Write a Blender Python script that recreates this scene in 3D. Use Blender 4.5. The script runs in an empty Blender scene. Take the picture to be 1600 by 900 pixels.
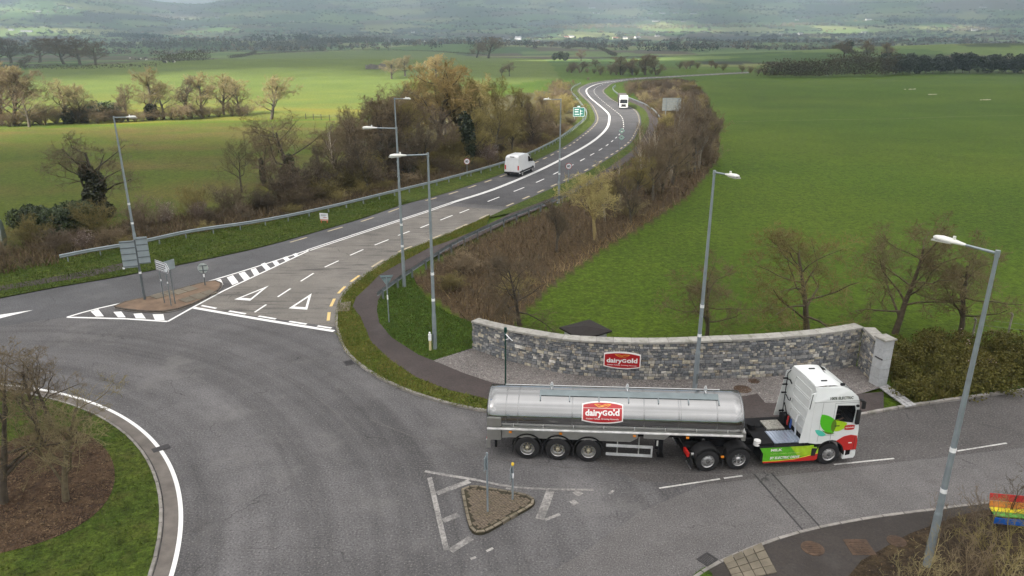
import bpy, bmesh, math, random
import numpy as np
from mathutils import Vector, Matrix
from mathutils.geometry import tessellate_polygon

SC = bpy.context.scene
COL = SC.collection
R = math.radians
rng = np.random.default_rng(7)
random.seed(7)

# ------------------------------------------------------------------ camera, sky, sun, exposure
HC = 17.5                                   # drone height above the junction
PITCH = math.atan(402 / 1150)
FPX = 1150.0
cd = bpy.data.cameras.new('camera'); cam = bpy.data.objects.new('camera', cd); COL.objects.link(cam)
cam.location = (0, 0, HC); cam.rotation_euler = (math.pi / 2 - PITCH, 0, 0)
cd.sensor_width = 36; cd.lens = 36 * FPX / 1600; cd.clip_start = 0.5; cd.clip_end = 40000
SC.camera = cam

SUN_EL, SUN_AZ = R(40), R(-128)               # azimuth clockwise from +Y (the view direction)
SUNV = Vector((math.sin(SUN_AZ) * math.cos(SUN_EL), math.cos(SUN_AZ) * math.cos(SUN_EL), math.sin(SUN_EL)))
W = bpy.data.worlds.new('World'); SC.world = W; W.use_nodes = True
_n = W.node_tree.nodes; _bg = _n['Background']
_sky = _n.new('ShaderNodeTexSky'); _sky.sky_type = 'NISHITA'; _sky.sun_disc = False
_sky.sun_elevation = SUN_EL; _sky.sun_rotation = SUN_AZ
_sky.air_density = 1.0; _sky.dust_density = 3.0
_bg.inputs['Strength'].default_value = 0.12
W.node_tree.links.new(_sky.outputs[0], _bg.inputs['Color'])
sd = bpy.data.lights.new('sun', 'SUN'); sun = bpy.data.objects.new('sun', sd); COL.objects.link(sun)
sd.energy = 5.0; sd.angle = R(0.55); sd.color = (1, .93, .82)
sun.rotation_euler = SUNV.to_track_quat('Z', 'Y').to_euler(); sun.location = (60, 40, 120)
SC.view_settings.view_transform = 'Standard'; SC.view_settings.look = 'None'
SC.view_settings.gamma = 1; SC.view_settings.use_curve_mapping = False
SC.view_settings.exposure = 1.35
HAZE = .00016                                # per metre
try:
    SC.cycles.use_denoising = True
    SC.cycles.max_bounces = 8; SC.cycles.diffuse_bounces = 4; SC.cycles.volume_bounces = 1
    SC.cycles.transparent_max_bounces = 12; SC.cycles.sample_clamp_indirect = 6
except Exception:
    pass

# ------------------------------------------------------------------ terrain
def sst(t):
    t = np.clip(t, 0, 1); return t * t * (3 - 2 * t)
def terr(x, y):
    x = np.asarray(x, float); y = np.asarray(y, float)
    r = np.hypot(x, y); az = np.arctan2(x, np.maximum(y, 1e-3))
    z = -5.2 * sst((y - 85) / 190) - 8 * sst((y - 420) / 700)
    z = z + 15 * np.exp(-(((x - 470) / 260) ** 2 + ((y - 720) / 170) ** 2))
    z = z + 5 * np.exp(-(((x + 150) / 170) ** 2 + ((y - 520) / 110) ** 2))
    z = z + 2.6 * np.exp(-(((x - 200) / 80) ** 2 + ((y - 290) / 60) ** 2))
    rid = 300 + 26 * np.sin(az * 9 + 1) + 14 * np.sin(az * 23 + 2) - 44 * np.exp(-((az + .39) / .05) ** 2)
    fr = sst((y - 500) / 800)
    z = z + fr * rid * sst((r - 2300) / 4700) ** 1.25
    z = z + fr * (7 * np.sin(x / 210 + 1.3) * np.sin(y / 170) + 4 * np.sin(x / 90) * np.sin(y / 130 + x / 300)) * sst((r - 700) / 600)
    return z
def T(x, y): return float(terr(x, y))
_S = np.geomspace(8, 12000, 1600)
def at(px, py, off=0.0):
    """ground point seen at a pixel of the 1600x900 photograph (surveyed from it)"""
    u = (px - 800) / FPX; v = (450 - py) / FPX
    d = np.array((u, math.cos(PITCH) + v * math.sin(PITCH), -math.sin(PITCH) + v * math.cos(PITCH)))
    z = HC + d[2] * _S - terr(d[0] * _S, d[1] * _S)
    k = np.where(z < 0)[0]
    if len(k) == 0: k = len(_S) - 1
    else: k = max(1, k[0])
    a, b = z[k - 1], z[k]
    f = a / (a - b) if a != b else 0
    s = _S[k - 1] + f * (_S[k] - _S[k - 1])
    return np.array((d[0] * s, d[1] * s))
def proj(p):
    x, y, z = p; z -= HC
    d = y * math.cos(PITCH) - z * math.sin(PITCH); u = y * math.sin(PITCH) + z * math.cos(PITCH)
    return 800 + FPX * x / d, 450 - FPX * u / d
def height_for(g, topy):
    lo, hi = 0.0, 60.0; z0 = T(*g)
    for _ in range(30):
        m = (lo + hi) / 2
        if proj((g[0], g[1], z0 + m))[1] > topy: lo = m
        else: hi = m
    return lo
def ats(pts): return np.array([at(*p) for p in pts])
def resample(P, step):
    P = np.asarray(P, float)
    s = np.r_[0, np.cumsum(np.hypot(*np.diff(P, axis=0).T))]
    n = max(2, int(round(s[-1] / step)) + 1); q = np.linspace(0, s[-1], n)
    return np.c_[np.interp(q, s, P[:, 0]), np.interp(q, s, P[:, 1])]
def smooth(P, step=1.0, it=2):
    P = np.asarray(P, float); Q = []
    for i in range(len(P) - 1):                          # Catmull-Rom
        p0 = P[max(i - 1, 0)]; p1 = P[i]; p2 = P[i + 1]; p3 = P[min(i + 2, len(P) - 1)]
        for t in np.linspace(0, 1, 12, endpoint=False):
            Q.append(.5 * ((2 * p1) + (-p0 + p2) * t + (2 * p0 - 5 * p1 + 4 * p2 - p3) * t * t + (-p0 + 3 * p1 - 3 * p2 + p3) * t ** 3))
    Q.append(P[-1]); Q = resample(Q, step)
    for _ in range(it):
        Q[1:-1] = .25 * Q[:-2] + .5 * Q[1:-1] + .25 * Q[2:]
    return Q
def normals(P):
    t = np.gradient(P, axis=0); t /= np.maximum(1e-9, np.hypot(*t.T))[:, None]
    return np.c_[-t[:, 1], t[:, 0]]                       # to the left of travel
def offset(P, d): return P + normals(P) * d
def inside(P, x, y):
    P = np.asarray(P); x = np.asarray(x); y = np.asarray(y); c = np.zeros(x.shape, bool)
    j = len(P) - 1
    for i in range(len(P)):
        xi, yi = P[i]; xj, yj = P[j]
        m = ((yi > y) != (yj > y)) & (x < (xj - xi) * (y - yi) / (yj - yi + 1e-12) + xi)
        c ^= m; j = i
    return c
def scatter(P, n):
    P = np.asarray(P); lo = P.min(0); hi = P.max(0); out = np.zeros((0, 2))
    while len(out) < n:
        q = rng.uniform(lo, hi, (n * 2, 2)); out = np.vstack((out, q[inside(P, q[:, 0], q[:, 1])]))
    return out[:n]
def line_dist(P, x, y):
    P = np.asarray(P); best = np.full(np.shape(x), 1e9)
    for a, b in zip(P[:-1], P[1:]):
        ab = b - a; L = ab @ ab + 1e-12
        t = np.clip(((x - a[0]) * ab[0] + (y - a[1]) * ab[1]) / L, 0, 1)
        best = np.minimum(best, np.hypot(x - a[0] - t * ab[0], y - a[1] - t * ab[1]))
    return best

# ------------------------------------------------------------------ materials
MATS = {}
def node(nt, t, **kw):
    n = nt.nodes.new(t)
    for k, v in kw.items():
        if k.startswith('i_'): n.inputs[k[2:].replace('_', ' ')].default_value = v
        else: setattr(n, k, v)
    return n
def ramp(nt, stops, src=None):
    r = nt.nodes.new('ShaderNodeValToRGB'); e = r.color_ramp.elements
    while len(e) < len(stops): e.new(.5)
    for q, (p, c) in zip(e, stops):
        q.position = p; q.color = (c, c, c, 1) if isinstance(c, (int, float)) else (*c, 1)
    if src is not None: nt.links.new(src, r.inputs[0])
    return r.outputs[0]
def noise(nt, vec, scale, detail=4, rough=.55):
    n = node(nt, 'ShaderNodeTexNoise'); n.inputs['Scale'].default_value = scale
    n.inputs['Detail'].default_value = detail; n.inputs['Roughness'].default_value = rough
    if vec is not None: nt.links.new(vec, n.inputs['Vector'])
    return n.outputs['Fac']
def mixc(nt, fac, a, b, mode='MIX'):
    m = node(nt, 'ShaderNodeMix', data_type='RGBA', blend_type=mode)
    for s, v in ((m.inputs[0], fac), (m.inputs[6], a), (m.inputs[7], b)):
        if isinstance(v, (int, float)): s.default_value = v
        elif isinstance(v, (tuple, list)): s.default_value = (*v, 1) if len(v) == 3 else v
        else: nt.links.new(v, s)
    return m.outputs[2]
def math_(nt, op, a, b=None, clamp=False):
    m = node(nt, 'ShaderNodeMath', operation=op, use_clamp=clamp)
    for s, v in ((m.inputs[0], a), (m.inputs[1], b)):
        if v is None: continue
        if isinstance(v, (int, float)): s.default_value = v
        else: nt.links.new(v, s)
    return m.outputs[0]
def base(name):
    m = bpy.data.materials.new(name); m.use_nodes = True; nt = m.node_tree
    b = nt.nodes['Principled BSDF']; MATS[name] = m
    return m, nt, b
def pos(nt): return nt.nodes.new('ShaderNodeNewGeometry').outputs['Position']
def objc(nt): return nt.nodes.new('ShaderNodeTexCoord').outputs['Object']
def mat(name, col, rough=.6, metal=0, var=.25, scale=3.0, bump=0, bscale=40, tint=False, rnd=0, spec=.5, aniso=0, world=False, dirt=None, coat=0):
    m, nt, b = base(name); L = nt.links
    v = pos(nt) if world else objc(nt)
    c = None
    if tint:
        c = nt.nodes.new('ShaderNodeObjectInfo').outputs['Color']
        c = mixc(nt, 1.0, c, col, 'MULTIPLY')
    f = ramp(nt, [(.3, 1 - var), (.7, 1 + var)], noise(nt, v, scale, 5, .6))
    c = mixc(nt, 1.0, c if c is not None else col, f, 'MULTIPLY')
    if rnd:
        rr = nt.nodes.new('ShaderNodeObjectInfo').outputs['Random']
        c = mixc(nt, 1.0, c, ramp(nt, [(0, 1 - rnd), (1, 1 + rnd)], rr), 'MULTIPLY')
    if dirt:
        c = mixc(nt, ramp(nt, [(.52, 0), (.75, dirt[1])], noise(nt, v, dirt[2] if len(dirt) > 2 else 1.2, 6, .65)), c, dirt[0])
    L.new(c, b.inputs['Base Color'])
    b.inputs['Roughness'].default_value = rough; b.inputs['Metallic'].default_value = metal
    b.inputs['Specular IOR Level'].default_value = spec
    if coat: b.inputs['Coat Weight'].default_value = coat; b.inputs['Coat Roughness'].default_value = .08
    if aniso: b.inputs['Anisotropic'].default_value = aniso
    if bump:
        bp = node(nt, 'ShaderNodeBump'); bp.inputs['Strength'].default_value = bump; bp.inputs['Distance'].default_value = .03
        L.new(noise(nt, v, bscale, 3), bp.inputs['Height']); L.new(bp.outputs[0], b.inputs['Normal'])
    return m

def asphalt(name, col, chips, streak=True, chipc=(.30, .29, .28), scuff=0, dust=.55, gr=13):
    m, nt, b = base(name); L = nt.links; p = pos(nt)
    big = noise(nt, p, .11, 5, .6); mid = noise(nt, p, .8, 5, .65); fine = noise(nt, p, gr, 3, .75)
    c = mixc(nt, 1, col, ramp(nt, [(.3, .74), (.7, 1.25)], big), 'MULTIPLY')
    c = mixc(nt, 1, c, ramp(nt, [(.25, .82), (.75, 1.16)], mid), 'MULTIPLY')
    if streak:                                        # wear running round the roundabout
        s = node(nt, 'ShaderNodeVectorMath', operation='SUBTRACT'); L.new(p, s.inputs[0]); s.inputs[1].default_value = (RBC[0], RBC[1], 0)
        ln = node(nt, 'ShaderNodeVectorMath', operation='LENGTH'); L.new(s.outputs[0], ln.inputs[0])
        cb = node(nt, 'ShaderNodeCombineXYZ'); L.new(ln.outputs['Value'], cb.inputs[0])
        sp = node(nt, 'ShaderNodeSeparateXYZ'); L.new(s.outputs[0], sp.inputs[0])
        ang = math_(nt, 'ARCTAN2', sp.outputs[1], sp.outputs[0]); L.new(math_(nt, 'MULTIPLY', ang, 1.1), cb.inputs[1])
        st = noise(nt, cb.outputs[0], .55, 6, .62)
        c = mixc(nt, 1, c, ramp(nt, [(.36, .66), (.49, .98), (.64, 1.2)], st), 'MULTIPLY')
    c = mixc(nt, ramp(nt, [(.55, 0), (.72, chips)], fine), c, chipc)
    c = mixc(nt, ramp(nt, [(.32, .75), (.48, 0)], fine), c, (.028, .027, .027))
    pale = noise(nt, p, .23, 6, .7)
    c = mixc(nt, ramp(nt, [(.54, 0), (.78, dust * .75)], pale), c, (.2, .194, .186))
    c = mixc(nt, ramp(nt, [(.6, 0), (.74, .5)], noise(nt, p, .37, 7, .75)), c, (.062, .057, .055))
    if scuff:                                         # tyre scrub dragged along the lanes
        mp = node(nt, 'ShaderNodeMapping'); L.new(p, mp.inputs[0]); mp.inputs['Rotation'].default_value = (0, 0, R(-47)); mp.inputs['Scale'].default_value = (.16, 1.5, 1)
        s1 = noise(nt, mp.outputs[0], 1.3, 7, .75); s2 = noise(nt, p, .16, 3, .6)
        c = mixc(nt, math_(nt, 'MULTIPLY', ramp(nt, [(.5, 0), (.6, scuff)], s1), ramp(nt, [(.4, .15), (.6, 1)], s2)), c, (.06, .056, .055))
    v = node(nt, 'ShaderNodeTexVoronoi', feature='DISTANCE_TO_EDGE'); v.inputs['Scale'].default_value = .16
    wv = node(nt, 'ShaderNodeVectorMath', operation='ADD'); L.new(p, wv.inputs[0])
    nn = node(nt, 'ShaderNodeTexNoise'); nn.inputs['Scale'].default_value = .5; nn.inputs['Detail'].default_value = 5; L.new(p, nn.inputs['Vector'])
    sc = node(nt, 'ShaderNodeVectorMath', operation='SCALE'); L.new(nn.outputs['Color'], sc.inputs[0]); sc.inputs['Scale'].default_value = 3.0
    L.new(sc.outputs[0], wv.inputs[1]); L.new(wv.outputs[0], v.inputs['Vector'])
    crack = math_(nt, 'MULTIPLY', ramp(nt, [(.0, 1), (.006, 0)], v.outputs['Distance']), ramp(nt, [(.5, 0), (.6, .7)], noise(nt, p, .3, 2)))
    c = mixc(nt, crack, c, (.02, .02, .02))
    L.new(c, b.inputs['Base Color']); b.inputs['Roughness'].default_value = .82; b.inputs['Specular IOR Level'].default_value = .3
    bp = node(nt, 'ShaderNodeBump'); bp.inputs['Strength'].default_value = .5; bp.inputs['Distance'].default_value = .015
    L.new(fine, bp.inputs['Height']); L.new(bp.outputs[0], b.inputs['Normal'])
    return m

def turf(name, col, col2, brown=.25, bscale=9, attr=None, browncol=(.12, .085, .035), clump=1.0):
    m, nt, b = base(name); L = nt.links; p = pos(nt)
    c = mixc(nt, ramp(nt, [(.35, 0), (.65, 1)], noise(nt, p, .35, 6, .65)), col, col2)
    if attr:
        a = node(nt, 'ShaderNodeVertexColor'); a.layer_name = attr
        c = mixc(nt, 1, a.outputs[0], mixc(nt, ramp(nt, [(.35, 0), (.65, 1)], noise(nt, p, .05, 6, .7)), (.86, .88, .85), (1.15, 1.1, 1.1)), 'MULTIPLY')
    c = mixc(nt, 1, c, ramp(nt, [(.3, .62), (.7, 1.35)], noise(nt, p, 1.7, 5, .7)), 'MULTIPLY')
    c = mixc(nt, 1, c, ramp(nt, [(.3, .7), (.7, 1.3)], noise(nt, p, bscale, 3, .7)), 'MULTIPLY')
    c = mixc(nt, ramp(nt, [(.5, 0), (.72, brown)], noise(nt, p, .8, 6, .7)), c, browncol)
    c = mixc(nt, 1, c, ramp(nt, [(.36, 1 - .55 * clump), (.5, 1.0), (.64, 1 + .4 * clump)], noise(nt, p, 4.2, 5, .8)), 'MULTIPLY')
    L.new(c, b.inputs['Base Color']); b.inputs['Roughness'].default_value = .9; b.inputs['Specular IOR Level'].default_value = .15
    bp = node(nt, 'ShaderNodeBump'); bp.inputs['Strength'].default_value = .9; bp.inputs['Distance'].default_value = .12
    L.new(noise(nt, p, bscale * .5, 4, .7), bp.inputs['Height']); L.new(bp.outputs[0], b.inputs['Normal'])
    return m

# ------------------------------------------------------------------ mesh helpers
def put(o, label=None, cat=None, group=None, kind=None):
    if label: o['label'] = label
    if cat: o['category'] = cat
    if group: o['group'] = group
    if kind: o['kind'] = kind
    return o
def link(name, me, parent=None, loc=None, rot=None):
    o = bpy.data.objects.new(name, me); COL.objects.link(o)
    if parent: o.parent = parent
    if loc is not None: o.location = loc
    if rot is not None: o.rotation_euler = rot
    return o
def empty(name, loc, rz=0, **kw):
    o = link(name, None, None, loc, (0, 0, rz)); o.empty_display_size = .2
    return put(o, **kw)
def copy_tree(o, parent=None):
    c = o.copy(); COL.objects.link(c); c.parent = parent
    for k in list(c.keys()):
        if parent is None and k in ('label', 'group'): del c[k]
    for ch in list(o.children): copy_tree(ch, c)
    return c
def np_mesh(name, V, F, m, smooth_=False):
    """V (n,3), F (k,3) or (k,4) arrays -> mesh, fast"""
    V = np.asarray(V, np.float32); F = np.asarray(F, np.int32); me = bpy.data.meshes.new(name)
    k, w = F.shape
    me.vertices.add(len(V)); me.vertices.foreach_set('co', V.ravel())
    me.loops.add(k * w); me.loops.foreach_set('vertex_index', F.ravel())
    me.polygons.add(k); me.polygons.foreach_set('loop_start', np.arange(0, k * w, w, dtype=np.int32))
    me.polygons.foreach_set('loop_total', np.full(k, w, np.int32))
    if smooth_: me.polygons.foreach_set('use_smooth', np.ones(k, bool))
    if m: me.materials.append(m)
    me.update(calc_edges=True); return me
class MB:
    def __init__(s): s.v = []; s.f = []; s.sm = []
    def add(s, vs, fs, sm=False, fn=None):
        o = len(s.v); s.v += [tuple(fn(q)) if fn else tuple(q) for q in vs]
        s.f += [tuple(i + o for i in f) for f in fs]; s.sm += [sm] * len(fs); return s
    def box(s, a, b, fn=None):
        (x0, y0, z0), (x1, y1, z1) = a, b
        return s.add([(x, y, z) for z in (z0, z1) for y in (y0, y1) for x in (x0, x1)],
                     [(0, 2, 3, 1), (4, 5, 7, 6), (0, 1, 5, 4), (2, 6, 7, 3), (0, 4, 6, 2), (1, 3, 7, 5)], fn=fn)
    def cyl(s, a, b, r0, r1=None, n=10, caps=True, sm=True):
        a = Vector(a); b = Vector(b); r1 = r0 if r1 is None else r1
        d = (b - a).normalized(); u = d.orthogonal().normalized(); w = d.cross(u)
        vs = [tuple(c + (u * math.cos(2 * math.pi * i / n) + w * math.sin(2 * math.pi * i / n)) * r) for c, r in ((a, r0), (b, r1)) for i in range(n)]
        s.add(vs, [(i, (i + 1) % n, n + (i + 1) % n, n + i) for i in range(n)], sm)
        if caps: s.add(vs, [tuple(range(n))[::-1], tuple(range(n, 2 * n))])
        return s
    def tube(s, pts, r, n=6):
        for a, b in zip(pts[:-1], pts[1:]): s.cyl(a, b, r, r, n)
        return s
    def lathe(s, prof, n=24, axis='y', c=(0, 0, 0), sm=True, caps=False):
        vs = []
        for (t, r) in prof:
            for i in range(n):
                q = 2 * math.pi * i / n; x, z = r * math.cos(q), r * math.sin(q)
                vs.append((c[0] + x, c[1] + t, c[2] + z) if axis == 'y' else ((c[0] + t, c[1] + x, c[2] + z) if axis == 'x' else (c[0] + x, c[1] + z, c[2] + t)))
        k = len(prof)
        s.add(vs, [(j * n + i, j * n + (i + 1) % n, (j + 1) * n + (i + 1) % n, (j + 1) * n + i) for j in range(k - 1) for i in range(n)], sm)
        if caps: s.add(vs, [tuple(range(n)), tuple(range((k - 1) * n, k * n))[::-1]])
        return s
    def plate(s, outer, holes=(), fn=None, th=.02):
        """flat 2-D outline (with holes) given thickness; fn maps (u, v, w) to 3-D"""
        loops = [list(outer)] + [list(h) for h in holes]
        P = [p for l in loops for p in l]
        tri = tessellate_polygon([[Vector((p[0], p[1], 0)) for p in l] for l in loops])
        n = len(P); fn = fn or (lambda q: q)
        vs = [fn((p[0], p[1], 0)) for p in P] + [fn((p[0], p[1], -th)) for p in P]
        fs = [tuple(t) for t in tri] + [tuple(i + n for i in t[::-1]) for t in tri]
        k = 0
        for l in loops:
            m = len(l)
            if th: fs += [(k + i, k + (i + 1) % m, n + k + (i + 1) % m, n + k + i) for i in range(m)]
            k += m
        if not th: vs = vs[:n]; fs = [tuple(t) for t in tri]
        return s.add(vs, fs)
    def mesh(s, name, m, bevel=0, seg=2):
        me = bpy.data.meshes.new(name); me.from_pydata(s.v, [], s.f)
        for p, q in zip(me.polygons, s.sm): p.use_smooth = q
        if m: me.materials.append(m)
        bm = bmesh.new(); bm.from_mesh(me)
        if bevel:
            bmesh.ops.remove_doubles(bm, verts=bm.verts, dist=1e-5)
            es = [e for e in bm.edges if len(e.link_faces) == 2 and e.calc_face_angle(0) > R(28)]
            bmesh.ops.bevel(bm, geom=es, offset=bevel, segments=seg, affect='EDGES', clamp_overlap=True)
        bmesh.ops.recalc_face_normals(bm, faces=bm.faces); bm.to_mesh(me); bm.free()
        return me
    def build(s, name, m, parent=None, loc=None, rot=None, bevel=0, seg=2):
        return link(name, s.mesh(name, m, bevel, seg), parent, loc, rot)
def sheet(name, pts, z, m, parent=None):
    """level sheet over a ground outline (world metres)"""
    pts = [tuple(p) for p in pts]
    tri = tessellate_polygon([[Vector((p[0], p[1], 0)) for p in pts]])
    me = bpy.data.meshes.new(name); me.from_pydata([(p[0], p[1], z) for p in pts], [], [tuple(t) for t in tri])
    bm = bmesh.new(); bm.from_mesh(me)
    for f in bm.faces:
        f.normal_update()
        if f.normal.z < 0: f.normal_flip()
    bm.to_mesh(me); bm.free(); me.materials.append(m)
    return link(name, me, parent)
def strip(name, A, B, z, m, parent=None, k=1, zb=None):
    """ribbon between two ground lines, draped on the terrain; z, zb: height above it at each line"""
    n = max(len(A), len(B)); A = resample_n(A, n); B = resample_n(B, n); zb = z if zb is None else zb
    V = []; 
    for j in range(k + 1):
        t = j / k; P = A * (1 - t) + B * t
        V.append(np.c_[P, terr(P[:, 0], P[:, 1]) + z * (1 - t) + zb * t])
    V = np.vstack(V)
    F = [(j * n + i, j * n + i + 1, (j + 1) * n + i + 1, (j + 1) * n + i) for j in range(k) for i in range(n - 1)]
    me = np_mesh(name, V, F, m); bm = bmesh.new(); bm.from_mesh(me)
    for f in bm.faces:
        f.normal_update()
        if f.normal.z < 0: f.normal_flip()
    bm.to_mesh(me); bm.free()
    return link(name, me, parent)
def resample_n(P, n):
    P = np.asarray(P, float); s = np.r_[0, np.cumsum(np.hypot(*np.diff(P, axis=0).T))]; q = np.linspace(0, s[-1], n)
    return np.c_[np.interp(q, s, P[:, 0]), np.interp(q, s, P[:, 1])]
def line(name, P, w, z, m, parent=None): return strip(name, offset(P, w / 2), offset(P, -w / 2), z, m, parent)
def dashes(P, on, off, w, z, m, parent, start=0, name='road_marking', zt=0):
    s = np.r_[0, np.cumsum(np.hypot(*np.diff(P, axis=0).T))]; d = start
    while d + on < s[-1]:
        q = np.linspace(d, d + on, max(2, int(on / 1.0) + 1)); Q = np.c_[np.interp(q, s, P[:, 0]), np.interp(q, s, P[:, 1])]
        line(name, Q, w, z + zt * (d / s[-1]), m, parent); d += on + off
def text2d(s, size=1.0, bold=0.0, shear=0.0):
    c = bpy.data.curves.new('lettering', 'FONT'); c.body = s; c.size = size; c.offset = bold; c.shear = shear
    c.resolution_u = 3; c.align_x = 'LEFT'
    o = bpy.data.objects.new('lettering', c); COL.objects.link(o)
    me = bpy.data.meshes.new_from_object(o.evaluated_get(bpy.context.evaluated_depsgraph_get()))
    V = [tuple(v.co[:2]) for v in me.vertices]; F = [tuple(p.vertices) for p in me.polygons]
    bpy.data.objects.remove(o); bpy.data.meshes.remove(me); bpy.data.curves.remove(c)
    return np.array(V), F
def text_part(name, s, fn, m, parent, height=None, width=None, cx=0, cy=0, bold=0, shear=0, sub=0):
    """lettering as flat geometry, fitted to a box centred at (cx, cy) and mapped to 3-D"""
    V, F = text2d(s, 1, bold, shear); lo, hi = V.min(0), V.max(0); d = hi - lo
    sx = width / d[0] if width else height / d[1]; sy = height / d[1] if height else sx
    V = (V - (lo + hi) / 2) * (sx, sy) + (cx, cy)
    me = bpy.data.meshes.new(name); me.from_pydata([fn((p[0], p[1], 0)) for p in V], [], F); me.materials.append(m)
    return link(name, me, parent)
# ------------------------------------------------------------------ surveyed lines of the junction
_isl = ats([(0, 600), (60, 606), (130, 625), (190, 655), (240, 690), (262, 712), (280, 750), (287, 790), (283, 840), (265, 900)])
_A = np.c_[2 * _isl, np.ones(len(_isl))]; _s = np.linalg.lstsq(_A, (_isl ** 2).sum(1), rcond=None)[0]
RBC = (_s[0], _s[1]); RBR = math.sqrt(_s[2] + _s[0] ** 2 + _s[1] ** 2)       # roundabout island: centre, radius of its white line
LE = smooth(ats([(-70, 479), (0, 467), (95, 447.5), (160, 438), (225, 425.5), (290, 412.5), (400, 389), (437, 379), (500, 361), (575, 339), (625, 321), (700, 301), (786, 271.5), (828, 254.5), (860, 239.5), (892, 222), (925, 195), (929, 180), (920, 162), (905, 147), (902, 141.5), (907, 136), (925, 129), (960, 124.3), (1000, 121), (1042, 119), (1100, 115.8), (1170, 112)]), 1.5)
RE = smooth(ats([(524, 511), (525, 479), (537, 458), (545, 449), (559, 439), (592, 416), (629, 394), (687, 372), (750, 345), (787, 327.5), (800, 322), (847, 301), (882, 285), (930, 261), (984, 225), (997, 205), (1002, 190), (997, 175), (985, 167), (960, 157), (947, 147), (944, 141.5), (950, 136), (962, 129.3), (1005, 123.8), (1045, 121.3), (1100, 118), (1170, 114.5)]), 1.5)
CL = smooth(ats([(482, 391), (550, 368.5), (625, 344), (672, 329), (700, 318.7), (780, 293), (860, 258), (922, 224), (947, 202), (952, 187), (950, 177), (937, 165), (920, 150), (916, 142), (920, 137), (935, 131), (962, 126.8), (1003, 122.4), (1044, 120.2), (1100, 117), (1170, 113.2)]), 1.5)
def cut(P, y): return P[:np.argmax(P[:, 1] > y)] if (P[:, 1] > y).any() else P
def after(P, y): return P[max(0, np.argmax(P[:, 1] > y) - 1):]
KR = smooth(ats([(524, 511), (535, 545), (550, 564), (580, 586), (625, 610), (660, 622), (707, 636), (762, 646), (850, 655), (1000, 664), (1160, 667), (1320, 655.5), (1410, 638.5), (1600, 612), (1760, 588), (2000, 560)]), .9)
KN = smooth(ats([(1040, 935), (1087, 897), (1125, 877), (1150, 865), (1190, 851), (1220, 840), (1257, 829), (1300, 821), (1350, 811), (1462, 797), (1550, 786), (1640, 775), (1900, 745)]), .9)
FPO = ats([(800, 334), (740, 363), (703, 378), (669, 390), (622.5, 414.6), (593, 431.6), (574.5, 450.5), (556, 467.5), (551, 482), (563, 497), (580, 537), (612, 567), (650, 592), (700, 612), (762, 627)])
FPI = ats([(800, 345), (740, 375), (703, 392), (635, 425), (601, 454), (591, 472), (589, 488), (593, 507), (612, 530), (654, 557), (677, 566), (725, 586), (767, 600)])
FPO2 = smooth(ats([(800, 334), (875, 305), (905, 290), (940, 270), (992, 232), (1010, 205), (1014, 188), (1007, 172), (990, 162), (965, 152)]), 2)
FPI2 = smooth(ats([(800, 345), (878, 313), (908, 297), (945, 277), (1003, 236), (1022, 207), (1028, 188), (1018, 170), (998, 158), (972, 148)]), 2)
GR = smooth(ats([(95, 413), (150, 401.5), (215, 391), (300, 371.5), (400, 357), (500, 336.5), (625, 305.5), (700, 286.5), (785, 262), (825, 246.5), (845, 237), (875, 220), (905, 197), (916.5, 184), (914, 172), (902, 156), (893, 145), (895, 138), (907, 131.5)]), 1.2)
WALL = smooth(ats([(738, 547), (790, 565), (850, 580), (900, 588.5), (1000, 595.5), (1100, 595), (1200, 591), (1280, 584), (1338, 574.5)]), .3)
TH_EDGE = ats([(745, 515), (800, 512), (850, 455), (880, 432), (935, 395), (1010, 350), (1050, 325), (1085, 298), (1122, 250), (1125, 225), (1115, 190), (1105, 150), (1085, 130), (1060, 123)])
GZ = .115                                                     # top of kerbed verges and paths

# ------------------------------------------------------------------ materials of the place
ASPH = asphalt('asphalt', (.108, .105, .106), .65, dust=.8)
ASPH2 = asphalt('asphalt_chippings', (.132, .126, .124), .7, streak=False, chipc=(.31, .3, .29), dust=.6, gr=18)
ASPH_D = asphalt('asphalt_dark', (.058, .059, .063), .3, streak=False)
ASPH_F = asphalt('asphalt_main_road', (.074, .074, .078), .35, streak=False)
BEIGE = asphalt('buff_surfacing', (.2, .187, .166), .5, streak=False, chipc=(.32, .29, .245), scuff=.85, dust=.3)
PATH = asphalt('path_asphalt', (.058, .046, .043), .35, streak=False, chipc=(.13, .11, .105), dust=.25)
PAVE = asphalt('pavement_asphalt', (.042, .036, .032), .3, streak=False, chipc=(.1, .09, .08), dust=.18)
PATCH = asphalt('patched_asphalt', (.114, .109, .107), .4, streak=False)
def paint(name, col, wear=.35):
    m, nt, b = base(name); L = nt.links; p = pos(nt)
    f = mixc(nt, .5, noise(nt, p, 9, 5, .7), noise(nt, p, .9, 4, .6))
    c = mixc(nt, ramp(nt, [(.62 - wear * .5, 0), (.75 - wear * .3, min(1, wear * 2))], f), col, (.13, .125, .12))
    L.new(c, b.inputs['Base Color']); b.inputs['Roughness'].default_value = .6; return m
WHITE = paint('white_paint', (.82, .82, .8), .12)
SIDEW = paint('side_road_paint', (.66, .65, .62), .42)
OLDW = paint('worn_white_paint', (.5, .48, .45), .62)
YEL = paint('yellow_paint', (.72, .52, .2), .22)
YELF = paint('faded_yellow_paint', (.5, .42, .27), .35)
GRASS = turf('verge_turf', (.042, .07, .009), (.066, .088, .013), .3)
LAWN = turf('lawn_turf', (.038, .078, .008), (.052, .092, .011), .12)
VERGE = turf('worn_verge_turf', (.06, .095, .012), (.1, .112, .02), .5, browncol=(.19, .15, .055))
MULCH = turf('bark_mulch', (.048, .031, .021), (.085, .056, .034), .6, 16, browncol=(.17, .115, .062))
SOIL = turf('bare_soil', (.034, .025, .017), (.06, .043, .026), .35, 14)
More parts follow.
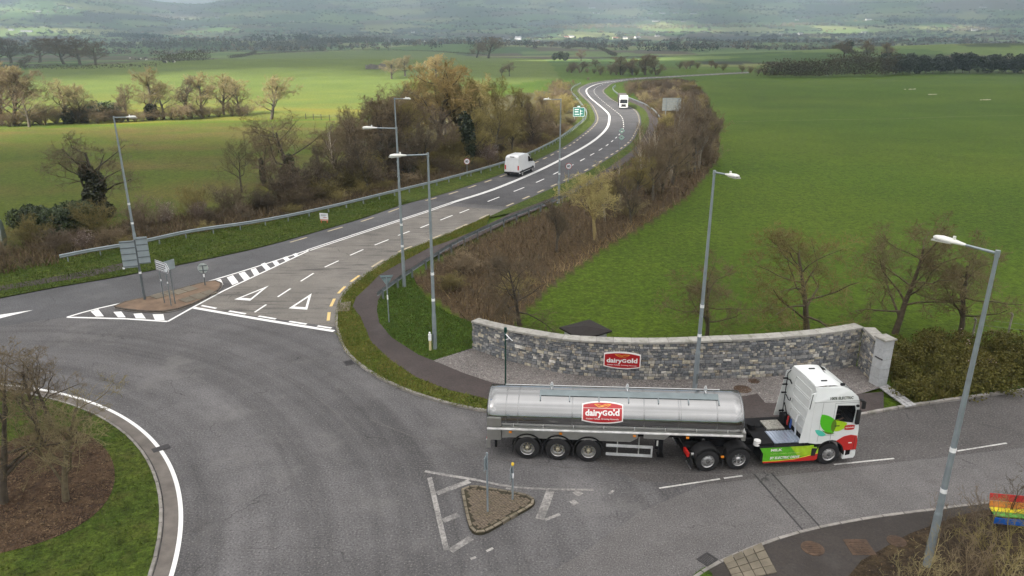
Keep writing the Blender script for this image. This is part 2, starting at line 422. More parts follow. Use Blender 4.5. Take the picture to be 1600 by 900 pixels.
GROUND = turf('field_grass', (.1, .1, .1), (.1, .1, .1), .1, 7, attr='sward', clump=.62)
KERB = mat('kerb_concrete', (.25, .235, .215), .85, var=.3, scale=2.5, bump=.4, rnd=.18, dirt=((.1, .1, .06), .8, 1.5))
CONC = mat('concrete', (.27, .25, .22), .85, var=.25, scale=3, bump=.3, rnd=.12, dirt=((.12, .11, .08), .6))
GUTTER = mat('gutter_concrete', (.14, .125, .11), .85, var=.3, scale=1.2, world=True, bump=.3)
SLABM = mat('paving_slab', (.15, .13, .095), .85, var=.25, scale=2, bump=.3, rnd=.14, world=True)
BRICKP = mat('brick_paver', (.13, .102, .072), .85, var=.4, scale=9, bump=.3, world=True, dirt=((.07, .07, .03), .7, 2))
GRAVEL = asphalt('gravel_bed', (.16, .148, .14), .95, streak=False, chipc=(.5, .47, .44), dust=.2)
ISLC = mat('island_paving', (.17, .115, .075), .9, var=.35, scale=1.1, bump=.4, world=True, dirt=((.08, .06, .04), .8, .8))
STEELG = mat('galvanised_steel', (.28, .325, .35), .5, .35, var=.12, scale=2, dirt=((.3, .33, .34), .5))
STEELD = mat('weathered_steel', (.2, .23, .24), .5, .5, var=.2, scale=2)
LAMPW = mat('lamp_shell', (.74, .74, .7), .45, var=.06, scale=6, dirt=((.45, .45, .4), .5, 6))
LENS = mat('lamp_lens', (.5, .5, .46), .15, var=.1)
BAND = mat('white_band', (.85, .87, .88), .4)
RUST = mat('rusted_iron', (.07, .042, .025), .85, var=.5, scale=5, bump=.5)
DARKI = mat('cast_iron', (.035, .033, .034), .7, var=.4, scale=8, bump=.4)

# ------------------------------------------------------------------ ground and hills
def fbm(x, y, s, seed=0):
    v = 0; a = 1; t = 0
    for k in range(4):
        q = seed * 7.3 + k * 2.1
        v = v + a * np.sin(x / s * 2 ** k + 1.7 * np.sin(y / s * 2 ** k * 1.3 + q) + q) * np.cos(y / s * 2 ** k * .9 + 1.1 * np.sin(x / s * 2 ** k + q * 2)); t += a; a *= .6
    return v / t
F_LOW = ats([(-500, 470), (-60, 440), (0, 418), (180, 372), (330, 345), (480, 300), (556, 240), (556, 188), (300, 192), (0, 201), (-500, 215)])
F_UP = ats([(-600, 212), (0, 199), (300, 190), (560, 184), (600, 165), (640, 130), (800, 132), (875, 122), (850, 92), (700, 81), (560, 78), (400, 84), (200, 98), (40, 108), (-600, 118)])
WOOD = np.vstack((offset(GR, 1.5)[::6], ats([(905, 128), (860, 140), (780, 150), (640, 150), (560, 195), (545, 250), (330, 345), (180, 372), (40, 405)])))
TH_R = np.vstack((ats([(640, 437), (703, 395), (800, 348), (880, 315), (1005, 240), (1030, 190), (1000, 158), (985, 140), (1010, 126)]), TH_EDGE[::-1]))
cells = np.c_[rng.uniform(-1, 1, 1500), rng.uniform(0, 1, 1500)]
cells = np.c_[cells[:, 0] * (700 + 6500 * cells[:, 1] ** 1.3), 430 + 8600 * cells[:, 1] ** 1.6]
cellc = np.array([(.04, .08, .018), (.06, .11, .024), (.1, .15, .04), (.035, .055, .02), (.07, .06, .035), (.025, .032, .018), (.15, .17, .06)])[rng.integers(0, 7, 1500)]
def cell_of(x, y):
    d1 = np.empty(len(x)); d2 = np.empty(len(x)); idx = np.empty(len(x), int)
    for a in range(0, len(x), 4000):
        q = slice(a, a + 4000); w = 1 / (120 + .16 * np.hypot(x[q], y[q]))[:, None]
        d = np.hypot(x[q][:, None] - cells[None, :, 0], (y[q][:, None] - cells[None, :, 1])) * w
        p = np.argpartition(d, 1, axis=1)[:, :2]; dd = np.take_along_axis(d, p, 1); o = dd.argsort(1)
        idx[q] = np.take_along_axis(p, o, 1)[:, 0]; dd = np.take_along_axis(dd, o, 1); d1[q] = dd[:, 0]; d2[q] = dd[:, 1]
    return idx, d2 - d1
def sward(x, y):
    r = np.hypot(x, y); n1 = fbm(x, y, 9); n2 = fbm(x, y, 31, 2)
    c = np.tile((.049, .094, .004), (len(x), 1))
    def blend(m, col): 
        m = np.clip(m, 0, 1)[:, None]; c[:] = c * (1 - m) + np.asarray(col) * m
    blend(.35 + .9 * n2, (.07, .11, .007)); blend(np.clip(fbm(x, y, 60, 8), 0, 1) * .5, (.04, .073, .005))
    low = inside(F_LOW, x, y)
    blend(low * 1., (.064, .09, .01)); blend(low * (.35 + 1.4 * fbm(x, y * 2.4, 15, 4)) * .7, (.11, .085, .026))
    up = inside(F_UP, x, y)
    blend(up * 1., (.082, .118, .02)); blend(up * (.25 + .8 * fbm(x, y * 2, 22, 5)) * sst((330 - y) / 130) * 1.1, (.15, .135, .02))  # sunlight's yellow put into the upper field's colour, fading with distance
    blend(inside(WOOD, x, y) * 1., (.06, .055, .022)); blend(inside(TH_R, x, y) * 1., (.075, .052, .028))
    f = (r > 440) & (y > 60) & ~up
    if f.any():
        i, e = cell_of(x[f], y[f]); t = sst((r[f] - 440) / 130)[:, None]
        c[f] = c[f] * (1 - t) + cellc[i] * t
    return c
th = np.r_[np.linspace(-R(46), R(46), 380), np.linspace(R(46), R(360 - 46), 62)[1:-1]]
rr = np.geomspace(2.0, 9500, 285)
TH, RR = np.meshgrid(th, rr); gx = (RR * np.sin(TH)).ravel(); gy = (RR * np.cos(TH)).ravel()
gz = terr(gx, gy) - .06
nT_, nR_ = len(th), len(rr)
I = np.arange(nR_ * nT_).reshape(nR_, nT_); J = np.roll(I, -1, axis=1)
Fq = np.stack((I[:-1], J[:-1], J[1:], I[1:]), -1).reshape(-1, 4)[:, ::-1]
V = np.vstack((np.c_[gx, gy, gz], [(0, 0, -.06)]))
me = np_mesh('ground', V, Fq, GROUND, True)
bm = bmesh.new(); bm.from_mesh(me); bm.verts.ensure_lookup_table()
for i in range(nT_): bm.faces.new((bm.verts[len(V) - 1], bm.verts[(i + 1) % nT_], bm.verts[i]))
bmesh.ops.recalc_face_normals(bm, faces=bm.faces); bm.to_mesh(me); bm.free()
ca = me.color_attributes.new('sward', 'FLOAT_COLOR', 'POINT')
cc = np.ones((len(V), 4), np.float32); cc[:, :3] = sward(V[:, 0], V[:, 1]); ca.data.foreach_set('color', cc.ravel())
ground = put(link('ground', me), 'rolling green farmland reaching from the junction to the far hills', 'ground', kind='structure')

tl_ = smooth(ats([(1150, 190), (1290, 187), (1400, 185.5), (1500, 182), (1600, 180), (1750, 177)]), 2)
put(strip('field_track', offset(tl_, .2), offset(tl_, -.2), .0, turf('dry_track', (.13, .14, .05), (.2, .18, .09), .5)), 'faint pale line trodden across the right-hand field', 'track', kind='structure')
# ------------------------------------------------------------------ roads
def ext(P, a, b, d): v = P[a] - P[b]; return P[a] + v / np.hypot(*v) * d
nearLE = cut(LE, 80); nearRE = cut(RE, 77)
road_out = np.vstack(([ext(LE, 0, 3, 60)], nearLE, nearRE[::-1], KR[::2], [(120, 40), (110, 4), (-90, 4)]))
road = put(sheet('road', road_out, 0, ASPH), 'worn grey asphalt of the roundabout and its approaches', 'road', kind='structure')
sheet('road_surface', np.vstack((cut(RE, 77)[::-1], ats([(524, 511)]), ats([(303, 481), (350, 452.5), (400, 432), (482, 391)]), CL[:np.argmin(np.hypot(*(CL - at(705, 317)).T))], ats([(787, 328)])))[1:], .004, BEIGE, road)
sheet('road_surface', np.vstack((ats([(840, 905), (905, 868), (1000, 800), (1100, 757), (1300, 735), (1600, 700), (1850, 670)]), [(60, 24)], KN[::-1])), .004, ASPH2, road)
farA = after(LE, 79.5); farB = after(RE, 76.5)
main = put(strip('main_road', farA, farB, .012, ASPH_F, k=5), 'dark asphalt main road winding away between the thickets', 'road', kind='structure')
_le = np.vstack((ats([(-300, 520)]), cut(LE, 80)))
sheet('road_surface', np.vstack((_le, ats([(705, 317), (672, 330), (625, 345.5), (550, 370), (482, 392), (410, 414), (318, 442), (218, 468), (150, 482.5), (100, 496), (0, 510)]))), .004, asphalt('asphalt_lane', (.088, .089, .093), .35, streak=False), road)
sheet('road_surface', np.vstack((KR[np.argmin(np.hypot(*(KR - at(880, 658)).T)):], ats([(1850, 668), (1600, 699), (1300, 734), (1100, 757), (1000, 752), (930, 720)]))), .0025, asphalt('asphalt_dark_lane', (.092, .086, .083), .6, streak=False, dust=.3), road)
Z1 = .009
def quadpx(pts, m, z=Z1, par=None, name='road_marking'): return sheet(name, ats(pts), z, m, par or road)
def linepx(pts, w, m=WHITE, z=Z1, par=None, st=1.0): return line('road_marking', smooth(ats(pts), st) if len(pts) > 2 else resample(ats(pts), st), w, z, m, par or road)
# splitter island outline, hatching and centre line
_top = smooth(ats([(105, 495.5), (150, 482), (218, 468), (318, 442), (410, 414), (482, 390.5)]), 1)
_bot = ats([(105, 495.8), (198, 498.3), (262, 502.5), (302, 480), (350, 454), (410, 426), (482, 392)])
line('road_marking', _top, .18, Z1, WHITE, road); line('road_marking', resample(_bot[:3], 1), .2, Z1 + .001, WHITE, road); line('road_marking', resample(_bot[2:], 1), .17, Z1, WHITE, road)
Z4 = lambda L: [(90 + x / 5, 360 + y / 5) for x, y in L]
for q in ([(258, 634), (318, 616), (362, 672), (300, 674)], [(436, 638), (498, 634), (532, 680), (472, 680)], [(592, 652), (658, 647), (690, 690), (612, 688)], [(742, 656), (826, 655), (836, 702), (760, 700)],
          [(1225, 392), (1275, 380), (1295, 425), (1272, 430)], [(1322, 368), (1370, 350), (1415, 408), (1365, 428)], [(1414, 337), (1460, 322), (1505, 374), (1458, 392)], [(1508, 306), (1548, 295), (1580, 342), (1538, 357)]):
    quadpx(Z4(q), WHITE, Z1 + .002)
Z6 = lambda L: [(400 + x / 4, 225 + y / 4) for x, y in L]
for q in ([(30, 752), (55, 742), (92, 778), (62, 790)], [(100, 735), (125, 726), (150, 752), (120, 762)], [(165, 713), (190, 703), (215, 722), (186, 733)], [(230, 690), (250, 682), (268, 698), (246, 708)]):
    quadpx(Z6(q), WHITE, Z1 + .002)
clN = CL[:np.argmin(np.hypot(*(CL - at(705, 317)).T)) + 1]
for d in (.17, -.17): line('road_marking', offset(clN, d), .15, Z1, WHITE, road)
clF = CL[len(clN) - 1:]
for d in (.14, -.14): line('road_marking', offset(clF, d), .2, .03, WHITE, main)
# give-way line, triangles, lane dashes
linepx([(303, 481), (410, 499.5), (522, 517.5)], .3)
for a, b in (((315, 477.5), (338, 482)), ((358, 486), (384, 490.5)), ((404, 494), (431, 498.5)), ((452, 502.3), (479, 506.6)), ((496, 509.3), (518, 512.8))): linepx([a, b], .2)
for tri in ([(366, 468), (420, 446.5), (391, 470)], [(451, 482), (487, 458.5), (480, 484)]):
    P = ats(tri); c = P.mean(0)
    for i in range(3):
        a, b = P[i], P[(i + 1) % 3]; sheet('road_marking', [a, b, c + (b - c) * .62, c + (a - c) * .62], Z1 + .001 * i, WHITE, road)
for a, b in (((398, 488), (416, 476)), ((434, 464), (454, 451)), ((470, 439.5), (490, 427)), ((507.5, 417.5), (529, 407.5)), ((547, 399), (567.5, 390)), ((585.5, 383), (607, 374.5)), ((622, 368), (640, 361.5)), ((657, 356), (673, 349.5)), ((688, 344), (707, 336.5)), ((718, 333), (733, 327))): linepx([a, b], .14)
LN = smooth(ats([(733, 327), (760, 316), (836, 286.3), (876, 267), (910, 250), (950, 226), (972, 205), (974, 192), (970, 181), (958, 171), (944, 160), (932, 149), (928, 142), (933, 136), (948, 130), (962, 128)]), 1.5)
dashes(LN, 2.6, 3.4, .16, .03, WHITE, main, 4)
# edge lines
_ey = offset(LE, -.7); i0 = np.argmin(np.hypot(*(LE - at(437, 379)).T)); nn = cut(_ey, 80)[i0:]
dashes(nn, 1.9, 2.5, .22, Z1, YELF, road); dashes(after(_ey, 80), 1.8, 2.2, .26, .03, YELF, main)
_er = offset(RE, .45)
dashes(cut(_er, 55), 1.5, 1.1, .2, Z1 + .002, YEL, road, 1.2); dashes(after(cut(_er, 77), 54), 2.0, 2.4, .2, Z1, YELF, road, 2); dashes(after(_er, 77), 1.7, 2.2, .25, .03, YELF, main)
# side road centre line and worn hatching round the brick island
for a, b in (((1030, 763), (1125, 748.5)), ((1131, 747.5), (1160, 743.5)), ((1303, 726), (1397, 716.5)), ((1495, 705), (1573, 692.5)), ((1650, 682), (1730, 671))): linepx([a, b], .09, SIDEW)
quadpx([(-60, 508), (0, 492), (52, 484.5), (0, 497.5), (-60, 516)], WHITE)
Z5 = lambda L: [(600 + x / 4, 675 + y / 4) for x, y in L]
for P, w in (([(255, 246), (420, 275), (575, 300)], .16), ([(575, 300), (800, 345), (1040, 358), (1310, 362)], .13), ([(285, 285), (335, 500), (390, 740)], .2), ([(330, 385), (535, 308)], .28), ([(370, 556), (465, 516)], .28), ([(415, 745), (545, 662)], .28), ([(1040, 368), (1000, 480), (972, 545)], .34), ([(1005, 550), (1100, 514)], .15), ([(1172, 448), (1204, 434)], .3), ([(1195, 392), (1228, 374)], .34)):
    linepx(Z5(P), w, OLDW, .009, st=.5)
for P in ([(540, 795), (575, 783)], [(640, 747), (682, 726)], [(1408, 388), (1436, 366)], [(762, 352), (792, 358)]): linepx(Z5(P), .11, OLDW, .0095, st=.3)
put(sheet('asphalt_patch', ats([(1180, 741), (1203, 739), (1279, 823.5), (1255, 828)]), .0085, PATCH, road))
for a, b in (((1178, 741), (1254, 828)), ((1205, 739), (1281, 823))): line('asphalt_joint', resample(ats([a, b]), 1), .07, .0125, DARKI, road)
for P, w in (([(578, 655), (600, 664), (640, 680), (700, 700), (770, 716), (860, 728), (990, 738), (1180, 742)], .09), ([(402, 565), (440, 585), (520, 640), (545, 668), (590, 700)], .05), ([(112, 549), (160, 553), (228, 562)], .05), ([(1064, 748), (1075, 756)], .05)):
    line('asphalt_joint', smooth(ats(P), .7), w, .0062, PATCH, road)

# ------------------------------------------------------------------ kerbs
def kerb_run(name, P, label, step=.92, w=.15, h=.135, z0=-.03, side=1, m=KERB, gap=.018):
    k = put(strip(name, offset(P, side * .02), offset(P, side * (w + .05)), .05, KERB), label, 'kerb', kind='structure')
    s = np.r_[0, np.cumsum(np.hypot(*np.diff(P, axis=0).T))]; n = int(s[-1] / step); N = normals(P) * side
    f = lambda q: (np.array((np.interp(q, s, P[:, 0]), np.interp(q, s, P[:, 1]))), np.array((np.interp(q, s, N[:, 0]), np.interp(q, s, N[:, 1]))))
    for i in range(min(n, 300)):
        a, na = f(i * step + gap); b, nb = f((i + 1) * step - gap); dz = rng.normal(0, .004); c = .025
        v = [(*p, z) for p, z in ((a, z0), (a, h - c + dz), (a + na * c, h + dz), (a + na * w, h + dz), (a + na * w, z0))] + [(*p, z) for p, z in ((b, z0), (b, h - c + dz), (b + nb * c, h + dz), (b + nb * w, h + dz), (b + nb * w, z0))]
        mb = MB().add(v, [(0, 1, 6, 5), (1, 2, 7, 6), (2, 3, 8, 7), (3, 4, 9, 8), (0, 4, 3, 2, 1), (5, 6, 7, 8, 9)])
        mb.build('kerb_stone', m, k)
    return k
k1 = np.vstack((cut(RE, 66)[::-1], KR[1:]))
kerb_run('kerb', resample(k1, .5), 'concrete kerb curving round the outer verge from the main road to the side road')
kerb_run('kerb', resample(KN, .5), 'concrete kerb along the pavement with the rusty covers', side=-1)
ang = np.linspace(0, 2 * math.pi, 300)
ring = lambda r: np.c_[RBC[0] + r * np.cos(ang), RBC[1] + r * np.sin(ang)]
put(strip('kerb_line', ring(RBR + .04), ring(RBR - .12), .012, WHITE), 'thick white line painted round the roundabout island', 'road marking', kind='structure')
put(strip('gutter', ring(RBR - .12), ring(RBR - .62), .014, GUTTER, zb=.05), 'brown concrete gutter ring inside the white line of the roundabout', 'gutter', kind='structure')
gp = at(255, 700); ga = math.atan2(gp[1] - RBC[1], gp[0] - RBC[0])
MB().add([(RBC[0] + r * math.cos(ga + t), RBC[1] + r * math.sin(ga + t), .03) for r, t in ((RBR - .75, -.011), (RBR + .38, -.011), (RBR + .38, .011), (RBR - .75, .011))], [(0, 1, 2, 3)]).build('drain_gap', DARKI, road)
kerb_run('island_kerb', ring(RBR - .66), 'low grey kerb ring edging the grass of the roundabout', step=1.0, side=1, h=.12, w=.12)

# ------------------------------------------------------------------ verges, paths, gravel, planted ground
def st(o, label, cat): return put(o, label, cat, kind='structure')
st(sheet('roundabout_lawn', ring(RBR - .77)[:-1], .1, GRASS), 'mossy green grass of the roundabout island', 'grass')
MUL = smooth(ats([(-60, 730), (0, 700), (60, 676), (110, 672), (150, 690), (176, 720), (180, 760), (160, 800), (110, 835), (40, 860), (-60, 880)]), .6)
st(sheet('mulch_bed', np.vstack((MUL, [(RBC[0] + 1, RBC[1] - 3), (RBC[0] - 2, RBC[1] + 3)])), .112, MULCH), 'brown leaf and bark mulch under the roundabout trees', 'flower bed')
v1 = np.vstack((cut(RE, 72)[::-1], KR[:int(np.argmin(np.hypot(*(KR - at(850, 655)).T)))], ats([(850, 652), (762, 627)]), FPO[::-1][1:-1], ats([(760, 353)])))
st(sheet('verge', offset(resample(v1, 1), 0), GZ - .01, VERGE), 'worn strip of grass between the kerb and the curving footpath', 'verge')
fp = np.vstack((FPO, offset(KR, .1)[np.argmin(np.hypot(*(KR - at(850, 655)).T)):np.argmin(np.hypot(*(KR - at(1412, 638)).T))], ats([(1380, 615), (1345, 618), (1210, 633), (1195, 632), (1183, 618), (1163, 622), (900, 622)]), FPI[::-1]))
st(sheet('footpath', fp, GZ, PATH), 'purplish brown asphalt footpath curving round the corner', 'footpath')
st(strip('footpath', FPO2, FPI2, .1, PATH), 'narrow far stretch of footpath beside the winding main road', 'footpath')
st(strip('verge', after(offset(RE, -.1), 71)[:np.argmin(np.hypot(*(after(RE, 71) - FPO2[-1]).T)) + 1], FPO2, .06, GRASS, zb=.12, k=2), 'thin grass strip beside the right edge of the main road', 'verge')
st(sheet('lawn', np.vstack((FPI[3:11], ats([(737, 546), (750, 528), (735, 505), (700, 492), (668, 470), (650, 445), (645, 432)]))), GZ - .004, LAWN), 'bright green lawn round the foot of the street lamp by the stone wall', 'lawn')
gv = np.vstack((FPI[10:], ats([(900, 622), (1163, 622), (1183, 618), (1195, 632), (1210, 633), (1345, 618), (1374, 609)]), WALL[::-1]))
st(sheet('gravel_bed', gv, GZ - .002, GRAVEL), 'pinkish grey gravel in front of the stone wall', 'gravel')
lv = np.vstack((cut(LE, 80)[::2], cut(offset(GR, 2.2), 83)[::-1], ats([(0, 428), (-100, 446)])))
st(sheet('verge', lv, .07, GRASS), 'green grass strip between the road and the long guard rail', 'verge')
st(strip('verge', after(LE[:np.argmin(np.hypot(*(LE - GR[-1]).T)) + 1], 79), after(offset(GR, 2.0), 82), .05, GRASS, zb=.1, k=3), 'far grass verge below the guard rail of the main road', 'verge')
st(sheet('footpath', ats([(-80, 474), (0, 456), (90, 441), (150, 432), (198, 420), (194, 411), (160, 419.5), (100, 431), (15, 446), (-80, 462)]), .08, PATH), 'dark old footpath in the grass by the left-hand road', 'footpath')
pv = np.vstack((offset(KN, -.16), [(70, 10), (8, 10)]))
st(sheet('pavement', pv, GZ, PAVE), 'dark asphalt pavement with rusty covers by the side road', 'pavement')
st(sheet('planting_bed', np.vstack((ats([(1300, 935), (1345, 880), (1420, 838), (1500, 808), (1560, 797), (1640, 786)]), [(60, 22), (60, 8), (9, 8)])), GZ + .005, SOIL), 'bare brown soil under the twiggy shrubs', 'flower bed')
st(sheet('verge', ats([(1070, 915), (1087, 899), (1101, 890), (1112, 900), (1118, 925)]), GZ + .008, LAWN), 'small patch of grass at the end of the paving slabs', 'verge')

def grid_quads(c00, c10, c11, c01, nu, nv, name, m, parent, z, th=.05, gap=.02, jig=.004):
    c00, c10, c11, c01 = (np.asarray(q) for q in (c00, c10, c11, c01))
    f = lambda u, v: c00 * (1 - u) * (1 - v) + c10 * u * (1 - v) + c11 * u * v + c01 * (1 - u) * v
    for i in range(nu):
        for j in range(nv):
            L = [f(i / nu, j / nv), f((i + 1) / nu, j / nv), f((i + 1) / nu, (j + 1) / nv), f(i / nu, (j + 1) / nv)]
            c = sum(L) / 4; L = [c + (p - c) * (1 - gap / max(.05, np.hypot(*(p - c)))) for p in L]; h = z + rng.normal(0, jig)
            MB().add([(*p, h) for p in L] + [(*p, h - th) for p in L], [(0, 1, 2, 3), (0, 4, 5, 1), (1, 5, 6, 2), (2, 6, 7, 3), (3, 7, 4, 0)]).build(name, m, parent)
pav = [o for o in COL.objects if o.name == 'pavement'][0]
grid_quads(at(1128, 879), at(1189, 853), at(1214, 900), at(1146, 912), 4, 4, 'paving_slab', SLABM, pav, GZ + .035)
fpo = [o for o in COL.objects if o.name == 'footpath'][0]
grid_quads(at(528, 476), at(549, 474), at(547, 488.5), at(527, 490), 3, 2, 'paving_slab', SLABM, fpo, GZ + .03)
setts = empty('sett_strip', (*at(1400, 622), 0), label='pale granite sett strip between the brown paving and the shrubs', cat='paving', kind='structure')
setts.location = (0, 0, 0)
grid_quads(at(1373, 609), at(1386, 604.5), at(1431, 636.5), at(1415, 640), 3, 12, 'sett', mat('granite_sett', (.33, .33, .33), .8, var=.2, scale=5, rnd=.2, bump=.3), setts, GZ + .04, gap=.015)
def disc(name, px, r, m, z, parent, sq=False, ry=None):
    g = at(*px); n = 4 if sq else 20; ry = ry or r
    mb = MB(); P = [(r * math.cos(2 * math.pi * (i + .5 * sq) / n) * (1.3 if sq else 1), ry * math.sin(2 * math.pi * (i + .5 * sq) / n) * (1.3 if sq else 1)) for i in range(n)]
    mb.plate(P, fn=lambda q: (g[0] + q[0], g[1] + q[1], z + q[2]), th=.02); o = mb.build(name, m, parent)
    mb = MB()
    if sq:
        mb.box((-.015, -ry * .9, .001), (.015, ry * .9, .006))
    for i in range(-2, 3): mb.box((-r * .6, i * r * .27 - .02, .001), (r * .6, i * r * .27 + .02, .008))
    mb.build('cover_ridge', m, o, (*g, z)); return o
put(disc('manhole_cover', (1269, 861), .4, RUST, GZ + .012, None), 'round rusty manhole cover in the dark pavement near the paving slabs', 'manhole cover')
put(disc('manhole_cover', (1342, 859), .46, RUST, GZ + .012, None, True), 'square rusty manhole cover in the dark pavement', 'manhole cover')
put(disc('manhole_cover', (1400, 850), .33, RUST, GZ + .018, None), 'round rusty cover half hidden by twigs beside the soil bed', 'manhole cover')
put(disc('manhole_cover', (1177.5, 598.5), .3, RUST, GZ + .006, None), 'small round rusty cover in the gravel behind the truck', 'manhole cover')
put(disc('manhole_cover', (1160, 611), .45, RUST, GZ + .006, None), 'broad rusty plate in the gravel beside the tank end', 'manhole cover')
def gully(px, a, label):
    g = at(*px); t = empty('drain_grate', (*g, .0), a, label=label, cat='drain'); mb = MB(); 
    mb.plate([(-.3, -.24), (.3, -.24), (.3, .24), (-.3, .24)], [[(-.24, -.19), (.24, -.19), (.24, .19), (-.24, .19)]], lambda q: (q[0], q[1], .022 + q[2]), .02); mb.build('frame', DARKI, t)
    for i in range(7): MB().box((-.23 + i * .07, -.19, .002), (-.19 + i * .07, .19, .018)).build('bar', DARKI, t)
gully((1105, 874), R(38), 'dark drain grate in the gutter beside the paving slabs')
gully((545, 567), R(-62), 'dark drain grate against the kerb of the curving footpath')

# splitter island with signs, brick triangle
isl = smooth(ats(Z4([(455, 605), (540, 565), (640, 548), (800, 512), (960, 470), (1180, 408), (1240, 398), (1275, 430), (1230, 490), (1060, 578), (900, 632), (800, 642), (560, 628), (455, 605)])), .4)
spl = empty('splitter_island', (0, 0, 0), label='brown raised traffic island carrying the cluster of signs', cat='traffic island', kind='structure')
spl_t = MB().plate([tuple(p) for p in isl[:-1]], fn=lambda q: (q[0], q[1], .12 + q[2]), th=.14).build('island_top', ISLC, spl)
for c in ((830, 512), (990, 481), (1145, 511), (1060, 541)):
    g = at(*Z4([c])[0]); u = at(*Z4([(c[0] + 50, c[1] - 15)])[0]) - g; u /= np.hypot(*u); w = np.array((-u[1], u[0]))
    for k in (-.5, .5):
        q = g + u * k * .82; MB().add([(*(q + u * a * .38 + w * b * .5), z) for z in (.1, .14 + .006 * rng.random()) for a, b in ((-1, -1), (1, -1), (1, 1), (-1, 1))], [(4, 5, 6, 7), (0, 1, 5, 4), (1, 2, 6, 5), (2, 3, 7, 6), (3, 0, 4, 7)]).build('paving_slab', SLABM, spl)
kerb_run('splitter_kerb', isl, 'dark kerb round the brown traffic island with signs', step=.9, side=1, h=.145, w=.13, m=mat('dark_kerb', (.09, .075, .06), .9, var=.4, scale=3, rnd=.2))
tro = smooth(ats(Z5([(482, 372), (520, 350), (575, 346), (700, 368), (890, 402), (945, 432), (935, 468), (800, 545), (640, 638), (575, 648), (540, 625), (510, 520), (482, 372)])), .18)
tri = empty('brick_island', (0, 0, 0), label='triangular brick paved traffic island with two bare sign posts', cat='traffic island', kind='structure')
MB().plate([tuple(p) for p in tro[:-1]], fn=lambda q: (q[0], q[1], .1 + q[2]), th=.12).build('island_core', mat('mossy_joint', (.035, .03, .016), .95, var=.4, scale=6, world=True), tri)
kin = offset(tro, .11) if inside(tro, *[np.array([q]) for q in offset(tro, .11)[3]])[0] else offset(tro, -.11)
sgn = 1 if np.allclose(kin, offset(tro, .11)) else -1
s_ = np.r_[0, np.cumsum(np.hypot(*np.diff(tro, axis=0).T))]
nst = int(s_[-1] / .4); TKERB = mat('mossy_kerb', (.17, .145, .105), .9, var=.35, scale=4, bump=.4, rnd=.2, dirt=((.07, .065, .03), .8, 3))
for i in range(nst):
    q = np.array([(i + .06) / nst, (i + .94) / nst]) * s_[-1]; A = np.c_[np.interp(q, s_, tro[:, 0]), np.interp(q, s_, tro[:, 1])]; B = np.c_[np.interp(q, s_, kin[:, 0]), np.interp(q, s_, kin[:, 1])]
    h = .128 + rng.normal(0, .003); L = [A[0], A[1], B[1], B[0]]
    MB().add([(*p, h) for p in L] + [(*p, -.02) for p in L], [(0, 1, 2, 3), (0, 4, 5, 1), (1, 5, 6, 2), (2, 6, 7, 3), (3, 7, 4, 0)]).build('kerb_stone', TKERB, tri)
inn = offset(tro, sgn * .12); pv_ = MB(); c0 = inn.mean(0); ca_, sa_ = math.cos(R(38)), math.sin(R(38)); bw = .105
for i in range(-34, 35):
    for j in range(-34, 35):
        k = (i + j) % 4
        if k == 0: a, b = (2, 1)
        elif k == 2: a, b = (1, 2)
        else: continue
        # herringbone: horizontal bricks start where k==0, vertical where k==2
        x0, y0 = i * bw, j * bw; x1, y1 = x0 + a * bw, y0 + b * bw; g = .008
        P = [(x0 + g, y0 + g), (x1 - g, y0 + g), (x1 - g, y1 - g), (x0 + g, y1 - g)]
        P = [(c0[0] + p[0] * ca_ - p[1] * sa_, c0[1] + p[0] * sa_ + p[1] * ca_) for p in P]
        if not inside(inn, np.array([p[0] for p in P]), np.array([p[1] for p in P])).all(): continue
        h = .118 + random.gauss(0, .004)
        pv_.add([(*p, h) for p in P] + [(*p, h - .03) for p in P], [(0, 1, 2, 3), (0, 4, 5, 1), (1, 5, 6, 2), (2, 6, 7, 3), (3, 7, 4, 0)])
put(pv_.build('brick_paving', BRICKP, tri), kind='stuff')
# ------------------------------------------------------------------ stone wall, pier, kiosk
STONE = mat('wall_stone', (1, 1, 1), .88, var=.28, scale=7, bump=.6, bscale=18, tint=True)
SCOL = [(.165, .175, .185), (.205, .21, .215), (.13, .138, .148), (.24, .24, .235), (.3, .29, .27), (.42, .4, .35), (.46, .42, .33), (.3, .265, .215), (.54, .52, .48)]
def stone_col(t):
    p = np.array([.24, .2, .13, .16, .11, .07 + .06 * t, .03 + .04 * t, .05, .02 + .03 * t]); c = np.array(SCOL[rng.choice(9, p=p / p.sum())])
    return c * rng.uniform(1.0, 1.32)
MORTAR = mat('dark_mortar', (.085, .082, .078), .95, var=.3, scale=6, bump=.4)
COPE = mat('coping_stone', (.34, .33, .3), .88, var=.2, scale=4, bump=.4, rnd=.12, dirt=((.12, .13, .07), .75, 2.2))
wing_end = at(1361, 599.5)
wl = np.vstack((WALL, resample([WALL[-1], wing_end], .3)[1:]))
ws = np.r_[0, np.cumsum(np.hypot(*np.diff(wl, axis=0).T))]; WLEN = ws[-1]; CORN = ws[len(WALL) - 1]
def wall_h(s): return np.interp(s, [0, 4, 9, 14, CORN, WLEN], [1.72, 1.95, 2.1, 2.22, 2.32, 2.32])
def wp(s): return np.array((np.interp(s, ws, wl[:, 0]), np.interp(s, ws, wl[:, 1])))
def wn(s):                                               # outward (towards the road)
    a = wp(max(0, s - .25 if s > CORN else s - .25)); b = wp(min(WLEN, s + .25))
    if s < CORN: b = wp(min(CORN, s + .25))
    else: a = wp(max(CORN + .01, s - .25))
    t = (b - a) / max(1e-6, np.hypot(*(b - a))); return np.array((t[1], -t[0]))
wall = empty('stone_wall', (0, 0, 0), label='long curved stone wall with pale coping beside the gravel', cat='wall')
mb = MB(); ss = np.r_[np.arange(0, CORN, .4), CORN - .001]
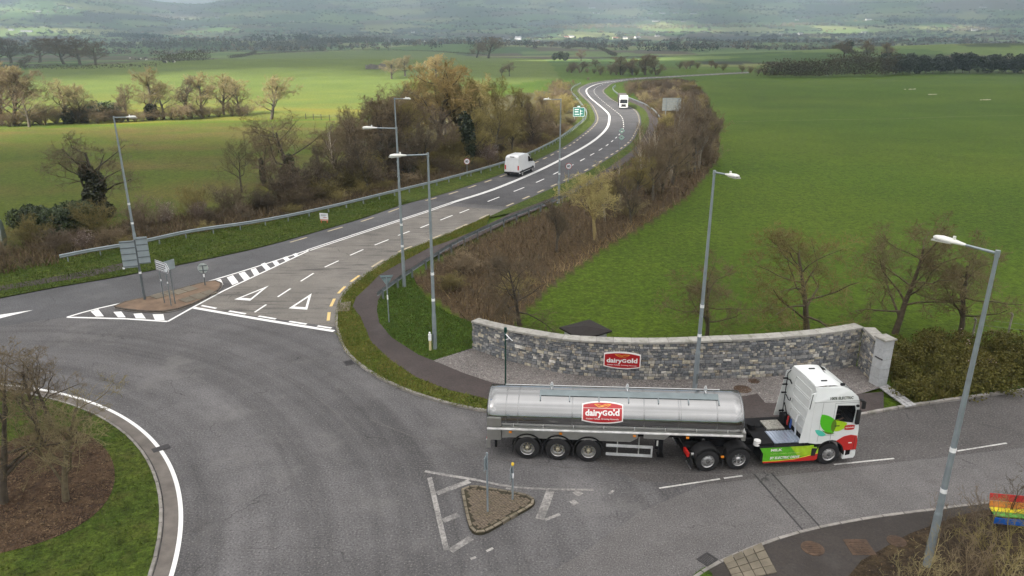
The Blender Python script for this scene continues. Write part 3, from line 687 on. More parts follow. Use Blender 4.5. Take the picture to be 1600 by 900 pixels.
for seg in (ss, np.r_[np.arange(CORN + .001, WLEN, .4), WLEN]):
    for a, b in zip(seg[:-1], seg[1:]):
        v = []
        for s in (a, b):
            p = wp(s); n = wn(s); h = wall_h(s)
            v += [(*(p - n * .05), -.1), (*(p - n * .05), h), (*(p - n * .5), h), (*(p - n * .5), -.1)]
        mb.add(v, [(0, 1, 5, 4), (1, 2, 6, 5), (2, 3, 7, 6), (0, 3, 2, 1), (4, 5, 6, 7)])
mb.build('wall_core', MORTAR, wall)
stones = []
def course(s0, s1):
    z = 0.0; top = wall_h(s0)
    while z < 2.5:
        h = rng.choice([.09, .12, .15, .175, .21], p=[.14, .26, .28, .22, .1]); s = s0 - rng.uniform(0, .3)
        while s < s1:
            L = rng.uniform(.8, 2.3) * max(h, .12); a, b = max(s, s0), min(s + L, s1)
            if b - a > .06 and z + h * .6 < wall_h((a + b) / 2):
                H = min(h, wall_h((a + b) / 2) - z - .005)
                if L > .3 and h > .16 and rng.random() < .22:      # two thin stones in place of one
                    k = rng.uniform(.4, .6); stones.extend([(a, b, z, z + H * k), (a, b, z + H * k, z + H)])
                else: stones.append((a, b, z, z + H))
            s += L
        z += h
course(0, CORN - .01); course(CORN + .01, WLEN)
stones.sort(key=lambda q: -(q[1] - q[0]) * (q[3] - q[2]) * (1 if q[2] > .25 else .4))
def stone_geo(q):
    a, b, z0, z1 = q; g = .012; a += g; b -= g; z0 += g; z1 -= g; out = rng.uniform(.0, .035); v = []
    for d, ins in ((-.1, 0), (out - .018, 0), (out, .02)):
        for s, z, i, j in ((a, z0, 1, 1), (b, z0, -1, 1), (b, z1, -1, -1), (a, z1, 1, -1)):
            s2 = s + i * ins + (rng.normal(0, .007) if ins else 0); zz = z + j * ins + (rng.normal(0, .006) if ins else 0)
            p = wp(np.clip(s2, 0, WLEN)); n = wn((a + b) / 2); v.append((*(p + n * d), zz))
    return v, [(0, 1, 5, 4), (1, 2, 6, 5), (2, 3, 7, 6), (3, 0, 4, 7), (4, 5, 9, 8), (5, 6, 10, 9), (6, 7, 11, 10), (7, 4, 8, 11), (8, 9, 10, 11)]
small = [MB() for _ in SCOL]
for i, q in enumerate(stones):
    v, f = stone_geo(q)
    if i < 300:
        o = MB().add(v, f).build('stone', STONE, wall); o.color = (*stone_col(min(1, q[0] / 8)), 1)
    else:
        t = min(1, q[0] / 8); p = np.array([.24, .2, .16, .13, .09, .07 + .06 * t, .03 + .04 * t, .05, .02 + .03 * t]); small[rng.choice(9, p=p / p.sum())].add(v, f)
V, F, MI = [], [], []
for k, m_ in enumerate(small):
    F += [tuple(i + len(V) for i in f) for f in m_.f]; V += m_.v; MI += [k] * len(m_.f)
me = bpy.data.meshes.new('small_stones'); me.from_pydata(V, [], F)
for k, c in enumerate(SCOL): me.materials.append(mat('small_stone_%d' % k, c, .88, var=.3, scale=7, bump=.6, bscale=18))
me.polygons.foreach_set('material_index', MI); bm = bmesh.new(); bm.from_mesh(me); bmesh.ops.recalc_face_normals(bm, faces=bm.faces); bm.to_mesh(me); bm.free()
put(link('small_stones', me, wall), kind='stuff')
# end return on the left
s = 0.0
while s < CORN:
    e = min(s + rng.uniform(.85, 1.15), CORN + .05); v = []
    for q, g in ((s, .006), (e, -.006)):
        p = wp(q + g); n = wn(min(q, CORN - .02)); h = wall_h(q)
        v += [(*(p + n * .07), h + .002), (*(p + n * .07), h + .12), (*(p - n * .58), h + .12), (*(p - n * .58), h + .002)]
    MB().add(v, [(0, 1, 5, 4), (1, 2, 6, 5), (2, 3, 7, 6), (3, 0, 4, 7), (0, 3, 2, 1), (4, 5, 6, 7)]).build('coping_stone', COPE, wall, bevel=.012); s = e
for a, b in ((CORN + .1, (CORN + WLEN) / 2), ((CORN + WLEN) / 2, WLEN - .02)):
    v = []
    for q, g in ((a, .006), (b, -.006)):
        p = wp(q + g); n = wn(q + .03); v += [(*(p + n * .07), 2.322), (*(p + n * .07), 2.45), (*(p - n * .58), 2.45), (*(p - n * .58), 2.322)]
    MB().add(v, [(0, 1, 5, 4), (1, 2, 6, 5), (2, 3, 7, 6), (3, 0, 4, 7), (0, 3, 2, 1), (4, 5, 6, 7)]).build('coping_stone', COPE, wall, bevel=.012)
GRAN = mat('pale_granite', (.42, .435, .445), .75, var=.14, scale=8, bump=.2, rnd=.06, dirt=((.33, .34, .33), .6, 2))
fc = at(1370, 607.5); pa = R(18); pu = np.array((math.cos(pa), math.sin(pa))); pw = np.array((-pu[1], pu[0])); hs = .31
pc = fc + (np.array((math.sin(R(27)), math.cos(R(27))))) * hs * 1.42
pier = empty('gate_pier', (*pc, 0), pa, label='pale granite block pier with flat cap at the end of the stone wall', cat='pier')
MB().box((-hs + .03, -hs + .03, 0), (hs - .03, hs - .03, 2.6)).build('core', MORTAR, pier); zz = 0.02
for i in range(5): MB().box((-hs, -hs, zz), (hs, hs, zz + .508)).build('block', GRAN, pier, bevel=.014); zz += .523
MB().box((-hs - .02, -hs - .02, 1.62), (-hs + .02, hs * .5, 1.68)).build('slot', DARKI, pier)
MB().box((-.39, -.39, zz), (.39, .39, zz + .1)).build('cap', COPE, pier, bevel=.02)
# kiosk behind the wall
kg = np.array((4.15, 38.4)); kh = height_for(kg, 513.5)
ki = empty('kiosk', (*kg, 0), R(33), label='small pale kiosk with dark flat roof peeping over the stone wall', cat='kiosk')
KW = mat('pale_render', (.5, .51, .52), .8, var=.1); KR_ = mat('dark_felt_roof', (.016, .012, .011), .9, var=.3, scale=3, bump=.3)
MB().box((-.88, -.8, 0), (.88, .8, kh - .13)).build('wall', KW, ki, bevel=.01)
MB().box((-.89, -.3, .05), (-.905, .3, kh - .35)).build('door', mat('grey_door', (.2, .22, .24), .6), ki)
MB().box((-1.1, -1.02, kh - .12), (1.1, 1.02, kh - .02)).build('roof', KR_, ki, bevel=.02)
MB().add([(-1.1, -1.02, kh - .018), (1.1, -1.02, kh - .018), (1.1, 1.02, kh - .018), (-1.1, 1.02, kh - .018), (0, 0, kh + .16)], [(0, 1, 4), (1, 2, 4), (2, 3, 4), (3, 0, 4)]).build('roof_slope', KR_, ki)

# ------------------------------------------------------------------ the dairy emblem (flat print, built where it stands)
RED = mat('badge_red', (.42, .012, .016), .35, var=.12, scale=1.5, coat=.3); BW = mat('badge_white', (.82, .8, .78), .4, var=.04); GOLD = mat('badge_gold', (.85, .42, .06), .4, var=.1)
def barrel(w, h, k=1.0, c=.16):
    P = []; n = 14
    for i in range(n + 1):
        t = -1 + 2 * i / n; P.append((t * w / 2, h / 2 * (1 - c * 1.6 * abs(t) ** 2.2)))
    P += [(-p[0], -p[1]) for p in P]
    return P
def badge(parent, w, h, fn, rule=False):
    """fn maps (u, v, height above surface) to parent space"""
    def fat(P, d): return [fn((p[0], p[1], d)) for p in P]
    def grid(outer, d, name, m):
        # rows across the outline keep the panel close to a curved surface
        n = 16; mb = MB(); ys = np.linspace(min(p[1] for p in outer), max(p[1] for p in outer), n + 1); xs = np.linspace(min(p[0] for p in outer), max(p[0] for p in outer), 17)
        top = sorted([p for p in outer if p[1] > 0]); bot = sorted([p for p in outer if p[1] < 0])
        V = []
        for x in xs:
            t = np.interp(x, [p[0] for p in top], [p[1] for p in top]); b = np.interp(x, [p[0] for p in bot], [p[1] for p in bot])
            for k in range(n + 1): V.append(fn((x, b + (t - b) * k / n, d)))
        F = [(i * (n + 1) + k, (i + 1) * (n + 1) + k, (i + 1) * (n + 1) + k + 1, i * (n + 1) + k + 1) for i in range(16) for k in range(n)]
        return mb.add(V, F).build(name, m, parent)
    grid(barrel(w, h), .012, 'badge_border', BW); grid(barrel(w * .945, h * .87), .02, 'badge_field', RED)
    f = lambda q: fn((q[0], q[1], .03))
    x0 = -w * .425
    for s_, hh, cx, ww in (('dairy', .36, -.21, .42), ('G', .225, .055, .115), ('old', .29, .27, .285)):
        text_part('badge_lettering', s_, f, BW, parent, height=h * hh, width=w * ww, cx=w * cx, cy=h * {'dairy': -.045, 'G': -.005, 'old': .03}[s_], bold=.035)
    text_part('badge_lettering', 'Golden Valleys, Growing Naturally', f, BW, parent, height=h * .085, width=w * .8, cy=-h * .275, bold=.012)
    # two crossing leaf curves
    mb = MB()
    def leaf(xa, ya, xb, yb, sag, sag2, t=.018):
        P = []; Q = []
        for i in range(13):
            k = i / 12; x = xa + (xb - xa) * k; y = ya + (yb - ya) * k; P.append((x, y - sag * math.sin(math.pi * k))); Q.append((x, y - sag2 * math.sin(math.pi * k)))
        for L in (P, Q):
            for a, b in zip(L[:-1], L[1:]):
                d = Vector((b[0] - a[0], b[1] - a[1])); n = Vector((-d.y, d.x)).normalized() * t * h * .6
                mb.add([f((a[0] - n.x, a[1] - n.y)), f((b[0] - n.x, b[1] - n.y)), f((b[0] + n.x, b[1] + n.y)), f((a[0] + n.x, a[1] + n.y))], [(0, 1, 2, 3)])
    leaf(-.2 * w, .35 * h, .2 * w, .35 * h, .16 * h, .16 * h); leaf(-.2 * w, .35 * h, .02 * w, .25 * h, .03 * h, -.04 * h); leaf(-.05 * w, .25 * h, .2 * w, .35 * h, .0, -.06 * h)
    mb.build('badge_leaf', GOLD, parent)
    if rule:
        mb = MB()
        for i in range(16):
            a, b = -w * .47 + w * .94 * i / 16, -w * .47 + w * .94 * (i + 1) / 16; mb.add([f((a, .185 * h)), f((b, .185 * h)), f((b, .2 * h)), f((a, .2 * h))], [(0, 1, 2, 3)])
        mb.build('badge_rule', BW, parent)
sc_ = np.argmin([abs(proj((*wp(s), 1.2))[0] - 972) for s in np.arange(0, CORN, .05)]) * .05
sp = wp(sc_) + wn(sc_) * .1; sa = math.atan2(wn(sc_)[1], wn(sc_)[0]) + math.pi / 2
zs = height_for(wp(sc_), 562)
ws_ = empty('wall_sign', (*sp, zs), sa, label='red barrel shaped dairy sign with white lettering on the stone wall', cat='sign')
MB().plate(barrel(1.92, .96), fn=lambda q: (q[0], -.01 + -q[2] * -1, q[1]) if False else (q[0], .0 - q[2] * -1.0 - 0, q[1]), th=-.06).build('backing', BW, ws_)
badge(ws_, 1.92, .96, lambda q: (q[0], -.005 - q[2], q[1]))

# ------------------------------------------------------------------ street lamps
def lamp(px, rz, label, h=11.3, arm=1.35, tilt=.06, proto=None, head=.88):
    g = at(*px)
    t = empty('street_lamp', (*g, T(*g) + .02), rz, label=label, cat='street lamp', group='tall street lamps round the junction')
    p = MB(); p.cyl((0, 0, 0), (0, 0, 2.2), .125, .125, 12).cyl((0, 0, 2.2), (0, 0, 2.32), .125, .105, 12).cyl((0, 0, 2.32), (0, 0, h), .105, .055, 12); p.build('pole', STEELG, t)
    MB().cyl((0, 0, -.02), (0, 0, .03), .24, .24, 10).build('base_flange', STEELG, t)
    MB().box((.118, -.05, .5), (.135, .05, 1.05)).build('access_door', STEELD, t)
    for z, r in ((3.05, .104), (4.6, .1)): MB().cyl((0, 0, z), (0, 0, z + .16), r, r, 12).build('reflective_band', BAND, t)
    MB().cyl((0, 0, h - .12), (0, 0, h + .09), .07, .07, 10).build('pole_cap', STEELG, t)
    a = arm; MB().cyl((0, 0, h), (a, 0, h + a * tilt), .045, .036, 8).build('arm', STEELG, t)
    zb = h + a * tilt; hd = MB()
    prof = [(-.08, .05, .05), (.1, .1, .07), (.35, .17, .11), (.7, .19, .12), (.93, .14, .08), (1.0, .03, .03)]
    n = 12; vs = []
    for x, w, hh in prof:
        for i in range(n):
            q = 2 * math.pi * i / n; vs.append((a + x * head, math.cos(q) * w * head, zb + x * tilt + max(-.035, math.sin(q) * hh) * head))
    hd.add(vs, [(j * n + i, j * n + (i + 1) % n, (j + 1) * n + (i + 1) % n, (j + 1) * n + i) for j in range(5) for i in range(n)], True); hd.add(vs, [tuple(range(n)), tuple(range(5 * n, 6 * n))[::-1]])
    lh = hd.build('lamp_head', LAMPW, t)
    MB().box((a + .3, -.14, zb + .4 * tilt - .06), (a + .88, .14, zb + .4 * tilt - .02)).build('lens', LENS, lh)
    MB().cyl((a + .28, 0, zb + .09), (a + .28, 0, zb + .2), .05, .045, 8).build('photocell', LAMPW, lh)
    return t
lamp((217, 408), R(-22), 'street lamp behind the grey sign backs, its head over the left-hand road')
lamp((680, 548), R(216), 'street lamp standing on the lawn by the left end of the stone wall')
lamp((632, 450), R(197), 'street lamp at the edge of the path where the low rail begins')
lamp((625, 322), R(-38), 'slim street lamp on the far verge behind the guard rail', h=11.0)
lamp((873, 317), R(215), 'street lamp beside the path opposite the white van', h=10.8)
lamp((1085, 612), R(-71), 'street lamp rising from the gravel behind the tank of the tanker trailer', h=11.3, arm=.95)
lamp((1447, 888), R(128), 'nearest street lamp, its pole rising past the twiggy shrubs on the pavement', arm=.95)
# dark green slim post
GREENP = mat('green_post', (.006, .05, .04), .4, var=.15)
g = at(790, 603); t = empty('camera_post', (*g, 0), R(-55), label='slim dark green post with a white side bracket in the gravel', cat='post')
MB().cyl((0, 0, 0), (0, 0, 3.2), .045, .04, 8).build('pole', GREENP, t)
b = MB(); b.tube([(0, 0, 2.95), (.3, 0, 2.85), (.62, 0, 2.78)], .02).tube([(0, 0, 2.62), (.3, 0, 2.78)], .016); b.build('bracket', BAND, t)
MB().box((-.06, -.06, 3.02), (.06, .06, 3.3)).build('cap', GREENP, t, bevel=.015)

# ------------------------------------------------------------------ signs
SBACK = mat('sign_back', (.3, .35, .37), .5, .3, var=.1, scale=1.5); SDARK = mat('sign_channel', (.12, .14, .15), .5, .3)
SWHITE = mat('sign_white', (.75, .77, .8), .4, var=.05); SRED = mat('sign_red', (.3, .02, .02), .5); SBLK = mat('sign_black', (.02, .02, .03), .4); SGREEN = mat('sign_green', (.015, .14, .115), .4, var=.08)
def gz(px): 
    g = at(*px); return (*g, T(*g))
g = gz((222, 471)); t = empty('direction_sign', (g[0], g[1], .12), R(20), label='big grey back of a two-panel direction sign on the brown traffic island', cat='sign')
MB().cyl((.18, .05, 0), (.18, .05, 4.25), .085, .085, 10).build('post', SDARK, t)
MB().box((-.75, -.05, 2.35), (.14, 0, 4.2)).build('panel', SBACK, t); MB().box((.24, -.05, 2.55), (.95, 0, 4.4)).build('panel', SBACK, t)
for z in (2.42, 2.85, 3.28, 3.7, 4.1):
    MB().box((-.75, -.085, z), (.13, -.05, z + .05)).build('channel', SDARK, t); MB().box((.25, -.085, z + .15), (.95, -.05, z + .2)).build('channel', SDARK, t)
MB().box((-.8, -.08, 2.3), (-.68, .0, 2.42)).build('corner_clip', SWHITE, t)
MB().cyl((.18, .05, 1.85), (.18, .05, 2.0), .09, .09, 10).build('reflective_band', BAND, t)
g = gz((262, 478)); t = empty('direction_sign', (g[0], g[1], .12), R(-38), label='white arrow-ended direction sign on two thin posts', cat='sign')
for x in (-.45, .42): MB().cyl((x, .04, 0), (x, .04, 3.0), .035, .035, 8).build('post', STEELD, t); 
for x in (-.45, .42): MB().cyl((x, .04, 1.55), (x, .04, 1.68), .04, .04, 8).build('reflective_band', BAND, t)
arrow = [(-.78, -.34), (.72, -.34), (.98, 0), (.72, .34), (-.78, .34)]
fs = lambda d: (lambda q: (q[0], -d - q[2] * 0 + (0 if q[2] == 0 else .03), 2.65 + q[1]))
MB().plate(arrow, fn=fs(0), th=.03).build('panel', SWHITE, t)
MB().plate([(p[0] * .96, p[1] * .93) for p in arrow], [[(p[0] * .9, p[1] * .82) for p in arrow]], fs(.006), .002).build('border', SBLK, t)
for y, x1 in ((.13, .5), (-.02, .58), (-.17, .2)):
    for a in np.arange(-.62, x1, .2): MB().box((a, -.01, 2.65 + y - .035), (a + .16, -.004, 2.65 + y + .035)).build('text_line', SBLK, t)
g = gz((275, 477)); t = empty('traffic_sign', (g[0], g[1], .12), R(62), label='narrow grey sign seen almost edge-on on the brown island', cat='sign')
MB().cyl((0, .05, 0), (0, .05, 3.0), .036, .036, 8).build('post', STEELD, t); MB().box((-.4, 0, 2.4), (.4, .025, 3.05)).build('panel', SBACK, t)
for z in (2.5, 2.88): MB().box((-.38, .025, z), (.38, .05, z + .05)).build('channel', SDARK, t)
g = gz((321, 448)); t = empty('keep_left_sign', (g[0], g[1], .12), R(12), label='round keep-left sign seen from behind at the tip of the brown island', cat='sign')
MB().cyl((0, 0, 0), (0, 0, 1.5), .04, .04, 8).build('post', SDARK, t); MB().cyl((0, 0, .62), (0, 0, .86), .05, .05, 8).build('reflective_band', BAND, t)
MB().cyl((0, .04, 1.28), (0, .06, 1.28), .36, .36, 24).build('disc', mat('sign_back_pale', (.46, .52, .5), .5, .2), t); MB().box((-.3, .015, 1.44), (.3, .04, 1.49)).build('channel', SDARK, t); MB().box((-.3, .015, 1.08), (.3, .04, 1.13)).build('channel', SDARK, t)
g = gz((608, 506)); t = empty('give_way_sign', (g[0], g[1], .1), R(8), label='inverted triangular sign seen from behind on the lawn', cat='sign')
MB().cyl((0, 0, 0), (0, 0, 3.0), .036, .036, 8).build('post', STEELG, t); MB().plate([(-.42, 3.12), (.42, 3.12), (0, 2.42)], fn=lambda q: (q[0], .05 - q[2] - .02, q[1]), th=.02).build('panel', mat('sign_back_teal', (.2, .28, .29), .5, .2), t)
MB().cyl((0, 0, 1.55), (0, 0, 1.85), .042, .042, 8).build('reflective_band', BAND, t); MB().box((-.3, .0, 2.95), (.3, .03, 3.0)).build('channel', SDARK, t)
for px, lab in (((730, 277.5), 'round red-ringed speed limit sign on the left verge behind the guard rail'), ((888, 285), 'round red-ringed speed limit sign by the path right of the road')):
    g = gz(px); t = empty('speed_limit_sign', g, R(0), label=lab, cat='sign', group='speed limit signs'); hh = height_for(g[:2], px[1] - 24) + .1
    MB().cyl((0, .03, 0), (0, .03, hh), .035, .035, 8).build('post', STEELG, t)
    MB().cyl((0, 0, hh), (0, .02, hh), .39, .39, 24).build('disc', SRED, t); MB().cyl((0, -.006, hh), (0, .0, hh), .32, .32, 24).build('face', SWHITE, t)
    text_part('numerals', '80', lambda q: (q[0], -.01, hh + q[1]), SBLK, t, height=.3, bold=.03)
    if px[0] < 800: MB().cyl((0, .024, hh), (0, .03, hh), .4, .4, 20).build('backing', SBACK, t)
g = gz((507, 349)); t = empty('temporary_sign', g, R(-12), label='low white and red temporary sign on the left verge', cat='sign')
MB().box((-.42, -.02, .42), (.42, .02, 1.0)).build('panel', SWHITE, t); MB().box((-.4, -.015, .26), (.4, .015, .42)).build('skirt', mat('faded_red', (.55, .3, .24), .6), t)
for x in (-.3, .3): MB().box((x - .03, -.03, 0), (x + .03, .03, .3)).build('leg', mat('orange_leg', (.5, .1, .03), .6), t)
for z, x0, x1 in ((.82, -.3, .3), (.72, -.3, .2)): MB().box((x0, -.024, z), (x1, -.02, z + .045)).build('text_line', SDARK, t)
MB().box((-.08, -.024, .55), (.3, -.02, .6)).build('text_line', SRED, t)
g = gz((904, 189)); t = empty('direction_sign', g, R(-4), label='teal green direction sign on two posts on the far verge', cat='sign')
for x in (-1, 1): MB().cyl((x, .06, 0), (x, .06, 2.6), .06, .06, 8).build('post', STEELG, t)
MB().box((-1.35, -.02, 1.0), (1.35, .02, 3.1)).build('panel', SGREEN, t); MB().box((-.5, -.02, 3.1), (.4, .02, 3.5)).build('route_tab', SGREEN, t)
for x0, z0, x1, z1 in ((-1.3, 1.04, 1.3, 1.1), (-1.3, 3.0, 1.3, 3.06), (-1.3, 1.1, -1.24, 3.0), (1.24, 1.1, 1.3, 3.0), (.3, 1.25, .42, 2.6), (.42, 2.2, .85, 2.32), (.42, 1.6, .85, 1.72), (-.95, 2.5, .0, 2.68), (-.95, 2.0, -.1, 2.18), (-.95, 1.45, .1, 1.6), (-.35, 3.22, .25, 3.38)):
    MB().box((x0, -.03, z0), (x1, -.021, z1)).build('white_line', SWHITE, t)
g = gz((1048, 186)); t = empty('route_sign', g, R(6), label='large pale sign back rising above the thicket on the right', cat='sign')
hh = height_for(g[:2], 153)
for x in (-1.4, 1.4): MB().cyl((x, -.05, 0), (x, -.05, hh), .09, .09, 8).build('post', STEELG, t)
MB().box((-2.3, 0, hh - 3), (2.3, .03, hh)).build('panel', mat('pale_sign_back', (.34, .36, .34), .5, .2), t)
for k in range(5): MB().box((-2.3, -.06, hh - 2.9 + k * .68), (2.3, 0, hh - 2.82 + k * .68)).build('channel', SBACK, t)
g = gz((968, 234)); t = empty('marker_post', g, R(10), label='thin post with two pale green diamond plates beside the bend', cat='sign')
hh = height_for(g[:2], 200); MB().cyl((0, .03, 0), (0, .03, hh), .035, .035, 6).build('post', STEELG, t)
DG = mat('pale_green_plate', (.36, .52, .46), .4, var=.2, scale=5)
for z in (hh - .45, hh - 1.5): MB().plate([(-.5, z), (0, z - .45), (.5, z), (0, z + .45)], [[(-.2, z + .02), (0, z + .2), (.2, z + .02), (0, z - .16)]], lambda q: (q[0] + .25, -q[2], q[1]), .02).build('diamond_plate', DG, t)
YP = mat('yellow_post', (.62, .55, .3), .5, var=.15)
g = gz((672.5, 550)); t = empty('marker_post', (g[0], g[1], .1), R(5), label='short cream marker post with white top beside the lawn lamp', cat='post')
MB().box((-.07, -.05, 0), (.07, .05, .62)).build('post', YP, t, bevel=.01); MB().box((-.09, -.06, .62), (.09, .06, 1.02)).build('top', BAND, t, bevel=.015); MB().box((-.05, -.05, 1.02), (.05, .05, 1.14)).build('cap', BAND, t, bevel=.01)
g = gz((762, 803)); t = empty('sign_post', (g[0], g[1], .1), R(75), label='taller bare grey post with an edge-on plate on the brick triangle', cat='post')
MB().cyl((0, 0, 0), (0, 0, 2.6), .04, .04, 8).build('post', STEELG, t); MB().box((-.2, .04, 1.9), (.2, .06, 2.45)).build('plate', SBACK, t)
g = gz((801, 784)); t = empty('sign_post', (g[0], g[1], .1), R(78), label='shorter post with yellow tip and white band on the brick triangle', cat='post')
MB().cyl((0, 0, 0), (0, 0, 1.55), .04, .04, 8).build('post', STEELG, t); MB().box((-.25, .045, .95), (.25, .06, 1.5)).build('plate', SBACK, t); MB().cyl((0, 0, 1.0), (0, 0, 1.22), .047, .047, 8).build('reflective_band', BAND, t)
MB().lathe([(1.55, .045), (1.6, .06), (1.66, .055), (1.7, .0)], 10, 'z').build('tip', mat('yellow_tip', (.8, .55, .05), .4), t)

# ------------------------------------------------------------------ guard rails
def guard_rail(P, label, side, every=2.4, h=.72, m=None, zoff=.08):
    m = m or STEELG
    t = empty('guard_rail', (0, 0, 0), label=label, cat='guard rail'); N = normals(P) * side
    prof = [(0, h - .31), (.05, h - .27), (.06, h - .21), (.0, h - .155), (.06, h - .1), (.05, h - .04), (0, h)]
    z = terr(P[:, 0], P[:, 1]) + zoff; zz = z.copy(); k = min(6, len(P) // 4)
    V = np.vstack([np.c_[P + N * d, zz + q] for d, q in prof]); n = len(P)
    F = [(j * n + i, j * n + i + 1, (j + 1) * n + i + 1, (j + 1) * n + i) for j in range(6) for i in range(n - 1)]
    link('rail', np_mesh('rail', V, F, m), t)
    s = np.r_[0, np.cumsum(np.hypot(*np.diff(P, axis=0).T))]; pm = MB().box((-.03, -.07, -.1), (.03, .07, h - .06)).mesh('post', m)
    for q in np.arange(.6, s[-1], every):
        p = np.array((np.interp(q, s, P[:, 0]), np.interp(q, s, P[:, 1]))); nn = np.array((np.interp(q, s, N[:, 0]), np.interp(q, s, N[:, 1])))
        a = p - nn * .09; link('post', pm, t, (*a, T(*a) + zoff), (0, 0, math.atan2(nn[1], nn[0]) - math.pi / 2))
    return t
guard_rail(GR, 'long galvanised guard rail along the left verge below the thicket', -1)
guard_rail(smooth(ats([(591, 474), (601, 466), (640, 438), (680, 411), (703, 396), (740, 376), (800, 349), (876, 318), (908, 301), (945, 281)]), 1.2), 'dark weathered guard rail between the footpath and the bramble bank', 1, m=STEELD, zoff=.12)
guard_rail(smooth(ats([(1030, 186), (1021, 175), (1006, 165), (982, 155), (966, 149), (957, 140), (962, 135)]), 1.5), 'pale guard rail round the far bend beside the white lorry', 1)
# ------------------------------------------------------------------ vehicles: shared bits
TYRE = mat('tyre_rubber', (.013, .013, .014), .85, var=.25, scale=9, bump=.25); RIM = mat('alloy_rim', (.46, .46, .46), .32, .85, var=.1, scale=6); RIMD = mat('rim_dark', (.09, .09, .09), .6, .4)  # last one: dark grey of hubs, hub rings and rim-hole discs
HUBC = mat('hub_cream', (.36, .33, .24), .5, .2); CHR = mat('bright_aluminium', (.75, .76, .77), .28, .9, var=.05)
STEEL = mat('brushed_tank_steel', (.32, .325, .325), .1, 1.0, var=.05, scale=1.2)
STEELP = mat('tank_panel_steel', (.45, .45, .43), .42, .9, var=.08); BLK = mat('chassis_black', (.009, .009, .01), .75, var=.3, scale=5, spec=.2); BLKP = mat('black_plastic', (.014, .014, .015), .75, var=.2, scale=8)
ORG = mat('amber_lens', (.85, .28, .02), .3); REDL = mat('red_lens', (.5, .02, .015), .3); PLATEW = mat('plate_white', (.7, .7, .68), .5)
WHT = mat('cab_white', (.74, .77, .76), .32, var=.03, scale=1.5, coat=.5, dirt=((.6, .62, .6), .35, 1.0)); WHT2 = mat('panel_white', (.56, .58, .57), .5, var=.05)
CABRED = mat('cab_red', (.5, .018, .014), .3, var=.05, coat=.5)
def glass(name, col, a):
    m, nt, b = base(name); b.inputs['Base Color'].default_value = (*col, 1); b.inputs['Roughness'].default_value = .05; b.inputs['Alpha'].default_value = a; b.inputs['Specular IOR Level'].default_value = .6; return m
GLS = glass('tinted_glass', (.012, .014, .016), .35); GLD = glass('dark_glass', (.01, .011, .013), 1.0)
def wheel(parent, x, y, r, side, w=.3, kind='dish'):
    """side -1: outer face towards -y"""
    t = link('wheel', MB().lathe([(0, r * .56), (.02, r * .72), (.015, r * .9), (.03, r * .965), (.06, r), (w - .06, r), (w - .02, r * .96), (w, r * .7), (w, r * .56)], 32).mesh('wheel', TYRE), parent, (x, y, r))
    if side > 0: t.scale = (1, -1, 1)
    d = .06 if kind == 'dish' else .02
    rim = MB().lathe([(-.004, r * .575), (.012, r * .545), (.06, r * .52), (.11 + d, r * .5), (.12 + d, r * .4), (.1 + d, r * .3), (.1 + d, 0)] if kind != 'front' else [(-.004, r * .575), (.02, r * .54), (.035, r * .5), (.02, r * .42), (-.01, r * .34), (-.02, r * .2), (-.02, 0)], 28).build('rim', RIM, t)
    if kind == 'front':
        MB().lathe([(-.05, 0), (-.05, r * .13), (-.02, r * .16)], 16).build('hub', RIMD, rim)
        nb = MB()
        for k in range(10):
            q = k * .628; nb.cyl((r * .28 * math.cos(q), -.045, r * .28 * math.sin(q)), (r * .28 * math.cos(q), 0, r * .28 * math.sin(q)), .018, .018, 6)
        put(nb.build('wheel_nuts', RIM, rim), kind='stuff')
        hb = MB()
        for k in range(10):
            q = k * .628 + .3; hb.cyl((r * .44 * math.cos(q), .018, r * .44 * math.sin(q)), (r * .44 * math.cos(q), .04, r * .44 * math.sin(q)), .022, .022, 8)
        put(hb.build('rim_holes', RIMD, rim), kind='stuff')
    elif kind == 'drive':
        MB().lathe([(.0, 0), (.0, r * .2), (.08, r * .26), (.16, r * .28)], 16).build('hub', RIM, rim)
        hb = MB()
        for k in range(8):
            q = k * .785 + .3; hb.cyl((r * .385 * math.cos(q), .1, r * .385 * math.sin(q)), (r * .385 * math.cos(q), .13, r * .385 * math.sin(q)), .045, .045, 8)
        put(hb.build('rim_holes', RIMD, rim), kind='stuff')
    else:
        MB().lathe([(.09 + d, r * .36), (.088 + d, r * .2)], 20).build('hub_ring', RIMD, rim)
        MB().lathe([(.0, 0), (.0, r * .13), (.04, r * .16), (.1 + d, r * .17)], 16).build('hub', HUBC, rim)
        nb = MB()
        for k in range(8):
            q = k * .785; nb.cyl((r * .33 * math.cos(q), .05 + d, r * .33 * math.sin(q)), (r * .33 * math.cos(q), .12 + d, r * .33 * math.sin(q)), .03, .03, 6)
        put(nb.build('wheel_nuts', HUBC, rim), kind='stuff')
    return t
def arch(parent, x, y0, y1, r, a0, a1, z=.53, th=.02, m=None, name='mudguard'):
    mb = MB(); A = np.linspace(R(a0), R(a1), 13); v = []
    for a in A:
        for rr, y in ((r, y0), (r, y1), (r + th, y1), (r + th, y0)): v.append((x + rr * math.cos(a), y, z + rr * math.sin(a)))
    mb.add(v, [(4 * i + j, 4 * i + (j + 1) % 4, 4 * i + 4 + (j + 1) % 4, 4 * i + 4 + j) for i in range(12) for j in range(4)], False); mb.add(v, [(0, 1, 2, 3), (48, 51, 50, 49)])
    return mb.build(name, m or BLKP, parent)

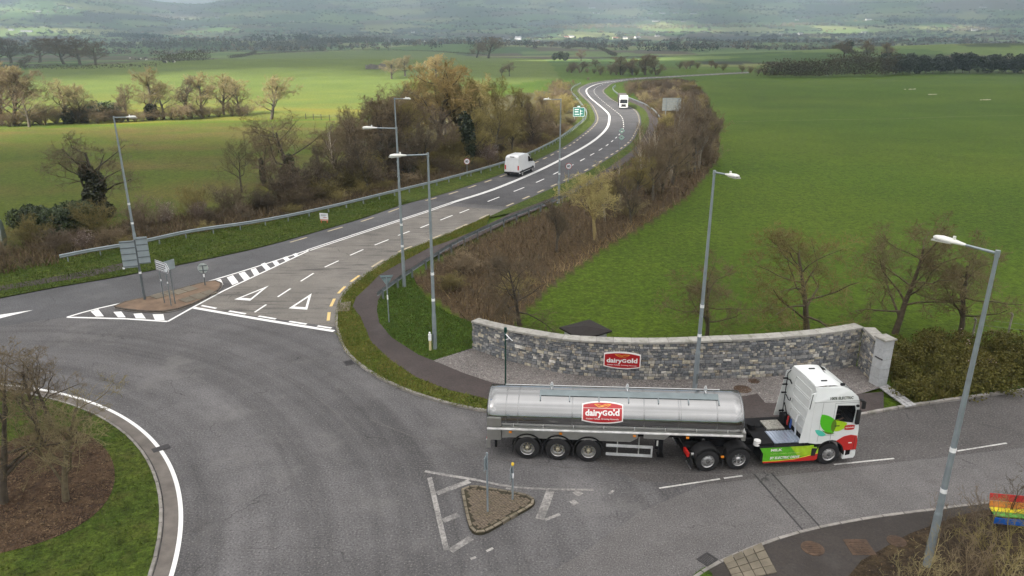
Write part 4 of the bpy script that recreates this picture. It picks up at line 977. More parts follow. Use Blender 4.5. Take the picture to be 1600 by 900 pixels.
# ------------------------------------------------------------------ tanker trailer (x forward, -y towards the drone; origin: middle axle on the road)
tr = empty('tanker_trailer', (2.078, 28.735, 0), R(-5.474), label='polished steel milk tanker trailer with a red dairy badge on its side', cat='trailer')
TI = .02
TL_ = lambda q: (q[0], q[1], q[2] + TI * q[0])            # body rides slightly nose-up on its coupling
X0, X1, ZC, RZ, RY = -3.02, 7.64, 1.895, .9, 1.19
def tank_pt(x, a, k=1.0, add=0): return TL_((x, -(RY * k + add) * math.cos(a), ZC + (RZ * k + add) * math.sin(a)))
prof = [(X0 - .12, .0), (X0 - .115, .4), (X0 - .09, .75), (X0 - .05, .93), (X0, 1.0)] + [(x, 1.0) for x in np.linspace(X0, X1, 30)[1:-1]] + [(X1, 1.0), (X1 + .05, .93), (X1 + .09, .75), (X1 + .115, .4), (X1 + .12, 0)]
n = 64; vs = [tank_pt(x, 2 * math.pi * i / n, k) for x, k in prof for i in range(n)]
MB().add(vs, [(j * n + i, j * n + (i + 1) % n, (j + 1) * n + (i + 1) % n, (j + 1) * n + i) for j in range(len(prof) - 1) for i in range(n)], True).build('tank', STEEL, tr)
def band(x, w, add, m=STEEL, name='tank_band', a0=0, a1=2 * math.pi):
    A = np.linspace(a0, a1, 49); vs = [tank_pt(xx, a, 1, dd) for a in A for xx, dd in ((x, -.01), (x, add), (x + w, add), (x + w, -.01))]
    return MB().add(vs, [(4 * i + j, 4 * i + j + 1, 4 * i + 4 + j + 1, 4 * i + 4 + j) for i in range(48) for j in range(3)], True).build(name, m, tr)
for x in (X0 + .02, X0 + .75, -1.9 + .75 - .6, .55, 3.55, 4.98, 6.55, X1 - .06): band(x, .045, .006)
for x in (5.08,): band(x, .03, .006)
WALK = mat('walkway_plate', (.2, .24, .25), .4, .6, var=.12, scale=2)
A = np.linspace(R(66), R(86), 9); vs = [tank_pt(x, a, 1, .025) for x in np.linspace(-.85, X1 - .95, 12) for a in A]
MB().add(vs, [(i * 9 + j, i * 9 + j + 1, i * 9 + 10 + j, i * 9 + 9 + j) for i in range(11) for j in range(8)], True).build('walkway_plate', WALK, tr)
for x in np.linspace(-.83, X1 - 1.0, 7):
    MB().add([tank_pt(x + dx, R(a), 1, d) for dx in (0, .05) for a in (52, 68) for d in (.004, .05)], [(0, 1, 3, 2), (4, 6, 7, 5), (0, 4, 5, 1), (2, 3, 7, 6), (1, 5, 7, 3), (0, 2, 6, 4)]).build('walkway_bracket', STEELD, tr)
MB().tube([TL_((X0 + .65, .08, 2.93)), TL_((X1 - .85, .08, 2.93))], .015, 8).build('hand_rail', CHR, tr)
for x in (-.35, 2.9, 6.2):
    b = MB(); b.box((x - .06, .02, 2.86), (x + .06, .16, 3.0), TL_).cyl(TL_((x, .05, 2.86)), TL_((x, -.12, 2.83)), .03).cyl(TL_((x, .09, 3.0)), TL_((x, .09, 3.08)), .045); b.build('rail_bracket', CHR, tr)
# side rail, apron and fittings (both sides)
for s in (-1, 1):
    y = 1.25 * s
    MB().box((X0 - .02, y - .035, 1.44), (X1 + .02, y + .035, 1.525), TL_).build('side_rail', mat('pale_aluminium', (.78, .78, .77), .4, .2) if 'pale_aluminium' not in MATS else MATS['pale_aluminium'], tr, bevel=.015)
    MB().box((X0 + .6, min(y, y - .3 * s), 1.535), (X1, max(y, y - .3 * s) , 1.56), TL_).build('side_deck', STEELP, tr)
    pts = [(X0 + .62, 1.44), (3.35, 1.44), (3.35, 1.2), (3.05, 1.0), (X0 + .95, 1.05), (X0 + .62, 1.0)]
    MB().plate(pts, fn=lambda q: TL_((q[0], y - s * .06 + s * q[2], q[1])), th=.02).build('side_apron', STEELP, tr)
    MB().plate([(3.6, 1.44), (4.75, 1.44), (4.45, 1.16), (3.6, 1.2)], fn=lambda q: TL_((q[0], y - s * .06 + s * q[2], q[1])), th=.02).build('side_apron', STEELP, tr)
    for x in np.arange(X0 + 1.1, X1, 1.28):
        MB().cyl(TL_((x, y - s * .1, 1.56)), TL_((x, y - s * .1, 1.68)), .02, .02, 6).build('deck_pin', CHR, tr)
    for x in (-2.1, .05, 3.15, 5.35): MB().box((x, y - s * .02 - .02, 1.28), (x + .12, y - s * .02 + .03, 1.36), TL_).build('marker_lamp', ORG, tr)
    # rear cabinet
    MB().box((X0 - .03, min(y, s * .62), .92), (X0 + .58, max(y, s * .62), 1.43), TL_).build('rear_cabinet', STEELP, tr, bevel=.02)
    MB().box((X0 - .03, min(y - s * .01, s * .7), 1.55), (X0 + .58, max(y - s * .01, s * .7), 2.0), TL_).build('rear_cabinet', STEELP, tr, bevel=.03)
    # side guard
    g0 = MB(); g0.box((2.05, y - .03, .42), (4.0, y + .03, .53)).box((2.05, y - .03, .84), (4.0, y + .03, .95)).box((3.93, y - .028, .53), (3.998, y + .028, .84)); g0.build('side_guard', mat('guard_rail_grey', (.62, .64, .64), .4, .4) if s < 0 else MATS['guard_rail_grey'], tr)
    for x in (2.5, 3.4): MB().box((x, y - s * .07 - .02, .42), (x + .05, y - s * .07 + .02, 1.3)).build('guard_stay', STEELP, tr)
    for x in (-1.31, 0, 1.31):
        wheel(tr, x, y if s < 0 else y, .535, s, .38, 'dish'); arch(tr, x, y - s * .02, y - s * .42, .62, 10, 170, .56)
        arch(tr, x, y - s * .01, y - s * .05, .64, 12, 168, .56, .035, m=BLK, name='mudguard_lip')
        MB().box((x - .66, min(y - s * .03, y - s * .4), .28), (x - .63, max(y - s * .03, y - s * .4), .72)).build('mud_flap', BLKP, tr)
    MB().box((4.3, s * .72 - .09, .25), (4.48, s * .72 + .09, 1.3)).build('landing_leg', BLK, tr); MB().box((4.25, s * .72 - .15, .2), (4.53, s * .72 + .15, .25)).build('landing_foot', BLK, tr)
    MB().box((X0 - .09, s * .9 - .2, .62), (X0 + .0, s * .9 + .2, .78)).build('tail_lamp', REDL, tr)
    MB().box((4.15, y - s * .5 - .05, .55), (4.28, y - s * .5 + .05, 1.25)).build('valve_box', BLK, tr)
    MB().box((4.2, y - s * .44, .72), (4.27, y - s * .42, .98)).build('notice_plate', PLATEW, tr)
ch = MB(); ch.box((X0 + .1, -.62, .95), (X1 - .1, -.42, 1.2), TL_).box((X0 + .1, .42, .95), (X1 - .1, .62, 1.2), TL_)
for x in np.linspace(X0 + .2, X1 - .3, 9): ch.box((x, -.42, 1.0), (x + .1, .42, 1.15), TL_)
ch.build('chassis_rail', BLK, tr)
for x in (-1.31, 0, 1.31): MB().cyl((x, -.85, .535), (x, .85, .535), .075, .075, 10).build('axle', BLK, tr)
MB().box((X0 - .1, -1.2, .5), (X0 - .02, 1.2, .6)).build('rear_bumper', STEELP, tr, bevel=.01)
MB().box((X0 - .08, -1.25, .48), (X0 + .12, -1.14, .86)).build('bumper_bracket', STEELP, tr); MB().box((X0 + .3, -1.2, .5), (X0 + .4, -1.08, .9)).build('bumper_bracket', BLK, tr)
MB().box((X0 - .1, -.26, .64), (X0 - .02, .26, .76)).build('number_plate', mat('plate_yellow', (.7, .55, .08), .5), tr)
MB().box((X1 - .02, -1.2, 1.22), (X1 + .14, 1.2, 1.62), TL_).build('front_beam', STEELP, tr, bevel=.02)
MB().lathe([(1.02, .0), (1.02, .5), (1.08, .52), (1.08, 0)], 24, 'z', (6.75, 0, TI * 6.75 + .02)).build('coupling_plate', BLK, tr)
# badge on the flank: centre seen at (939, 645)
BX = 1.84; BA = R(min(range(-20, 60), key=lambda d: abs(proj((tr.matrix_basis @ Vector(tank_pt(BX, R(d)))))[1] - 645)))
bfn = lambda q: tank_pt(BX + q[0], BA + q[1] / .92, 1, q[2])
badge(tr, 1.72, .92, bfn, rule=True)

# ------------------------------------------------------------------ tractor unit (x forward, origin: front axle on the road)
tc = empty('tractor_unit', (13.328, 28.404, 0), R(5.74), label='white electric tractor unit with green leaf graphics coupled to the tanker', cat='truck')
ZB, ZM, ZT = 1.12, 3.02, 3.66
def hw(z): return np.interp(z, [1.0, 2.9, 3.25, 3.5, 3.68], [1.235, 1.22, 1.19, 1.12, 1.0])
XR = -.98
def fx(z): return float(np.interp(z, [.55, .9, 1.7, 2.95, 3.2, 3.45, 3.62, 3.68], [1.14, 1.17, 1.15, 1.0, .9, .62, .2, -.1]))
arch_pts = [(.66 * math.cos(a), .52 + .66 * math.sin(a)) for a in np.linspace(R(172), R(8), 15)]
def sidefn(s): return lambda q: (q[0], s * (hw(q[1]) - (0 if s else 0)) - s * (-q[2]) * -1 if False else s * (hw(q[1]) + q[2]), q[1])
win = [(.02, 2.10), (.86, 1.98), (.9, 2.55), (.83, 2.8), (.06, 2.84)]
lower = [(XR, ZB), (-.66, ZB - .06)] + arch_pts[3:-3] + [(.62, 1.02), (1.16, 1.1), (fx(1.7), 1.7), (fx(2.4), 2.4), (fx(2.95), 2.95), (fx(3.02), ZM), (XR + .04, ZM)]
lower = [p for p in lower if p[1] > .98]
upper = [(XR + .04, ZM), (fx(3.02), ZM)] + [(fx(z), z) for z in (3.1, 3.2, 3.32, 3.45, 3.55, 3.62)] + [(-.1, 3.66), (XR + .1, 3.64)]
cab = None
for s in (-1, 1):
    f = sidefn(s)
    o = MB().plate(lower, [win], f, .035).build('cab_side', WHT, tc); MB().plate([(p[0], min(p[1], 3.62)) for p in upper], fn=f, th=.03).build('cab_upper_side', WHT, tc)
    MB().plate(win, fn=lambda q, f=f: f((q[0], q[1], q[2] - .02)), th=.006).build('side_window', GLS, tc)
    wf = [(p[0] + (p[0] - .45) * .06, p[1] + (p[1] - 2.42) * .07) for p in win]
    MB().plate(wf, [win], lambda q, f=f: f((q[0], q[1], q[2] + .005)), .02).build('window_frame', WHT, tc)
    for P in ([(-.06, 1.1), (-.045, 1.1), (-.03, 2.95), (-.045, 2.95)], [(-.62, 1.15), (-.61, 1.15), (-.56, 2.98), (-.57, 2.98)], [(-.03, 2.93), (1.0, 2.93), (1.0, 2.945), (-.03, 2.945)], [(-.62, 1.44), (.1, 1.44), (.1, 1.452), (-.62, 1.452)], [(XR, 3.0), (.98, 3.0), (.98, 3.015), (XR, 3.015)]):
        MB().plate(P, fn=lambda q, f=f: f((q[0], q[1], q[2] + .004)), th=.006).build('panel_gap', mat('panel_gap', (.2, .21, .21), .7) if 'panel_gap' not in MATS else MATS['panel_gap'], tc)
    # window rubber / door handle / mirror camera
    MB().box((.05, s * (hw(1.9)) - .012, 1.86), (.27, s * hw(1.9) + .03 * s + .012, 1.9)).build('door_handle', BLKP, tc)
    m_ = MB(); m_.box((.98, min(s * 1.2, s * 1.42), 3.0), (1.1, max(s * 1.2, s * 1.42), 3.1)).box((1.0, min(s * 1.36, s * 1.44), 2.72), (1.16, max(s * 1.36, s * 1.44), 3.06)); m_.build('mirror', BLKP, tc, bevel=.02)
    m_ = MB(); m_.box((.86, min(s * 1.21, s * 1.3), 2.74), (.98, max(s * 1.21, s * 1.3), 2.84)).box((.9, min(s * 1.24, s * 1.36), 1.95), (1.06, max(s * 1.24, s * 1.36), 2.62)); m_.build('side_mirror', BLKP, tc, bevel=.02)
    # deflector behind the cab
    MB().plate([(-1.4, 1.14), (XR - .004, 1.14), (XR + .036, 3.02), (XR + .085, 3.42), (-1.1, 3.36), (-1.2, 2.6)], fn=lambda q, s=s: (q[0], s * (hw(q[1]) - .005 + q[2]), q[1]), th=.035).build('side_deflector', WHT if s < 0 else WHT2, tc)
    MB().plate([(-1.16, 2.72), (-1.13, 2.72), (-1.03, 3.36), (-1.06, 3.36)], fn=lambda q, s=s: (q[0], s * (hw(q[1]) + .01 + q[2]), q[1]), th=.01).build('deflector_trim', BLKP, tc)
    # wheel arch lining, red lower corner, bumper
    arch(tc, 0, s * 1.245, s * .8, .62, -6, 178, .54, .05, BLKP, 'wheel_arch')
    MB().plate([(.60, .68)] + [(.645 * math.cos(a), .54 + .645 * math.sin(a)) for a in np.linspace(R(14), R(70), 8)] + [(.32, 1.22), (.55, 1.36), (.85, 1.42), (1.12, 1.36), (1.175, 1.1), (1.17, .7)], fn=lambda q, s=s: (q[0], s * (1.246 + q[2]), q[1]), th=.03).build('red_wing', CABRED, tc)
    MB().box((.78, s * 1.25 - .004, 1.02), (.93, s * 1.25 + .004, 1.06)).build('wing_emblem', BW, tc)
    MB().plate([(1.03, .7), (1.045, .7), (1.05, 1.34), (1.035, 1.34)], fn=lambda q, s=s: (q[0], s * (1.25 + q[2]), q[1]), th=.006).build('panel_gap', BLKP, tc)
    MB().plate([(.64, .26), (1.12, .3), (1.18, .42), (1.17, .66), (.95, .64), (.95, .44), (.72, .4), (.72, .66), (.62, .66)], fn=lambda q, s=s: (q[0], s * (1.24 + q[2]), q[1]), th=.12).build('bumper_corner', WHT, tc)
    MB().box((.72, min(s * 1.0, s * 1.2), .4), (.96, max(s * 1.0, s * 1.2), .66)).build('step', BLK, tc)
    # skirt with battery housing
    sk = [(-3.08, 1.0), (-.72, 1.0), (-.72, .9), (-.5, .9), (-.5, .32), (-.62, .26), (-2.9, .26), (-2.9, .7)]
    MB().plate(sk, fn=lambda q, s=s: (q[0], s * (1.23 + q[2]), q[1]), th=.03).build('side_skirt', mat('skirt_green', (.1, .42, .012), .35, coat=.4) if 'skirt_green' not in MATS else MATS['skirt_green'], tc)
    MB().plate([(-1.75, .995), (-.722, .995), (-.722, .895), (-.505, .895), (-.505, .6), (-1.35, .5)], fn=lambda q, s=s: (q[0], s * (1.234 + q[2]), q[1]), th=.004).build('skirt_graphic', mat('lime_graphic', (.34, .55, .015), .35, coat=.4) if 'lime_graphic' not in MATS else MATS['lime_graphic'], tc)
    MB().plate([(-2.9, .265), (-.625, .265), (-.505, .33), (-.505, .6), (-.9, .5), (-1.5, .37), (-2.3, .33), (-2.9, .34)], fn=lambda q, s=s: (q[0], s * (1.238 + q[2]), q[1]), th=.004).build('skirt_stripe', CABRED, tc)
    MB().plate([(-2.9, .34), (-2.3, .33), (-1.5, .37), (-.9, .5), (-.505, .6), (-.505, .63), (-.9, .535), (-1.5, .4), (-2.3, .355), (-2.9, .365)], fn=lambda q, s=s: (q[0], s * (1.24 + q[2]), q[1]), th=.004).build('skirt_edge', mat('yellow_edge', (.75, .6, .05), .4) if 'yellow_edge' not in MATS else MATS['yellow_edge'], tc)
    MB().box((-.8, min(s * 1.2, s * 1.26), .5), (-.62, max(s * 1.2, s * 1.26), .86)).build('charge_flap', BLKP, tc, bevel=.01)
    MB().box((-3.0, min(s * .5, s * 1.19), .35), (-.75, max(s * .5, s * 1.19), .95)).build('battery_box', BLK, tc)
    # rear mudguards, wheels, lamps
    wheel(tc, 0, s * 1.22, .505, s, .32, 'front'); wheel(tc, -3.96, s * 1.24, .505, s, .56, 'drive'); wheel(tc, -5.3, s * 1.24, .505, s, .56, 'front')
    for x in (-3.96, -5.3):
        arch(tc, x, s * 1.24, s * .62, .58, 35, 160 if x < -5 else 145, .52)
        for k in range(3): arch(tc, x, s * 1.26, s * 1.235, .56 + .035 * k, 38, 142, .52, .012, BLKP, 'mudguard_rib')
    MB().box((-4.72, s * 1.2 - .02, .62), (-4.6, s * 1.2 + .04, .7)).build('marker_lamp', ORG, tc)
    MB().box((-6.18, s * .9 - .24, .72), (-6.08, s * .9 + .24, .9)).build('tail_lamp', REDL, tc)
    MB().box((-6.0, min(s * .66, s * 1.24), .22), (-5.95, max(s * .66, s * 1.24), .6)).build('mud_flap', BLKP, tc)
    MB().box((-6.03, min(s * .66, s * 1.24), .18), (-5.99, max(s * .66, s * 1.24), .24)).build('flap_trim', CHR, tc)
    MB().box((-4.66, min(s * .66, s * 1.2), .26), (-4.62, max(s * .66, s * 1.2), .52)).build('mud_flap', BLKP, tc)
# front, roof and rear of the cab, lofted across
def loft(P, name, m, out=0, n=8, wk=1.0, par=None):
    V = []
    for x, z in P:
        w = hw(z) * wk
        for i in range(n + 1):
            t = -1 + 2 * i / n; V.append((x + out - (.05 * t ** 4 if x > .3 else 0), t * w, z + (.02 * (1 - t * t) if z > 3.3 else 0)))
    k = n + 1; return MB().add(V, [(j * k + i, j * k + i + 1, (j + 1) * k + i + 1, (j + 1) * k + i) for j in range(len(P) - 1) for i in range(n)], True).build(name, m, par or tc)
loft([(fx(z), z) for z in (2.95, 3.02, 3.1, 3.2, 3.32, 3.45, 3.55, 3.62)] + [(-.1, 3.665), (-.5, 3.67), (XR + .1, 3.645)], 'roof', WHT)
loft([(fx(z), z) for z in (.62, .9, 1.3, 1.7)], 'front_panel', WHT, .002); loft([(fx(z), z) for z in (1.7, 2.1, 2.5, 2.95)], 'windscreen', GLD, .004)
loft([(fx(z) + .012, z + .01) for z in (.75, .95, 1.2, 1.45)], 'grille', BLKP, .006, wk=.72)
loft([(fx(.55), .28), (fx(.6) + .03, .4), (fx(.62) + .02, .62)], 'bumper', WHT, .004)
for s in (-1, 1): MB().box((1.12, s * .95 - .2, .72), (1.2, s * .95 + .2, .95)).build('headlight', CHR, tc, bevel=.02)
MB().plate([(-.05, -.86), (.5, -1.0), (.8, -1.0), (.8, .95), (.55, .95), (-.1, .2)] if False else [(.1, .25), (.46, -.9), (.86, -1.02), (.8, 1.0), (.25, .98)], fn=lambda q: (q[0], q[1], float(np.interp(q[0], [-.1, .2, .62, .9], [3.69, 3.655, 3.5, 3.24])) + q[2]), th=.012).build('sun_visor', GLD, tc)
for x, y in ((-.35, -.62), (-.3, .55)): MB().box((x - .13, y - .025, 3.68), (x + .13, y + .025, 3.72)).build('roof_vent', BLKP, tc)
MB().box((.2, -1.0, 3.6), (.38, -.9, 3.72)).build('roof_horn', BLKP, tc, bevel=.02)
MB().plate([(-1.2, ZB), (1.2, ZB), (1.19, 3.0), (1.1, 3.5), (.98, 3.64), (-.98, 3.64), (-1.1, 3.5), (-1.19, 3.0)], fn=lambda q: (XR + .0 + (q[1] - ZB) * .03 - q[2] * 0 + (.03 if q[2] else 0), q[0], q[1]), th=.03).build('rear_wall', WHT2, tc)
for k in range(4):
    z0 = 1.45 + k * .5; y0, y1, zz0, zz1 = -.85, .55, z0, z0 + .4
    mb = MB(); rr = .1
    for (ya, za), (yb, zb) in (((y0 + rr, zz0), (y1, zz0)), ((y1, zz0), (y1 + .08, zz0 + .1)), ((y1 + .08, zz0 + .1), (y1 + .08, zz1 - .1)), ((y1 + .08, zz1 - .1), (y1, zz1)), ((y1, zz1), (y0 + rr, zz1)), ((y0 + rr, zz1), (y0, zz1 - rr)), ((y0, zz1 - rr), (y0, zz0 + rr)), ((y0, zz0 + rr), (y0 + rr, zz0))):
        mb.cyl((XR - .004 + (za - ZB) * .03, ya, za), (XR - .004 + (zb - ZB) * .03, yb, zb), .02, .02, 6)
    mb.build('pressed_rib', WHT2, tc)
# lines, hoses and brackets behind the cab
hs_ = MB(); hs_.tube([(-1.13, .98, 1.3), (-1.12, .98, 3.3), (-1.03, .9, 3.5)], .02)
for z in (1.45, 2.35, 2.75, 3.05): hs_.box((-1.3, .95, z), (-1.08, 1.02, z + .05))
hs_.tube([(-1.12, .95, 3.05), (-1.1, .75, 3.1), (-1.08, .6, 2.98)], .03).tube([(-1.1, .95, 2.3), (-1.08, .7, 2.15), (-1.08, .55, 2.2), (-1.1, .5, 2.35)], .02).tube([(-1.12, .95, 1.9), (-1.12, .6, 1.5), (-1.15, .3, 1.35)], .025); hs_.build('hose_rack', BLK, tc)
for k, (y, c) in enumerate(((.15, BLK), (.02, REDL), (-.12, BLK), (-.25, mat('blue_hose', (.03, .08, .3), .5)))):
    P = []
    for i in range(25):
        a = i / 24 * 4 * math.pi; P.append((-1.25 - .16 * math.sin(a * .5) ** 2 - .1 * math.cos(a), y + .07 * i / 24, 1.5 + .22 * math.sin(a)))
    MB().tube(P, .018, 6).build('coiled_hose', c, tc)
MB().tube([(-1.2, -.5, 1.1), (-1.28, -.52, 1.75), (-1.2, -.45, 2.0), (-1.08, -.4, 2.0)], .045, 8).build('grab_pipe', CHR, tc)
MB().box((-1.35, .35, 1.1), (-1.05, .85, 1.5)).build('air_unit', BLK, tc, bevel=.03)
# chassis
for s in (-1, 1): MB().box((-6.1, s * .43 - .04, .72), (.9, s * .43 + .04, 1.02)).build('frame_rail', BLK, tc)
for x in (-6.05, -5.0, -3.4): MB().box((x, -.39, .78), (x + .12, .39, .98)).build('cross_member', BLK, tc)
MB().box((-3.1, -1.24, 1.003), (-.9, 1.24, 1.02)).build('deck_base', BLK, tc)
DECK = mat('deck_plate', (.5, .56, .66), .35, .8, var=.06)
MB().box((-2.35, -1.0, 1.03), (-1.12, -.02, 1.06)).build('deck_plate', DECK, tc)
for k in range(9): MB().box((-2.33 + k * .14, -.98, 1.062), (-2.27 + k * .14, -.04, 1.085)).build('deck_rib', DECK, tc)
MB().box((-2.2, .1, 1.03), (-1.4, .85, 1.1)).build('step_grating', mat('grating', (.35, .34, .3), .6, .5, var=.4, scale=14), tc)
for x, y, w in ((-3.1, -.95, .16), (-2.8, .4, .2), (-3.2, .1, .14)): MB().cyl((x, y, 1.0), (x, y, 1.22), w, w * .9, 12).build('air_tank', BLK if y > 0 else PLATEW, tc)
MB().box((-3.1, -1.1, 1.0), (-2.42, -.1, 1.12)).build('catwalk', BLK, tc); MB().box((-1.1, -1.18, .98), (-.98, 1.18, 1.1)).build('cab_mount', BLK, tc)
MB().lathe([(1.05, .02), (1.05, .5), (1.12, .52), (1.12, .02)], 24, 'z', (-4.5, 0, -.02)).build('fifth_wheel', BLK, tc)
for x in (-3.96, -5.3, 0): MB().cyl((x, -.9, .505), (x, .9, .505), .09, .09, 10).build('axle', BLK, tc)
MB().box((-6.16, -1.1, .62), (-6.05, 1.1, .72)).build('rear_beam', BLK, tc); MB().cyl((-5.95, -.95, .72), (-5.75, -.95, .72), .08, .08, 12).build('suzi_reel', STEELP, tc)
# cab interior
MB().box((XR + .05, -1.15, 1.13), (1.02, 1.15, 1.3)).build('cab_floor', BLKP, tc); MB().box((.75, -1.12, 1.3), (1.0, 1.12, 1.95)).build('dashboard', BLKP, tc, bevel=.04)
for y in (-.7, .7):
    sb = MB(); sb.box((-.2, y - .25, 1.5), (.3, y + .25, 1.66)).box((-.32, y - .25, 1.6), (-.18, y + .25, 2.35)).box((-.1, y - .18, 1.3), (.2, y + .18, 1.5)); sb.build('seat', BLKP, tc, bevel=.03)
MB().lathe([(0, .2), (.02, .225), (.0, .25), (-.02, .225), (0, .2)], 20, 'x', (.62, -.7, 1.98)).build('steering_wheel', BLKP, tc)
# leaves and lettering on the doors (near side; the same print on the far side)
LG = {k: mat(k, c, .35, coat=.4, var=.06) for k, c in (('leaf_green', (.08, .5, .01)), ('leaf_lime', (.38, .62, .01)), ('leaf_olive', (.1, .2, .01)), ('leaf_teal', (.08, .55, .42)))}
def bez(P, n=10):
    out = []
    for i in range(0, len(P) - 1, 3):
        a, b, c, d = (np.array(q) for q in P[i:i + 4])
        for t in np.linspace(0, 1, n, endpoint=False): out.append(tuple((1 - t) ** 3 * a + 3 * t * (1 - t) ** 2 * b + 3 * t * t * (1 - t) * c + t ** 3 * d))
    return out
for s in (-1, 1):
    F_ = lambda d, s=s: (lambda q: (q[0], s * (hw(q[1]) + d + q[2]), q[1]))
    MB().plate(bez([(-.58, 2.45), (-.2, 2.42), (.14, 2.15), (.12, 1.9), (.1, 1.75), (.12, 1.6), (-.02, 1.52), (-.4, 1.6), (-.72, 1.9), (-.58, 2.45)]), fn=F_(.009), th=.003).build('leaf_graphic', LG['leaf_green'], tc)
    MB().plate(bez([(.02, 2.15), (.2, 2.12), (.48, 2.06), (.58, 2.0), (.62, 1.8), (.4, 1.6), (.1, 1.62), (-.02, 1.7), (-.1, 2.0), (.02, 2.15)]), fn=F_(.0125), th=.003).build('leaf_graphic', LG['leaf_lime'], tc)
    MB().plate(bez([(.0, 2.2), (.16, 2.08), (.16, 1.8), (.02, 1.6), (-.14, 1.7), (-.14, 2.02), (.0, 2.2)]), fn=F_(.0155), th=.003).build('leaf_graphic', LG['leaf_olive'], tc)
    MB().plate(bez([(-.78, 1.72), (-.62, 1.78), (-.4, 1.66), (-.26, 1.46), (-.44, 1.36), (-.66, 1.42), (-.78, 1.72)]), fn=F_(.0065), th=.003).build('leaf_graphic', LG['leaf_teal'], tc)
    MB().plate(bez([(-.5, 1.72), (-.35, 1.64), (-.2, 1.6), (.1, 1.55), (-.05, 1.46), (-.25, 1.46), (-.5, 1.72)]), fn=F_(.0185), th=.003).build('leaf_graphic', LG['leaf_olive'], tc)
    d = -s
    bp = [(p[0] + .72, p[1] + 1.78) for p in barrel(.44, .24)]
    MB().plate(bp, fn=F_(.02), th=.004).build('door_badge', CABRED, tc); text_part('badge_lettering', 'dairygold', lambda q, s=s: (.72 - q[0] * s * 1.0 if s > 0 else .72 + q[0], s * (hw(1.78) + .026), 1.78 + q[1]), BW, tc, height=.09, width=.36, bold=.02)
    if s < 0:
        text_part('roof_lettering', '100% ELECTRIC', lambda q: (.2 + q[0], -(hw(3.16 + q[1]) + .006), 3.16 + q[1]), mat('grey_letter', (.06, .075, .05), .5), tc, height=.13, width=1.0, bold=.035)
        text_part('skirt_lettering', 'BY ELECTRIC DRIVE', lambda q: (-1.95 + q[0], -1.25, .5 + q[1]), BW, tc, height=.125, width=1.3, bold=.035, shear=.15)
        text_part('skirt_lettering', 'SUPPLY CHAIN POWERED', lambda q: (-1.95 + q[0], -1.25, .7 + q[1]), mat('pale_lime_letter', (.5, .68, .25), .5), tc, height=.05, width=1.3, bold=.0)
        text_part('skirt_lettering', 'MILK', lambda q: (-2.35 + q[0], -1.25, .88 + q[1]), BW, tc, height=.12, width=.5, bold=.04)

# ------------------------------------------------------------------ the driver
def skinned(name, pts, edges, rad, m, parent, root=0, sub=2, loc=None):
    me = bpy.data.meshes.new(name); me.from_pydata(pts, edges, []); o = bpy.data.objects.new(name, me); COL.objects.link(o)
    md = o.modifiers.new('skin', 'SKIN'); sv = me.skin_vertices[0].data
    for i, r in enumerate(rad): sv[i].radius = (r, r) if np.isscalar(r) else r
    sv[root].use_root = True
    ms = o.modifiers.new('sub', 'SUBSURF'); ms.levels = sub; ms.render_levels = sub
    dg = bpy.context.evaluated_depsgraph_get(); nm = bpy.data.meshes.new_from_object(o.evaluated_get(dg)); bpy.data.objects.remove(o)
    nm.materials.clear(); nm.materials.append(m)
    for p in nm.polygons: p.use_smooth = True
    return link(name, nm, parent, loc)
SKIN = mat('skin', (.42, .25, .18), .55, var=.06); HIVIS = mat('hi_vis_yellow', (.62, .8, .04), .6, var=.1); HAIR = mat('dark_hair', (.03, .022, .018), .7); TROU = mat('navy_trousers', (.02, .025, .04), .8)
_q = Matrix.Rotation(R(5.74), 4, 'Z') @ Vector((.02, -.7, 1.64)); pe = empty('person', (13.328 + _q.x, 28.404 + _q.y, _q.z), R(5.74), label='driver in a hi-vis yellow top seated at the cab window', cat='person')
P = [(0, 0, .08), (-.02, 0, .3), (-.03, 0, .5), (0, 0, .6), (.02, 0, .68), (.03, 0, .78), (.02, 0, .86)]; E_ = [(i, i + 1) for i in range(6)]; RD = [(.15, .17), (.13, .16), (.13, .19), (.06, .065), (.07, .07), (.085, .08), (.06, .06)]
for s in (-1, 1):
    k = len(P); P += [(-.02, s * .2, .47), (.16, s * .25, .27), (.42, s * .2, .33), (.5, s * .18, .36), (.56, s * .175, .37)]; E_ += [(2, k), (k, k + 1), (k + 1, k + 2), (k + 2, k + 3), (k + 3, k + 4)]; RD += [.06, .048, .034, .028, .026]
    h = k + 4
    for f_ in range(4):
        a = len(P); yy = s * (.175 + (f_ - 1.5) * .02); L = (.075, .085, .08, .06)[f_]
        P += [(.59, yy, .385), (.59 + L * .6, yy, .385 - .004 * f_), (.59 + L * .7, yy, .36)]; E_ += [(h, a), (a, a + 1), (a + 1, a + 2)]; RD += [.011, .0095, .008]
    a = len(P); P += [(.56, s * .14, .385), (.6, s * .128, .375)]; E_ += [(h, a), (a, a + 1)]; RD += [.012, .009]
    b_ = len(P); P += [(.05, s * .1, .06), (.45, s * .12, .1), (.5, s * .12, -.26), (.6, s * .12, -.3)]; E_ += [(0, b_), (b_, b_ + 1), (b_ + 1, b_ + 2), (b_ + 2, b_ + 3)]; RD += [.1, .07, .05, .04]
skinned('body', P, E_, RD, SKIN, pe)
hd = MB()
hd.lathe([(-.11, 0), (-.1, .045), (-.05, .078), (.02, .088), (.07, .08), (.11, .045), (.125, 0)], 16, 'z', (.03, 0, .79)); hd.add([(.11, -.015, .77), (.11, .015, .77), (.14, 0, .765), (.112, 0, .81)], [(0, 1, 2), (1, 3, 2), (3, 0, 2)])
for s in (-1, 1): hd.lathe([(-.012, .0), (0, .03), (.012, 0)], 8, 'y', (.02, s * .088, .78))
hd.build('head', SKIN, pe)
